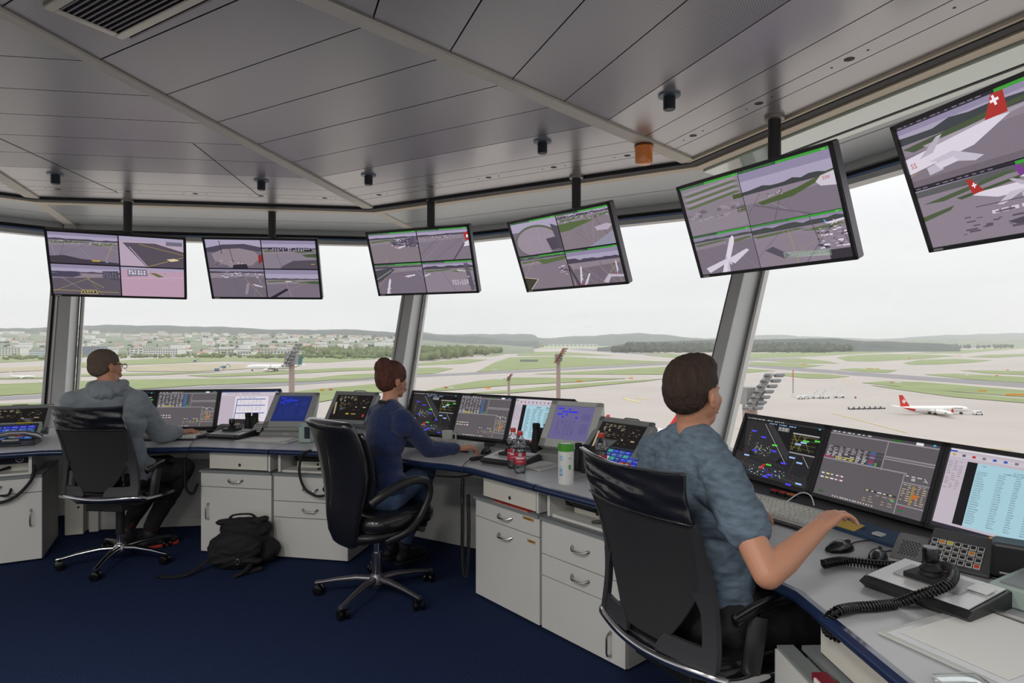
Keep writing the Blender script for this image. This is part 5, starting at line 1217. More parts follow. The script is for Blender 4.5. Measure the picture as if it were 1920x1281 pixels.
# ---- binoculars
def binoculars(q, yaw, label, s=1., m=None):
    t = thing('binoculars', label, 'binoculars', q, -R(yaw), 'binoculars standing on the desks')
    for sx in (-1, 1):
        b = MB(); b.M = Matrix.Scale(s, 4); b.lathe([(.027, 0), (.029, .004), (.029, .03), (.026, .05), (.024, .085), (.021, .11), (.019, .125), (.021, .128), (.021, .152), (.018, .156), (.014, .150), (.013, .148)], (sx * .033, 0, 0), 20); b.build('barrel', m or M_rubber, t, True)
    b = MB(); b.M = Matrix.Scale(s, 4); b.box((0, 0, .085), (.05, .018, .05)).cyl((0, 0, .09), (0, 0, .135), .010); b.build('bridge', M_black, t, bevel=.002); return t
binoculars(on(472, 815), 20, 'black binoculars standing before the left blue control screen', 1.1)
binoculars(on(1016, 850), 30, 'tall black binoculars standing left of the pale control screen', 1.25)
binoculars(on(1091, 884), 60, 'binoculars standing between the wipes canister and the single bottle', 1.0)
# ---- hand microphones
def hand_mic(px, py, yaw, label, path, z=ZD):
    q = on(px, py); t = thing('hand_microphone', label, 'microphone', q, -R(yaw), 'hand microphones')
    MB().tube([(0, -.075, .016), (0, -.065, .016), (0, .02, .018), (0, .05, .02)], [.010, .013, .014, .016], 16).build('grip', M_black, t, True)
    MB().tube([(0, .05, .02), (0, .062, .022), (0, .085, .022)], [.018, .022, .019], 16).build('head', M_blackg, t, True)
    M = (Matrix.Translation(q) @ Matrix.Rotation(-R(yaw), 4, 'Z')).inverted()
    pp = [M @ Vector(p) for p in path]; MB().tube(smooth_path([(0, -.075, .016)] + pp[:2]), .0028, 6).build('cord', M_rubber, t, 'all')
    coil(t, pp[1:], .0095, .0025, .0066); return t
A1 = ring(C0, 10.8, 3.07, -.62)
hand_mic(388, 822, 40, 'chrome and black hand microphone at the edge left of the joystick', [A1 + Vector((.02, .03, .765)), A1 + Vector((0, 0, .68)), A1 + Vector((0, 0, .55)), A1 + Vector((.01, 0, .47)), A1 + Vector((.05, .01, .435)), A1 + Vector((.07, .04, .50))])
B1 = ring(C0, 49.5, 3.07, -.575)
hand_mic(902, 864, 62, 'black hand microphone at the edge left of the water bottles', [B1 + Vector((-.0, .02, .765)), B1 + Vector((0, 0, .70)), B1 + Vector((0, 0, .45)), B1 + Vector((.0, 0, .20)), B1 + Vector((.02, .01, .13)), B1 + Vector((.035, .02, .35)), B1 + Vector((.03, .03, .60))])
# ---- telephone with handset (far left)
q = on(30, 834); t = thing('telephone', 'grey telephone with curved handset at the far left edge', 'telephone', q, R(22))
MB().xprism([(-.09, 0), (-.09, .015), (.09, .055), (.09, 0)], -.10, .13).build('base', M_black, t, bevel=.004)
MB().tube([(-.13, -.02, .045), (-.10, -.02, .068), (-.03, -.02, .085), (.06, -.02, .083), (.13, -.02, .064), (.16, -.02, .045)], [.014, .017, .014, .014, .018, .015], 14, flat=1.3).build('handset', M_satin, t, True)
MB().box((-.01, -.05, .045), (.10, .05, .012), rx=12).build('dial_plate', M_steel, t, bevel=.002)
# ---- touch terminals
def touch_terminal(q, yaw, lean, label, w=.30, h=.22, seed=1):
    t = tilt_thing('touch_terminal', label, 'touch screen', q, yaw, lean, 'touch terminals with blue keys')
    MB().box((0, .022, 0), (w, .036, h)).build('case', M_green, t, bevel=.005)
    MB().box((0, -.0, -.004), (w - .03, .012, h - .045)).build('screen_recess', M_dark, t)
    c = Canvas(w - .036, h - .052); touch_page(c, seed); o = c.build(t); o.location = (0, -.007, -.004)
    MB().box((w * .2, .003, h / 2 - .010), (w * .3, .003, .011)).build('yellow_label', mat('yellow_label', 'e0c832', .5), t)
    f = MB(); f.M = t.matrix_basis.inverted(); b = Vector(q) + dirv(yaw) * .05; f.box((b.x, b.y, (ZD + q[2]) / 2), (.14, .06, abs(q[2] - ZD))); f.build('foot', M_greyd, t); return t
touch_terminal(P(18, 812, .84), -24, 52, 'touch terminal with blue and green keys behind the telephone, far left', .34, .22, 2)
touch_terminal(P(1166, 862, .845), 50, 50, 'touch terminal with yellow label half hidden by the t-shirt shoulder', .30, .21, 5)
q = ring(C0, 21.5, 3.50) ; q = on(577, 829)
t = thing('panel_meter', 'small grey green box with a dark display left of the leather chair', 'desk device', q, -R(14))
MB().box((0, 0, .07), (.10, .09, .135), taper=.95).build('case', M_green, t, bevel=.006); MB().box((.024, -.0455, .075), (.045, .003, .085)).build('display', mat('dark_display', '242a38', .2), t)
MB().box((-.03, -.0455, .125), (.02, .002, .006)).build('badge', mat('sticker_blue'), t)
# ---- slanted control screens (beige, deep housing)
def control_screen(c0, yaw, lean, w, h, dark, label, beige):
    t = tilt_thing('control_screen', label, 'control screen', c0, yaw, lean, 'deep slanted control screens')
    m = M_greyp if beige else mat('bezel_grey', 'a3a6a5', .5)
    fr_ = MB(); b_ = .045
    for x, z, w1, h1 in ((0, h / 2 - b_ * .35, w, b_ * .7), (0, -h / 2 + b_ * .6, w, b_ * 1.2), (-w / 2 + b_ / 2, 0, b_, h), (w / 2 - b_ / 2, 0, b_, h)): fr_.box((x, .0, z), (w1, .02, h1))
    fr_.build('bezel', m, t, bevel=.002)
    MB().hull([(-w / 2, .01, -h / 2), (w / 2, .01, -h / 2), (w / 2, .01, h / 2), (-w / 2, .01, h / 2)], [(-w / 2 + .03, .20, -h / 2 + .03), (w / 2 - .03, .20, -h / 2 + .03), (w / 2 - .03, .12, h / 2 - .03), (-w / 2 + .03, .12, h / 2 - .03)]).build('housing', mat('pale_housing', 'd2d6d0', .5), t, bevel=.006)
    c = Canvas(w - 2 * b_, h - b_ * 1.9); crt_page(c, dark); o = c.build(t); o.location = (0, -.004 + .006, b_ * .25)
    base = MB(); base.M = t.matrix_basis.inverted()
    q = c0 + dirv(yaw) * .0; n = dirv(yaw); r = rgt(yaw); zb = c0.z - h / 2 * math.cos(R(lean)); f0 = c0 - n * (h / 2 * math.sin(R(lean)) + .03); b0 = f0 + n * .34
    A = [f0 - r * w * .5, f0 + r * w * .5, b0 + r * w * .5, b0 - r * w * .5]
    base.hull([(a.x, a.y, ZD + .001) for a in A], [(a.x, a.y, (zb if i > 1 else zb - .035)) for i, a in enumerate(A)]); bo = base.build('base', mat('base_grey', '8f9391', .45), t, bevel=.003)
    lt = MB(); lt.M = t.matrix_basis.inverted(); p = f0 - n * .001 + r * w * .05; lt.box((p.x, p.y, ZD + .025), (.05, .006, .016), rz=-yaw); lt.build('latch', M_steel, t)
    return t
control_screen(Vector((-1.76, 4.90, .954)), 2, 46.9, .362, .356, True, 'deep control screen with blue page and grey frame, left half of the desks', False)
control_screen(Vector((.367, 3.813, .981)), 33, 34.3, .360, .322, False, 'deep pale control screen with violet page behind the water bottles', True)
# corner of a third one and a folder at the right edge
q = on(2010, 1150); t = thing('control_box', 'grey green box corner at the right edge above the document tray', 'control box', q, -R(60))
MB().box((0, 0, .03), (.30, .22, .055)).build('case', M_green, t, bevel=.005); MB().box((0, -.0, .059), (.26, .18, .006)).build('lid', M_greyd, t, bevel=.002)
# ---- black radar displays with handle
def radar_display(q, yaw, lean, w, h, label):
    t = tilt_thing('radar_display', label, 'radar display', q, yaw, lean, 'dark radar displays in grey frames')
    fr_ = MB(); b_ = .032
    for x, z, w1, h1 in ((0, h / 2 - b_ / 2, w, b_), (0, -h / 2 + b_ / 2, w, b_), (-w / 2 + b_ / 2, 0, b_, h), (w / 2 - b_ / 2, 0, b_, h)): fr_.box((x, .0, z), (w1, .016, h1))
    fr_.build('frame', mat('radar_frame', '8b8f8e', .45), t, bevel=.002); MB().box((0, .03, 0), (w - .01, .05, h - .01)).build('housing', M_greyd, t, bevel=.004)
    c = Canvas(w - 2 * b_, h - 2 * b_); black_radar(c); o = c.build(t); o.location = (0, .003, 0)
    MB().tube([(-.06, .03, h / 2 - .002), (-.06, .03, h / 2 + .022), (-.045, .03, h / 2 + .032), (.045, .03, h / 2 + .032), (.06, .03, h / 2 + .022), (.06, .03, h / 2 - .002)], .005, 8).build('handle', M_steel, t, True)
    f = MB(); f.M = t.matrix_basis.inverted(); b = Vector(q) + dirv(yaw) * .07; f.box((b.x, b.y, (ZD + q[2]) / 2), (w * .6, .10, abs(q[2] - ZD))); f.build('foot', M_greyd, t); return t
radar_display(ring(C0, 14.0, 3.93, 0, .965), 18, 38, .40, .30, 'black radar display with handle between the leather chair and the woman')
radar_display(ring(C0, 50.0, 3.72, 0, .93), 50, 44, .40, .30, 'black radar display with handle left of the man in the t-shirt')
radar_display(ring(C0, -24, 3.95, 0, .90), -24, 44, .46, .26, 'black radar display with handle at the far left')
# ---- bottles
G_pet = glass_mat('clear_plastic', (.93, .95, .95), .10, .03)
def bottle(q, label, yaw=0):
    t = thing('water_bottle', label, 'bottle', q, R(yaw), 'clear water bottles with red caps')
    MB().lathe([(.022, 0), (.031, .004), (.0335, .018), (.0335, .05), (.0335, .118), (.030, .130), (.028, .137), (.031, .146), (.0345, .158), (.0335, .175), (.026, .192), (.015, .203), (.0125, .208), (.0125, .218)], n=28).build('bottle_body', G_pet, t, 'all')
    MB().lathe([(.030, .003), (.0325, .018), (.0325, .128), (.0, .1285)], n=24).build('water', glass_mat('water', (.95, .97, .97), .05, .01), t, 'all')
    MB().lathe([(.0155, .212), (.016, .216), (.016, .232), (.0145, .235)], n=24).build('cap', M_red, t, True)
    lb = MB(); n = 28
    for z0, z1, c in ((.052, .062, 'a82c3c'), (.062, .090, 'b83a4a'), (.090, .096, 'dfb8bc'), (.096, .118, 'b23444')):
        for i in range(n):
            a, b = 2 * pi * i / n, 2 * pi * (i + 1) / n; lb.add([(.0340 * math.cos(a), .0340 * math.sin(a), z0), (.0340 * math.cos(b), .0340 * math.sin(b), z0), (.0340 * math.cos(b), .0340 * math.sin(b), z1), (.0340 * math.cos(a), .0340 * math.sin(a), z1)], [(0, 1, 2, 3)], c)
    for k, (a0, z, hw, hh, c) in enumerate(((-90, .108, .22, .007, 'e8e4f0'), (-90, .108, .12, .0045, '4a78c0'), (-90, .086, .75, .003, 'efd8da'), (-90, .070, .5, .002, 'd8a8ac'))):
        for i in range(8):
            a, b = R(a0) - hw + 2 * hw * i / 8, R(a0) - hw + 2 * hw * (i + 1) / 8; lb.add([(.0343 * math.cos(a), .0343 * math.sin(a), z - hh), (.0343 * math.cos(b), .0343 * math.sin(b), z - hh), (.0343 * math.cos(b), .0343 * math.sin(b), z + hh), (.0343 * math.cos(a), .0343 * math.sin(a), z + hh)], [(0, 1, 2, 3)], c)
    lb.build('label', PRINT, t); return t
bottle(on(975, 887), 'clear water bottle with red cap, the nearer of the pair')
bottle(on(962, 878), 'clear water bottle with red cap, the farther of the pair', 12)
bottle(P(1127, 892, ZD), 'single clear water bottle with red cap behind the nearest chair', -20)
# wipes canister
q = on(1061, 906); t = thing('wipes_canister', 'white wipes canister with green lid left of the nearest chair', 'canister', q, R(-16))
MB().lathe([(.040, 0), (.041, .003), (.041, .170), (.040, .172)], n=32).build('canister_body', M_white, t, True); li = MB().lathe([(.0425, .170), (.0430, .174), (.0425, .205), (.038, .209), (.030, .207), (.0, .206)], n=32).build('lid', mat('green_lid', '4d9c34', .4), t, True)
MB().lathe([(.029, .208), (.0, .2095)], n=24).build('white_disc', M_white, li)
lb = MB()
for a0, z, hw, hh, c in ((-118, .135, .25, .014, 'a9c4de'), (-118, .085, .25, .010, 'b9d2e6'), (-118, .070, .25, .009, '8fb6da'), (-118, .050, .25, .006, '6aa6cc'), (-50, .09, .15, .012, '5f9a44'), (-50, .135, .10, .004, '8a9a8a')):
    for i in range(4):
        a, b = R(a0) - hw + 2 * hw * i / 4, R(a0) - hw + 2 * hw * (i + 1) / 4; r_ = .0414; lb.add([(r_ * math.cos(a), r_ * math.sin(a), z - hh), (r_ * math.cos(b), r_ * math.sin(b), z - hh), (r_ * math.cos(b), r_ * math.sin(b), z + hh), (r_ * math.cos(a), r_ * math.sin(a), z + hh)], [(0, 1, 2, 3)], c)
lb.build('label', PRINT, t)
# mug
q = on(839, 834); t = thing('mug', 'white mug standing before the keyboard of the woman', 'mug', q, -R(20))
MB().lathe([(.030, 0), (.034, .003), (.038, .05), (.041, .098), (.0405, .100), (.038, .098), (.035, .05), (.030, .008), (.0, .006)], n=32).build('cup', mat('white_porcelain', 'e6e5e2', .25, coat=.4), t, True)
MB().tube([(.038, 0, .080), (.055, 0, .084), (.066, 0, .072), (.066, 0, .050), (.056, 0, .032), (.036, 0, .028)], .006, 10).build('handle', mat('white_porcelain'), t, True)
# trays with papers
def tray(q, yaw, label, w, d, sheets=1):
    t = thing('document_tray', label, 'tray', q, -R(yaw), 'flat document trays let into the worktop')
    MB().box((0, 0, .004), (w, d, .006)).build('frame', M_greyp, t, bevel=.002); MB().box((0, 0, .0075), (w - .03, d - .03, .002)).build('pad', mat('tray_pad', 'c9cbcc', .25), t)
    for i in range(sheets): MB().box((-.02 + .03 * i, .01 * i, .0095 + .001 * i), (w * .7, d * .8, .0008), rz=3 * i).build('sheet', M_paper, t)
    MB().box((-w * .2, d / 2 - .03, .012), (.10, .018, .006)).build('clip', M_steel, t); return t
tray(on(505, 826), 12, 'document tray with loose paper before the left control screen', .44, .22, 2)
tray(on(1003, 872), 45, 'glossy document tray right of the water bottles', .30, .24, 1)
tray(on(1880, 1215), 66, 'large document tray with blank white sheet at the right edge', .34, .42, 1)
q = on(1880, 1262); t = thing('acrylic_stand', 'clear acrylic plate lying at the bottom right corner', 'plate', ring(C0, 88, 3.22, .02, ZD) , -R(88))
MB().sellipse((0, 0, .008), (.22, .11, .010), 6, 32, ((-1, .97), (-.5, 1), (.5, 1), (1, .97))).build('clear_plate', glass_mat('acrylic', (.93, .97, .96), .10, .02), t)
MB().tube([(x, y, .014) for x, y in ((-.10, -.052), (.10, -.052), (.10, .052), (-.10, .052))], .0018, 6, closed=True).build('bright_rim', M_greyp, t)
# loudspeaker
q = on(1908, 1090); t = thing('loudspeaker', 'small black loudspeaker before the light blue list screen', 'loudspeaker', q, -R(40)); t.scale = (.9, .9, .84)
MB().box((0, .02, .075), (.15, .12, .125), taper=.92).build('cabinet', M_black, t, bevel=.012); MB().box((0, -.043, .075), (.125, .006, .105), rx=-2).build('grille', M_mesh, t, bevel=.004); MB().box((-.03, -.0475, .035), (.035, .002, .006)).build('badge', M_greyp, t)
MB().tube([(-.07, -.03, .004), (0, -.05, .004), (.07, -.03, .004), (.05, .06, .012), (-.05, .06, .012)], .004, 6, closed=True).build('wire_foot', M_black, t)
# large coil cord on the right desk
rc = .0155
path = [P(1543, 1058, ZD + rc), P(1580, 1052, ZD + rc), P(1640, 1058, ZD + rc), P(1700, 1062, ZD + rc), P(1745, 1066, ZD + .035), P(1775, 1062, ZD + .075), P(1788, 1075, ZD + .085), P(1775, 1098, ZD + .075), P(1720, 1118, ZD + .045), P(1680, 1132, ZD + rc), P(1640, 1137, ZD + rc), P(1600, 1140, ZD + rc), P(1568, 1148, ZD + rc), P(1552, 1165, ZD - .02), P(1553, 1185, ZD - .06), P(1575, 1196, ZD - .075), P(1603, 1197, ZD - .075)]
o = coil(None, path, rc - .0035, .0034, .0096, 'coil_cord'); tag(o, 'thick black coil cord winding over the right worktop edge', 'cord')
core = MB().tube(smooth_path(path, 4), .0062, 8).build('cord_core', M_rubber, o, 'all')
# lit push buttons, drawer with yellow note, small knob
q = on(1468, 925, .80); t = thing('button_row', 'row of red and orange push buttons behind the nearest keyboard', 'push buttons', q + Vector((0, 0, -.02)), -R(62))
for i, c in enumerate(('c8382c', 'cc4a34', 'd8823a')):
    b_ = MB().box((-.045 + i * .045, 0, .012), (.038, .026, .022)).build('button_body', M_black, t, bevel=.002); MB().box((-.045 + i * .045, 0, .0245), (.034, .022, .005)).build('coloured_cap', mat('cap_' + c, c, .4), b_)
q = ring(C0, 68.7, 3.78, .12, ZD); t = thing('radio_panel', 'flat blue panel with yellow note under the strip table screen', 'panel', q, -R(67.4))
MB().xprism([(-.04, .001), (-.04, .012), (.05, .034), (.05, .001)], -.19, .22).build('panel', mat('radio_blue', '2f4a66', .45), t); MB().hull([(-.17, -.035, .0142), (.06, -.035, .0142), (.06, .025, .0289), (-.17, .025, .0289)], [(-.17, -.035, .0152), (.06, -.035, .0152), (.06, .025, .0299), (-.17, .025, .0299)]).build('yellow_note', mat('note_yellow', 'd9b45a', .7), t)
MB().box((.14, -.005, .024), (.035, .03, .008)).build('white_switch', M_white, t)
q = on(1620, 1003); t = thing('rotary_control', 'small black knob between the yellow note and the mouse', 'knob', q)
MB().lathe([(.008, 0), (.0085, .002), (.0085, .022), (.007, .024)]).build('knob', M_black, t, True)
o = MB().tube(smooth_path([P(1470, 945, .80), P(1500, 925, .83), P(1520, 930, .82), P(1528, 955, .775)]), .0028, 6).build('white_cable', M_paper, None, 'all'); o.name = 'keyboard_cable'; tag(o, 'pale cable behind the nearest keyboard', 'cable')
# dark wrist strip and pen behind left arm
cable('headset_cable', 'thick black headset cable hanging in a loop at the far left', [P(28, 932 - 68, .655) , P(25, 880, .60), P(20, 920, .50), P(8, 930, .47), P(-20, 925, .47)], .008, cat='cable', group='headset cables at the far left')
pl = [ring(C0, -27.7, 3.12, x, z) for x, z in ((.52, .665), (.52, .62), (.50, .55), (.42, .46), (.33, .43), (.24, .46), (.16, .56), (.13, .62))]
cable('headset_cable', 'second black headset cable, in a wide loop before the left cabinet', pl, .010, cat='cable', group='headset cables at the far left')
pa = [ring(C0, 10.8, 3.10, x, z) for x, z in ((.32, .765), (.26, .74), (.235, .66), (.24, .58), (.28, .50), (.36, .46), (.44, .47))]
cable('headset_cable', 'black headset cable looping down left of the leather chair', pa, .009)
pb = [ring(C0, 30.1, 3.22, x, z) for x, z in ((-.35, .70), (-.1, .68), (.15, .66), (.35, .67), (.47, .70))]
cable('desk_cable', 'black cable sagging under the worktop of the woman', pb, .006)

# =================================================================== CHAIRS
def star_base(t, rot, bright, z0=0., r_=.335):
    m = M_chrome if bright else M_satin
    MB().lathe([(.030, .060), (.046, .072), (.048, .10), (.034, .125), (.03, .13)]).build('hub', m, t, True)
    for k in range(5):
        a = R(rot + 72 * k); d = Vector((math.sin(a), math.cos(a), 0)); s = Vector((d.y, -d.x, 0)); rs = []
        for u, w, h, z in ((.03, .024, .020, .098), (.12, .021, .017, .103), (.24, .016, .013, .090), (r_ - .02, .014, .010, .076), (r_ + .02, .017, .009, .072)):
            c = d * u + Vector((0, 0, z)); rs.append([c + s * w * math.cos(q) + Vector((0, 0, h * math.sin(q))) for q in [2 * pi * i / 12 for i in range(12)]])
        lg = MB().rings(rs).build('base_leg', m, t, True, angle=50)
        c = d * r_; cm = MB(); b = Vector((c.x, c.y, 0)); w = R(rot * 1.7 + 40 * k); wd_ = Vector((math.cos(w), math.sin(w), 0))
        for q in (-1, 1): cm.tube([b + wd_ * .008 * q + Vector((0, 0, .029)), b + wd_ * .013 * q + Vector((0, 0, .029)), b + wd_ * .026 * q + Vector((0, 0, .029)), b + wd_ * .030 * q + Vector((0, 0, .029))], [.020, .0285, .0285, .016], 18)
        cm.cyl(b + Vector((0, 0, .035)), b + Vector((0, 0, .068)), .009)
        cm.build('caster', M_blackg, t, True)
def sheet(zs, l, r, S, th, n=10, z_thick=None):
    rs = []
    for z in zs:
        a, b = l(z), r(z); f = [S(a + (b - a) * i / n, z) for i in range(n + 1)]
        tk = th if z_thick is None else z_thick(z)
        rs.append([(p[0], p[1] + tk / 2, p[2]) for p in f] + [(p[0], p[1] - tk / 2, p[2]) for p in f[::-1]])
    return rs
def chair_mesh_type(label, loc, yaw, rot, lift=0.):
    t = thing('office_chair', label, 'office chair', loc, -R(yaw), 'high back office chairs')
    def S(x, z):
        zz = (z - .5) / .59
        return (x, -.235 + .03 * math.sin(pi * min(1, zz * 1.3)) - .10 * max(0, zz) ** 1.6 + .75 * x * x, z + lift)
    zs = [.53 + .02 * i for i in range(22)]
    mw = lambda z: .09 + .13 * min(1, (z - .53) / .20) ** .8 + .018 * max(0, (z - .73) / .2)
    MB().rings(sheet(zs, lambda z: -mw(z), mw, S, .008, 14)).build('mesh_back', M_mesh, t, True)
    # leather head cushion with soft folds
    rs = []; nx = 40; nz = 16
    for j in range(nz + 1):
        z = .935 + .16 * j / nz; hw = .246 - .012 * math.sin(pi * j / nz) + .006 * (j / nz); fr_, bk = [], []
        tk = .012 + .020 * math.sin(pi * min(1, max(0, j / nz * .9 + .05))) ** .5
        for i in range(nx + 1):
            x = -hw + 2 * hw * i / nx; p = S(x, z); sag = .012 * (1 - (2 * i / nx - 1) ** 2) * (j / nz)
            f = (.019 * noise.noise(Vector((x * 6 + z * 14, z * 22, yaw))) + .004 * noise.noise(Vector((x * 30, z * 40, 2)))) * math.sin(pi * j / nz)
            e = max(0, 1 - (abs(2 * i / nx - 1)) ** 8)
            fr_.append((p[0], p[1] + tk * .5 * (.4 + .6 * e), p[2] - sag)); bk.append((p[0], p[1] - tk * .5 * (.4 + .6 * e) - f, p[2] - sag))
        rs.append(fr_ + bk[::-1])
    hd = MB().rings(rs).build('head_cushion', M_leather, t, 'all')
    for z in (.938, 1.093): MB().tube([tuple(Vector(S(-.246 + .492 * i / 24, z)) + Vector((0, -.012, -.012 * (1 - (2 * i / 24 - 1) ** 2) * (z > 1)))) for i in range(25)], .0035, 6).build('seam_piping', M_leather, hd, 'all')
    for s in (-1, 1):
        fr_ = MB(); ow = lambda z: .250 + .02 * min(1, max(0, (.80 - z) / .25))
        f1 = lambda z: s * (mw(z) - .004); f2 = lambda z: s * ow(z)
        z1 = [.72 + .02 * i for i in range(12)]
        rr = sheet(z1, f1, f2, S, .016, 4); fr_.rings(rr if s < 0 else rr)
        rr = sheet([.50 + .02 * i for i in range(12)], lambda z: s * (ow(z) - .042 - .02 * max(0, (z - .66) / .06)), f2, S, .02, 4); fr_.rings(rr)
        rr = sheet([.50, .52, .54, .56], lambda z: s * max(.05, mw(max(.53, z)) - .02), lambda z: s * (ow(z) - .03), S, .014, 6); fr_.rings(rr)
        fr_.build('side_frame', mat('frame_black_plastic', '313134', .45), t, True)
        # arm
        MB().tube(smooth_path([(s * .285, -.06, .475 + lift), (s * .292, -.05, .56 + lift), (s * .290, -.03, .645 + lift)]), .016, 10, flat=1.8).build('arm_post', M_black, t, True)
        MB().tube(smooth_path([(s * .285, -.13, .648 + lift), (s * .287, -.05, .665 + lift), (s * .285, .06, .672 + lift), (s * .278, .13, .662 + lift)]), [.014] + [.022] * 23 + [.012], 12, flat=.6, up=(1, 0, 0)).build('arm_pad', M_blackg, t, True)
    rail = smooth_path([(-.275, .16, .455), (-.298, .02, .462), (-.297, -.13, .474), (-.283, -.175, .484), (-.235, -.205, .49), (-.12, -.235, .484), (0, -.245, .480), (.12, -.235, .484), (.235, -.205, .49), (.283, -.175, .484), (.297, -.13, .474), (.298, .02, .462), (.275, .16, .455)], 6)
    MB().tube([(a, b, c + lift) for a, b, c in rail], .012, 10, flat=1.2).build('aluminium_rail', M_chrome, t, 'all')
    MB().sellipse((0, .03, .475 + lift), (.50, .49, .075), 4, 32).build('seat', M_leather, t, 'all')
    MB().box((0, 0, .405 + lift), (.26, .30, .05)).box((.0, .05, .43 + lift), (.44, .36, .02)).build('mechanism', M_black, t, bevel=.006)
    MB().tube([(.1, .05, .41 + lift), (.27, .06, .405 + lift), (.30, .06, .40 + lift)], .006, 8).build('lever', M_black, t)
    MB().cyl((0, 0, .19), (0, 0, .40 + lift), .027, n=20).build('column_sleeve', M_black, t, True); MB().cyl((0, 0, .055), (0, 0, .20), .021, n=20).build('gas_lift', M_chrome, t, True)
    star_base(t, rot + yaw * -1, True)
    return t
chair_mesh_type('black mesh backed office chair carrying the man in the grey hoodie', (-2.67, 4.18, 0), 6, 170)
chair_mesh_type('nearest black mesh backed office chair, cut by the bottom edge', (.625, 2.11, 0), 61, 200, .03)
# leather executive chair
t = thing('leather_chair', 'tall black leather swivel chair carrying the woman in navy', 'office chair', (-.80, 3.63, 0), -R(43))
rs = []; n = 32
for z, w, d, y in ((.345, .17, .03, -.215), (.36, .23, .045, -.22), (.42, .28, .055, -.235), (.50, .31, .06, -.24), (.58, .345, .07, -.235), (.66, .39, .08, -.232), (.76, .44, .085, -.24), (.86, .455, .085, -.262), (.95, .445, .085, -.29), (1.01, .435, .09, -.315), (1.035, .43, .105, -.328), (1.055, .42, .085, -.335), (1.066, .38, .045, -.338)):
    r = []
    for i in range(n):
        a = 2 * pi * i / n; ca, sa = math.cos(a), math.sin(a)
        x = w / 2 * math.copysign(abs(ca) ** .45, ca); yy = d / 2 * math.copysign(abs(sa) ** .7, sa)
        r.append((x, y + yy + .5 * x * x, z))
    rs.append(r)
MB().rings(rs).build('backrest', M_leather, t, 'all')
rs = []
for z, w, y in ((.56, .28, -.185), (.62, .36, -.175), (.72, .42, -.175), (.84, .44, -.20), (.96, .43, -.235), (1.0, .42, -.255)):
    rs.append([(w / 2 * math.copysign(abs(math.cos(a)) ** .5, math.cos(a)), y + .025 * math.sin(a) + .5 * (w / 2 * math.cos(a)) ** 2, z) for a in [2 * pi * i / 24 for i in range(24)]])
MB().rings(rs).build('back_cushion', mat('black_leather'), t, 'all')
MB().sellipse((0, .05, .475), (.49, .50, .10), 4, 32).build('seat', M_leather, t, 'all')
MB().rings([[(w / 2 * math.copysign(abs(math.cos(a)) ** .6, math.cos(a)), .02 + l / 2 * math.copysign(abs(math.sin(a)) ** .6, math.sin(a)), z) for a in [2 * pi * i / 24 for i in range(24)]] for z, w, l in ((.33, .12, .30), (.36, .30, .46), (.40, .46, .52), (.425, .48, .50))]).build('seat_shell', M_black, t, 'all')
for s in (-1, 1):
    MB().tube(smooth_path([(s * .235, -.20, .615), (s * .262, -.15, .655), (s * .275, -.04, .70), (s * .278, .08, .712), (s * .278, .16, .68), (s * .275, .17, .60), (s * .268, .11, .49), (s * .262, .02, .42), (s * .20, -.08, .375)], 8), .019, 12, flat=1.3).build('armrest', M_black, t, 'all')
MB().cyl((.27, .10, .43), (.31, .10, .43), .016).build('knob', M_black, t); MB().tube([(-.08, -.18, .40), (-.11, -.2, .41), (-.12, -.23, .405)], .008, 8).build('chrome_lever', M_chrome, t, True)
MB().cyl((0, 0, .24), (0, 0, .36), .017, n=20).build('gas_lift', M_chrome, t, True); MB().cyl((0, 0, .05), (0, 0, .255), .029, n=24).build('column_sleeve', mat('sleeve_steel', 'a8a8ac', .25, 1.), t, True)
star_base(t, 199 - 43, False, r_=.345)

# =================================================================== PEOPLE
def V(*a): return Vector(a)
def blob(prims, voxel=.006, smooth=4, infl=0.):
    """capsules and ellipsoids fused into one continuous skin"""
    mb = MB()
    for p in prims:
        if p[0] == 'c':
            _, a, ra, b, rb = p; a, b = Vector(a), Vector(b); ra += infl; rb += infl
            d = (b - a); L = d.length; d = d / L if L > 1e-6 else Vector((0, 0, 1)); u = d.orthogonal().normalized(); w = d.cross(u); rs = []
            st = [(-math.cos(q) * ra, math.sin(q) * ra) for q in (.25, .7, 1.15, pi / 2)] + [(L + math.cos(q) * rb, math.sin(q) * rb) for q in (pi / 2, 1.15, .7, .25)]
            for h, r in st: rs.append([a + d * h + (u * math.cos(t) + w * math.sin(t)) * r for t in [2 * pi * k / 16 for k in range(16)]])
            mb.rings(rs)
        else:
            _, c, sc, M = p[:4]; c = Vector(c); rs = []
            for j in range(1, 12):
                t = pi * j / 12; rs.append([c + M @ Vector(((sc[0] + infl) * math.sin(t) * math.cos(q), (sc[1] + infl) * math.sin(t) * math.sin(q), -(sc[2] + infl) * math.cos(t))) for q in [2 * pi * k / 20 for k in range(20)]])
            mb.rings(rs)
    me = bpy.data.meshes.new('b'); me.from_pydata(mb.v, [], mb.f); o = bpy.data.objects.new('b', me); COL.objects.link(o)
    m = o.modifiers.new('r', 'REMESH'); m.mode = 'VOXEL'; m.voxel_size = voxel
    if smooth: s = o.modifiers.new('s', 'SMOOTH'); s.iterations = smooth; s.factor = .6
    dg = bpy.context.evaluated_depsgraph_get(); dg.update()
    r = bpy.data.meshes.new_from_object(o.evaluated_get(dg)); bpy.data.objects.remove(o); bpy.data.meshes.remove(me); r.shade_smooth(); return r
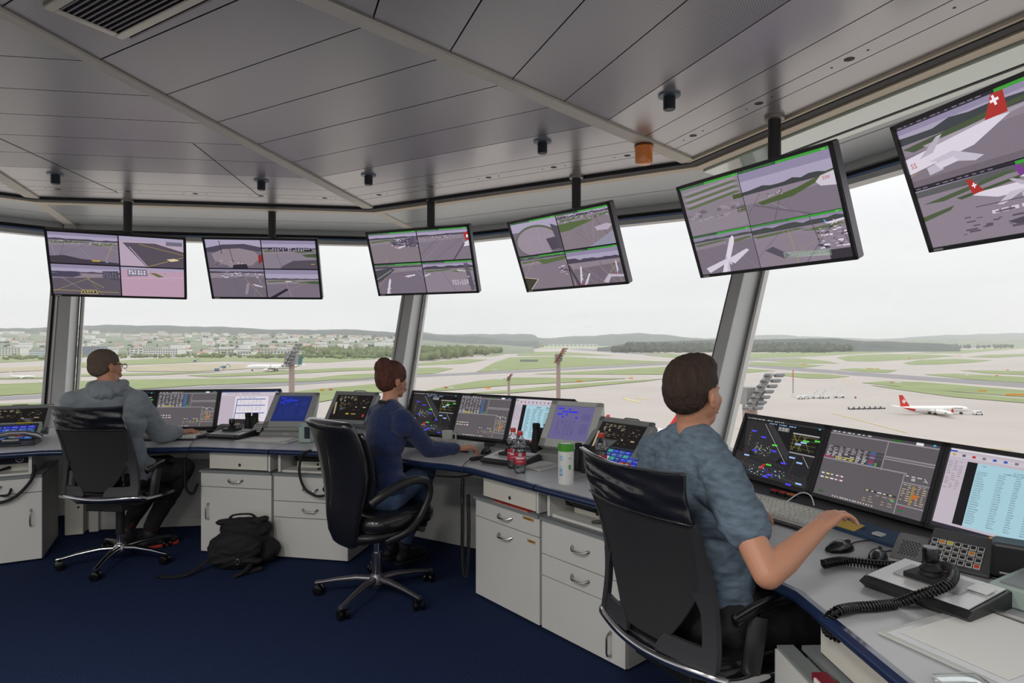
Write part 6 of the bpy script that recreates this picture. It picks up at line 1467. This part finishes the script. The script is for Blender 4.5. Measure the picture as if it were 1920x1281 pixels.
def wrinkle(me, amp, sc=14, st=(1, 1, .5), seed=0, mask=None):
    me.update(); ns = [v.normal.copy() for v in me.vertices]
    for v, n in zip(me.vertices, ns):
        p = Vector((v.co.x * st[0], v.co.y * st[1], v.co.z * st[2])) * sc + Vector((seed, seed, seed))
        k = 1 - abs(noise.noise(p)) * 2.2; k2 = noise.noise(p * 2.3)
        f = amp * (k * .7 + k2 * .4) * (mask(v.co) if mask else 1); v.co += n * f
    me.update()
def trim(me, co, no):
    bm = bmesh.new(); bm.from_mesh(me); g = bm.verts[:] + bm.edges[:] + bm.faces[:]
    bmesh.ops.bisect_plane(bm, geom=g, plane_co=co, plane_no=no, clear_outer=True); bm.to_mesh(me); bm.free(); return me
def mk(name, me, m, parent):
    me.materials.clear(); me.materials.append(m); me.name = name; o = bpy.data.objects.new(name, me); COL.objects.link(o); o.parent = parent
    if parent: o.matrix_parent_inverse = parent.matrix_basis.inverted()
    return o
def basis(f, u):
    f = f.normalized(); r = f.cross(u).normalized(); u = r.cross(f); return Matrix((r, f, u)).transposed()
def hand(w, d, n, side, curl=(25, 30, 25), spread=6, thumb=35, k=1.):
    """w wrist, d pointing direction, n back of the hand, side +1: thumb towards d x n"""
    d = d.normalized(); n = (n - d * n.dot(d)).normalized(); s = d.cross(n) * side; P_ = []
    kn = []
    for i, (off, L, r) in enumerate(((.030, .088, .0125), (.010, .092, .013), (-.010, .088, .0125), (-.028, .080, .0115))):
        b = w + s * off * .55 * k + d * .012; e = w + s * off * k + d * L * k + n * (.004 if i in (1, 2) else 0)
        P_.append(('c', b, .015 * k, e, r * k * .88)); kn.append(e)
    P_.append(('e', w + d * .05 * k - n * .006, (.033 * k, .045 * k, .0135 * k), Matrix((s, d, n)).transposed()))
    for i, (e, Ls, r) in enumerate(zip(kn, ((.042, .026, .020), (.046, .029, .021), (.043, .028, .020), (.034, .021, .018)), (.0088, .0092, .0088, .0078))):
        a = 0; p = e; dd = (d + s * math.tan(R((1.5 - i) * spread))).normalized()
        for j in range(3):
            a += R(curl[j] + i * 3); v = dd * math.cos(a) - n * math.sin(a); q = p + v * Ls[j] * k; P_.append(('c', p, r * k * (1 - .08 * j), q, r * k * (.92 - .08 * j))); p = q
    b = w + s * .022 * k + d * .018 - n * .006; t1 = (d * math.cos(R(thumb)) + s * math.sin(R(thumb)) - n * .25).normalized(); t2 = (d * math.cos(R(thumb * .5)) + s * math.sin(R(thumb * .5)) - n * .25).normalized()
    e1 = b + t1 * .042 * k; e2 = e1 + t2 * .032 * k; e3 = e2 + (t2 - n * .1).normalized() * .024 * k
    P_ += [('c', b, .015 * k, e1, .0115 * k), ('c', e1, .0112 * k, e2, .0100 * k), ('c', e2, .0100 * k, e3, .0085 * k)]
    return P_
def head(c, f, up, k=1.):
    B = basis(f, up); r, fw, u = B.col[0], B.col[1], B.col[2]; T = lambda x, y, z: c + (r * x + fw * y + u * z) * k; H = []
    H.append(('e', T(0, -.012, .030), (.076 * k, .096 * k, .088 * k), B)); H.append(('e', T(0, .018, -.015), (.066 * k, .078 * k, .075 * k), B))
    H.append(('e', T(0, .040, -.065), (.048 * k, .048 * k, .040 * k), B)); H.append(('c', T(0, .060, -.090), .020 * k, T(0, .068, -.092), .018 * k))
    H.append(('c', T(0, .086, .014), .009 * k, T(0, .100, -.020), .0115 * k))                      # nose
    for s in (-1, 1):
        H.append(('c', T(s * .040, .062, -.012), .020 * k, T(s * .030, .07, -.040), .016 * k)); H.append(('e', T(s * .024, .080, .024), (.018 * k, .010 * k, .007 * k), B))
        H.append(('e', T(s * .080, -.008, -.008), (.009 * k, .018 * k, .031 * k), B)); H.append(('c', T(s * .084, -.018, .010), .006 * k, T(s * .086, -.020, -.010), .006 * k))
    H.append(('c', T(-.018, .094, -.052), .008 * k, T(.018, .094, -.052), .008 * k)); H.append(('c', T(-.015, .092, -.064), .008 * k, T(.015, .092, -.064), .008 * k))
    return H, T, B
M_skin = mat('skin', 'c08a6e', .5, 0, .4, bump=.05, bscale=180); M_skin.node_tree.nodes['Principled BSDF'].inputs['Subsurface Weight'].default_value = .12
M_skin.node_tree.nodes['Principled BSDF'].inputs['Subsurface Radius'].default_value = (.02, .008, .004)
M_eye = mat('eye_white', 'e0ddd8', .2); M_iris = mat('iris', '3a3028', .2)
def face_bits(root, T, k=1.):
    for s in (-1, 1):
        e = MB(); e.ball(T(s * .032, .076, .008), .0125 * k, 12, 8); eo = e.build('eye', M_eye, root, 'all'); eo.matrix_parent_inverse = root.matrix_basis.inverted()
        i = MB(); i.ball(T(s * .032, .0835, .008), .0062 * k, 10, 6); io = i.build('iris', M_iris, eo, 'all'); io.matrix_parent_inverse = Matrix()
    m = MB(); m.tube([T(-.022, .0995, -.057), T(-.01, .1035, -.056), T(.01, .1035, -.056), T(.022, .0995, -.057)], .0032, 8)
    o = m.build('lips', mat('lips', 'a8665a', .5), root, 'all'); o.matrix_parent_inverse = root.matrix_basis.inverted()
def hair_cap(T, B, k, parts, seed, amp, m, root, name='hair', voxel=.005):
    me = blob(parts, voxel, 9); wrinkle(me, amp, 60, (1, 1, .35), seed); return mk(name, me, m, root)
def torso(j, w=1.):
    pl, ch, nk, sl, sr = j['pelvis'], j['chest'], j['neck'], j['sh_l'], j['sh_r']
    r = (sr - sl).normalized(); up = (nk - pl).normalized(); f = up.cross(r); B = Matrix((r, f, up)).transposed()
    rh = (j['hip_r'] - j['hip_l']).normalized(); fh = Vector((0, 0, 1)).cross(rh); Bh = Matrix((rh, fh, Vector((0, 0, 1)))).transposed()
    wa = pl.lerp(ch, .45)
    Ps = [('e', pl, (.165 * w, .125 * w, .115), Bh), ('e', pl + Vector((0, 0, .06)), (.15 * w, .115 * w, .11), B), ('e', wa, (.142 * w, .105 * w, .13), B), ('e', ch, (.165 * w, .115 * w, .15), B), ('e', ch + up * .08, (.155 * w, .105 * w, .12), B)]
    Ps += [('c', sl, .052 * w, nk + r * -.03 - up * .01, .050 * w), ('c', sr, .052 * w, nk + r * .03 - up * .01, .050 * w), ('c', sl - up * .05, .06 * w, sr - up * .05, .06 * w)]
    return Ps, B, up, f, r
def leg(h, k_, a, w=1.): return [('c', h, .088 * w, k_, .058 * w), ('c', k_, .058 * w, k_.lerp(a, .35), .056 * w), ('c', k_.lerp(a, .35), .056 * w, a, .036 * w)]
def arm(s, e, w_, k=1., us=.052, ue=.040, wr=.026): return [('c', s, us * k, s.lerp(e, .5), (us - .004) * k), ('c', s.lerp(e, .5), (us - .004) * k, e, ue * k), ('c', e, ue * k, e.lerp(w_, .3), (ue + .002) * k), ('c', e.lerp(w_, .3), (ue + .002) * k, w_, wr * k)]
def shoe(a, d, root, m, sole, k=1., name='shoe'):
    d = Vector((d.x, d.y, 0)).normalized(); s = Vector((d.y, -d.x, 0)); B = Matrix((s, d, Vector((0, 0, 1)))).transposed(); g = Vector((a.x, a.y, max(0, a.z - .15)))
    z = Vector((0, 0, 1))
    me = blob([('e', g + z * .045 + d * .0, (.040, .075, .045), B), ('e', g + z * .038 + d * .09, (.046, .085, .036), B), ('c', g + z * .05, .040, g + z * .105 - d * .01, .042), ('e', g + z * .035 - d * .045, (.035, .035, .035), B)], .006, 4)
    for v in me.vertices: v.co.z = max(v.co.z, g.z + .012)
    o = mk(name, me, m, root)
    sp = MB(); sp.M = Matrix.Translation(g + d * .045) @ B.to_4x4(); sp.sellipse((0, 0, .010), (.094, .275, .020), 3, 28, ((-1, .95), (-.6, 1), (.6, 1), (1, .97))); so = sp.build('sole', sole, o, True); so.matrix_parent_inverse = Matrix()
    return o
def person(label, j, hd, hair, top_fn, skin_hands, legs_m, shoes, k=1., w=1.):
    root = thing('person', label, 'person', (j['pelvis'].x, j['pelvis'].y, 0))
    Ts, B, up, f, r = torso(j, w); H, T, HB = head(hd[0], hd[1], hd[2], k)
    body = list(Ts) + H + [('c', j['neck'] - up * .03, .058 * w, j['neck'].lerp(hd[0], .55), .052 * w), ('c', j['neck'].lerp(hd[0], .4), .052 * w, T(0, -.01, -.03), .055 * k)]
    aL = arm(j['sh_l'], j['el_l'], j['wr_l'], w); aR = arm(j['sh_r'], j['el_r'], j['wr_r'], w)
    lg = leg(j['hip_l'], j['kn_l'], j['an_l'], w) + leg(j['hip_r'], j['kn_r'], j['an_r'], w)
    body += aL + aR + lg + skin_hands
    mk('body', blob(body, .0042, 3), M_skin, root); face_bits(root, T, k)
    return root, Ts, T, HB, aL, aR, lg, up, f, r
# ---- man in the grey hoodie
j = dict(pelvis=V(-2.66, 4.19, .61), chest=V(-2.70, 4.18, .95), neck=V(-2.735, 4.17, 1.175), sh_l=V(-2.92, 4.08, 1.095), sh_r=V(-2.575, 4.20, 1.09), el_l=V(-3.02, 4.34, .87), wr_l=V(-2.93, 4.60, .805), el_r=V(-2.545, 4.43, .835), wr_r=V(-2.53, 4.64, .815),
         hip_l=V(-2.75, 4.19, .59), hip_r=V(-2.57, 4.22, .59), kn_l=V(-2.55, 4.52, .59), kn_r=V(-2.375, 4.43, .585), an_l=V(-2.84, 4.55, .15), an_r=V(-2.63, 4.47, .15))
hands = hand(j['wr_r'], V(.85, .6, .02), V(0, 0, 1), -1, (18, 28, 20), k=1.08) + hand(j['wr_l'], V(.3, 1, -.05), V(0, 0, 1), 1, (18, 28, 20))
root, Ts, T, HB, aL, aR, lg, up, f, r = person('seated man in a grey hoodie with cropped hair and glasses, hand on a mouse', j, (V(-2.775, 4.19, 1.325), V(.42, .90, -.05), V(-.03, 0, 1)), None, None, hands, None, None, 1.0, 1.06)
M_hood = mat('grey_fleece', '878e95', .9, 0, .2, bump=.35, bscale=350, sheen=.3)
cl = Ts + arm(j['sh_l'], j['el_l'], j['wr_l'], 1.06, .062, .052, .038) + arm(j['sh_r'], j['el_r'], j['el_r'].lerp(j['wr_r'], .90), 1.06, .062, .052, .038)
cl += [('e', j['neck'] - f * .055 - up * .02, (.120, .060, .070), Matrix((r, f, up)).transposed()), ('e', j['neck'] - f * .085 - up * .08 - r * .02, (.105, .055, .085), Matrix((r, f, up)).transposed()), ('c', j['pelvis'] + r * -.12, .09, j['pelvis'] + r * .12, .09)]
me = blob(cl, .007, 4, .012); wrinkle(me, .0062, 12, (1, 1, 1.5), 3); hd_ = mk('hoodie', me, M_hood, root)
rs = []
for q in range(14):
    a = 2 * pi * q / 14; bk = max(0, -math.sin(a)); c = j['neck'] + up * (.035 - .050 * bk) + r * (.088 + .012 * bk) * math.cos(a) + f * (.080 * math.sin(a) - .015 - .03 * bk); rs.append(c)
me = blob([('c', rs[i], .026 + .026 * max(0, -math.sin(2 * pi * i / 14)), rs[(i + 1) % 14], .026 + .026 * max(0, -math.sin(2 * pi * (i + 1) / 14))) for i in range(14)], .006, 3); wrinkle(me, .013, 15, (1, 1, 1.2), 9); mk('hood_roll', me, M_hood, hd_).matrix_parent_inverse = Matrix()
for s_, w_, e_ in (('cuff', j['wr_l'], j['el_l']), ('cuff', j['el_r'].lerp(j['wr_r'], .96), j['el_r'])):
    d = (e_ - w_).normalized(); c_ = MB().tube([w_ - d * .005, w_ + d * .012, w_ + d * .045, w_ + d * .05], [.036, .042, .043, .040], 20).build('cuff', mat('cuff_grey', '757c83', .9, bump=.3, bscale=500), hd_, 'all'); c_.matrix_parent_inverse = Matrix()
me = blob(lg + [('e', j['pelvis'] - V(0, 0, .01), (.17, .14, .10), Matrix((r, f, up)).transposed())], .008, 4, .012); wrinkle(me, .005, 16, (1, 1, 1), 5); mk('trousers', me, mat('black_trousers', '1e1e21', .85, bump=.2, bscale=300), root)
for a, k_ in ((j['an_l'], j['kn_l']), (j['an_r'], j['kn_r'])):
    so = MB().tube([a - V(0, 0, .02), a + (k_ - a) * .14], [.046, .050], 16).build('sock', mat('dark_red_sock', '5a2630', .9), root, 'all'); so.matrix_parent_inverse = root.matrix_basis.inverted()
shoe(j['an_l'], V(.5, 1, 0), root, mat('dark_shoe', '24252a', .6), M_rubber); shoe(j['an_r'], V(.9, .7, 0), root, mat('dark_shoe'), mat('red_sole', 'b8372e', .5))
M_hair1 = mat('cropped_hair', '75675a', .85, 0, .2, bump=.8, bscale=500, var=.2, vscale=80)
hair_cap(T, HB, 1, [('e', T(0, -.018, .040), (.0795, .0985, .086), HB), ('e', T(0, -.045, -.005), (.074, .068, .065), HB)], 2, .0015, M_hair1, root)
g_ = MB()
for s in (-1, 1): g_.tube([T(s * .082, -.01, .018), T(s * .080, .05, .02), T(s * .070, .10, .018)], .003, 6)
for s in (-1, 1): g_.tube([T(s * .034 + .026 * math.cos(q), .108, .008 + .017 * math.sin(q)) for q in [2 * pi * i / 16 for i in range(16)]], .002, 6, closed=True)
g_.tube([T(-.008, .110, .012), T(.008, .110, .012)], .002, 6); o = g_.build('glasses', M_blackg, root, 'all'); o.matrix_parent_inverse = root.matrix_basis.inverted()
# ---- woman in navy
j = dict(pelvis=V(-.765, 3.665, .61), chest=V(-.76, 3.69, .92), neck=V(-.745, 3.71, 1.115), sh_l=V(-.845, 3.83, 1.045), sh_r=V(-.645, 3.60, 1.05), el_l=V(-.80, 4.08, .86), wr_l=V(-.62, 4.20, .81), el_r=V(-.51, 3.73, .845), wr_r=V(-.345, 3.90, .818),
         hip_l=V(-.84, 3.73, .585), hip_r=V(-.71, 3.60, .585), kn_l=V(-.68, 4.13, .64), kn_r=V(-.555, 4.00, .655), an_l=V(-.82, 4.22, .17), an_r=V(-.70, 4.06, .19))
hands = hand(j['wr_r'], V(.95, .75, .02), V(0, 0, 1), -1, (16, 26, 22), 5, 30, 1.02) + hand(j['wr_l'], V(.9, .9, -.05), V(0, 0, 1), 1, (18, 26, 20), 5, 30, .92)
root, Ts, T, HB, aL, aR, lg, up, f, r = person('seated woman in a navy jumper and jeans with red brown hair pinned up', j, (V(-.728, 3.735, 1.262), V(.74, .67, -.08), V(0, 0, 1)), None, None, hands, None, None, .93, .86)
M_navy = mat('navy_knit', '28345a', .9, 0, .15, bump=.35, bscale=420, sheen=.25, var=.06, vscale=30)
cl = Ts + arm(j['sh_l'], j['el_l'], j['wr_l'], .86, .058, .048, .036) + arm(j['sh_r'], j['el_r'], j['el_r'].lerp(j['wr_r'], .88), .86, .058, .048, .034) + [('e', j['chest'] + f * .075 + up * .02, (.11, .05, .06), Matrix((r, f, up)).transposed()), ('c', j['pelvis'] + V(0, 0, .05) + r * -.08, .09, j['pelvis'] + V(0, 0, .05) + r * .08, .09)]
me = blob(cl, .006, 4, .009); wrinkle(me, .0034, 14, (1, 1, 2.2), 13); mk('jumper', me, M_navy, root)
me = blob(lg + [('e', j['pelvis'] - V(0, 0, .01), (.155, .13, .105), Matrix((r, f, up)).transposed())], .007, 4, .010); wrinkle(me, .004, 18, (1, 1, 1), 15); mk('jeans', me, mat('blue_denim', '4a5f80', .85, bump=.3, bscale=600, var=.15, vscale=12), root)
shoe(j['an_l'], V(.6, 1, 0), root, mat('black_boot', '17171a', .6), M_rubber, .9, 'boot'); bo = shoe(j['an_r'], V(.75, .9, 0), root, mat('black_boot'), M_rubber, .9, 'boot')
lc = MB().tube([j['neck'] + up * .018 + r * .062 * math.cos(q) + f * (.055 * math.sin(q) - .004) for q in [2 * pi * i / 20 for i in range(20)]], .006, 8, closed=True, flat=1.6).build('lanyard', M_rubber, root, 'all'); lc.matrix_parent_inverse = root.matrix_basis.inverted()
M_hair2 = mat('auburn_hair', '5a3126', .6, 0, .4, bump=.9, bscale=260, stretch=(1, 1, .15), var=.35, vscale=60)
hair_cap(T, HB, .93, [('e', T(0, -.016, .040), (.080, .098, .086), HB), ('e', T(0, -.032, .012), (.076, .080, .072), HB), ('e', T(0, -.046, -.01), (.068, .060, .060), HB), ('e', T(0, -.075, .085), (.058, .052, .046), HB), ('e', T(.02, -.095, .105), (.035, .03, .03), HB), ('e', T(-.02, -.06, .12), (.04, .035, .025), HB)], 21, .006, M_hair2, root)
# ---- man in the blue t-shirt
j = dict(pelvis=V(.665, 2.065, .64), chest=V(.62, 2.05, .985), neck=V(.60, 2.04, 1.185), sh_l=V(.515, 2.20, 1.10), sh_r=V(.642, 1.89, 1.095), el_l=V(.69, 2.40, .87), wr_l=V(.90, 2.47, .835), el_r=V(.695, 1.67, .865), wr_r=V(.895, 1.79, .955),
         hip_l=V(.62, 2.16, .61), hip_r=V(.70, 1.985, .61), kn_l=V(.93, 2.32, .59), kn_r=V(.975, 2.01, .575), an_l=V(.86, 2.40, .15), an_r=V(.80, 2.06, .15))
hands = hand(j['wr_r'], V(.72, .60, .22), V(-.35, .1, .9), -1, (14, 20, 16), 9, 40, 1.05) + hand(j['wr_l'], V(.9, .3, -.12), V(0, 0, 1), 1, (20, 24, 18))
root, Ts, T, HB, aL, aR, lg, up, f, r = person('seated man in a blue grey t-shirt with short brown hair, right forearm raised', j, (V(.602, 2.035, 1.322), V(.80, .60, -.04), V(0, 0, 1)), None, None, hands, None, None, 1.04, .98)
M_tee = mat('blue_grey_melange', '657482', .9, 0, .15, bump=.3, bscale=380, stretch=(1, 1, 3), var=.28, vscale=26)
cl = list(Ts)
for s_, e_ in ((j['sh_l'], j['el_l']), (j['sh_r'], j['el_r'])):
    cl += [('c', s_, .054, s_.lerp(e_, .32), .058), ('c', s_.lerp(e_, .32), .058, s_.lerp(e_, .56), .055)]
me = blob(cl, .006, 4, .012); trim(me, V(0, 0, .645), V(0, 0, -1)); wrinkle(me, .0085, 11, (1, 1, 1.6), 33); mk('t_shirt', me, M_tee, root)
me = blob(lg + [('e', j['pelvis'] - V(0, 0, .02), (.175, .14, .10), Matrix((r, f, up)).transposed())], .007, 4, .016); wrinkle(me, .005, 14, (1, 1, 1), 35); mk('trousers', me, mat('charcoal_trousers', '232326', .85, bump=.25, bscale=300), root)
shoe(j['an_l'], V(1, .3, 0), root, mat('dark_shoe'), M_rubber); shoe(j['an_r'], V(1, .2, 0), root, mat('dark_shoe'), M_rubber)
M_hair3 = mat('short_brown_hair', '3f3027', .7, 0, .35, bump=.9, bscale=320, stretch=(1, 1, .2), var=.3, vscale=70)
hair_cap(T, HB, 1.04, [('e', T(0, -.018, .046), (.081, .100, .088), HB), ('e', T(0, -.032, .020), (.079, .086, .075), HB), ('e', T(0, -.044, -.002), (.071, .064, .062), HB), ('e', T(0, .010, .092), (.064, .074, .046), HB)], 41, .0035, M_hair3, root)
# ---- backpack on the floor
q = P(450, 1062, 0); t = thing('backpack', 'black backpack slumped on the carpet before the left cabinets', 'backpack', (q.x, q.y, 0), R(8)); t.scale = (1.32, 1.25, .80)
def place(o): o.matrix_parent_inverse = Matrix(); return o
me = blob([('e', V(0, .02, .15), (.155, .09, .15), Matrix()), ('e', V(.02, .04, .29), (.125, .07, .09), Matrix()), ('e', V(-.02, -.04, .12), (.12, .06, .11), Matrix()), ('c', V(-.10, .03, .36), .02, V(.11, .03, .375), .022), ('e', V(.13, .03, .12), (.05, .07, .10), Matrix())], .007, 3)
wrinkle(me, .012, 12, (1, 1, 1), 51)
for v in me.vertices: v.co.z = max(v.co.z, .004)
M_pack = mat('black_nylon', '0d0d0f', .8, bump=.3, bscale=300); place(mk('pack_body', me, M_pack, t))
me = blob([('e', V(.01, -.075, .19), (.115, .03, .12), Matrix()), ('c', V(-.09, -.08, .09), .018, V(.11, -.085, .085), .018)], .006, 3); wrinkle(me, .006, 18, (1, 1, 1), 52); place(mk('front_pocket', me, M_pack, t))
MB().tube(smooth_path([(-.11, -.02, .12), (-.17, -.07, .05), (-.22, -.12, .015), (-.30, -.13, .012), (-.33, -.10, .014)]), .016, 8, flat=.5).build('shoulder_strap', M_pack, t, 'all')
MB().tube(smooth_path([(.08, -.06, .08), (.06, -.14, .04), (.02, -.17, .015), (.06, -.12, .012), (.13, -.09, .03)]), .015, 8, flat=.5).build('shoulder_strap', M_pack, t, 'all')
MB().tube(smooth_path([(-.06, .03, .375), (-.04, .03, .415), (.04, .03, .42), (.07, .03, .385)]), .008, 8).build('carry_handle', M_pack, t, 'all')
MB().tube([(.02 + .008 * math.cos(a), -.118, .10 + .022 * math.sin(a)) for a in [2 * pi * i / 16 for i in range(16)]], .002, 6, closed=True).build('carabiner', M_steel, t, 'all')
MB().box((-.33, -.105, .010), (.035, .03, .014)).build('strap_buckle', M_blackg, t, bevel=.002)
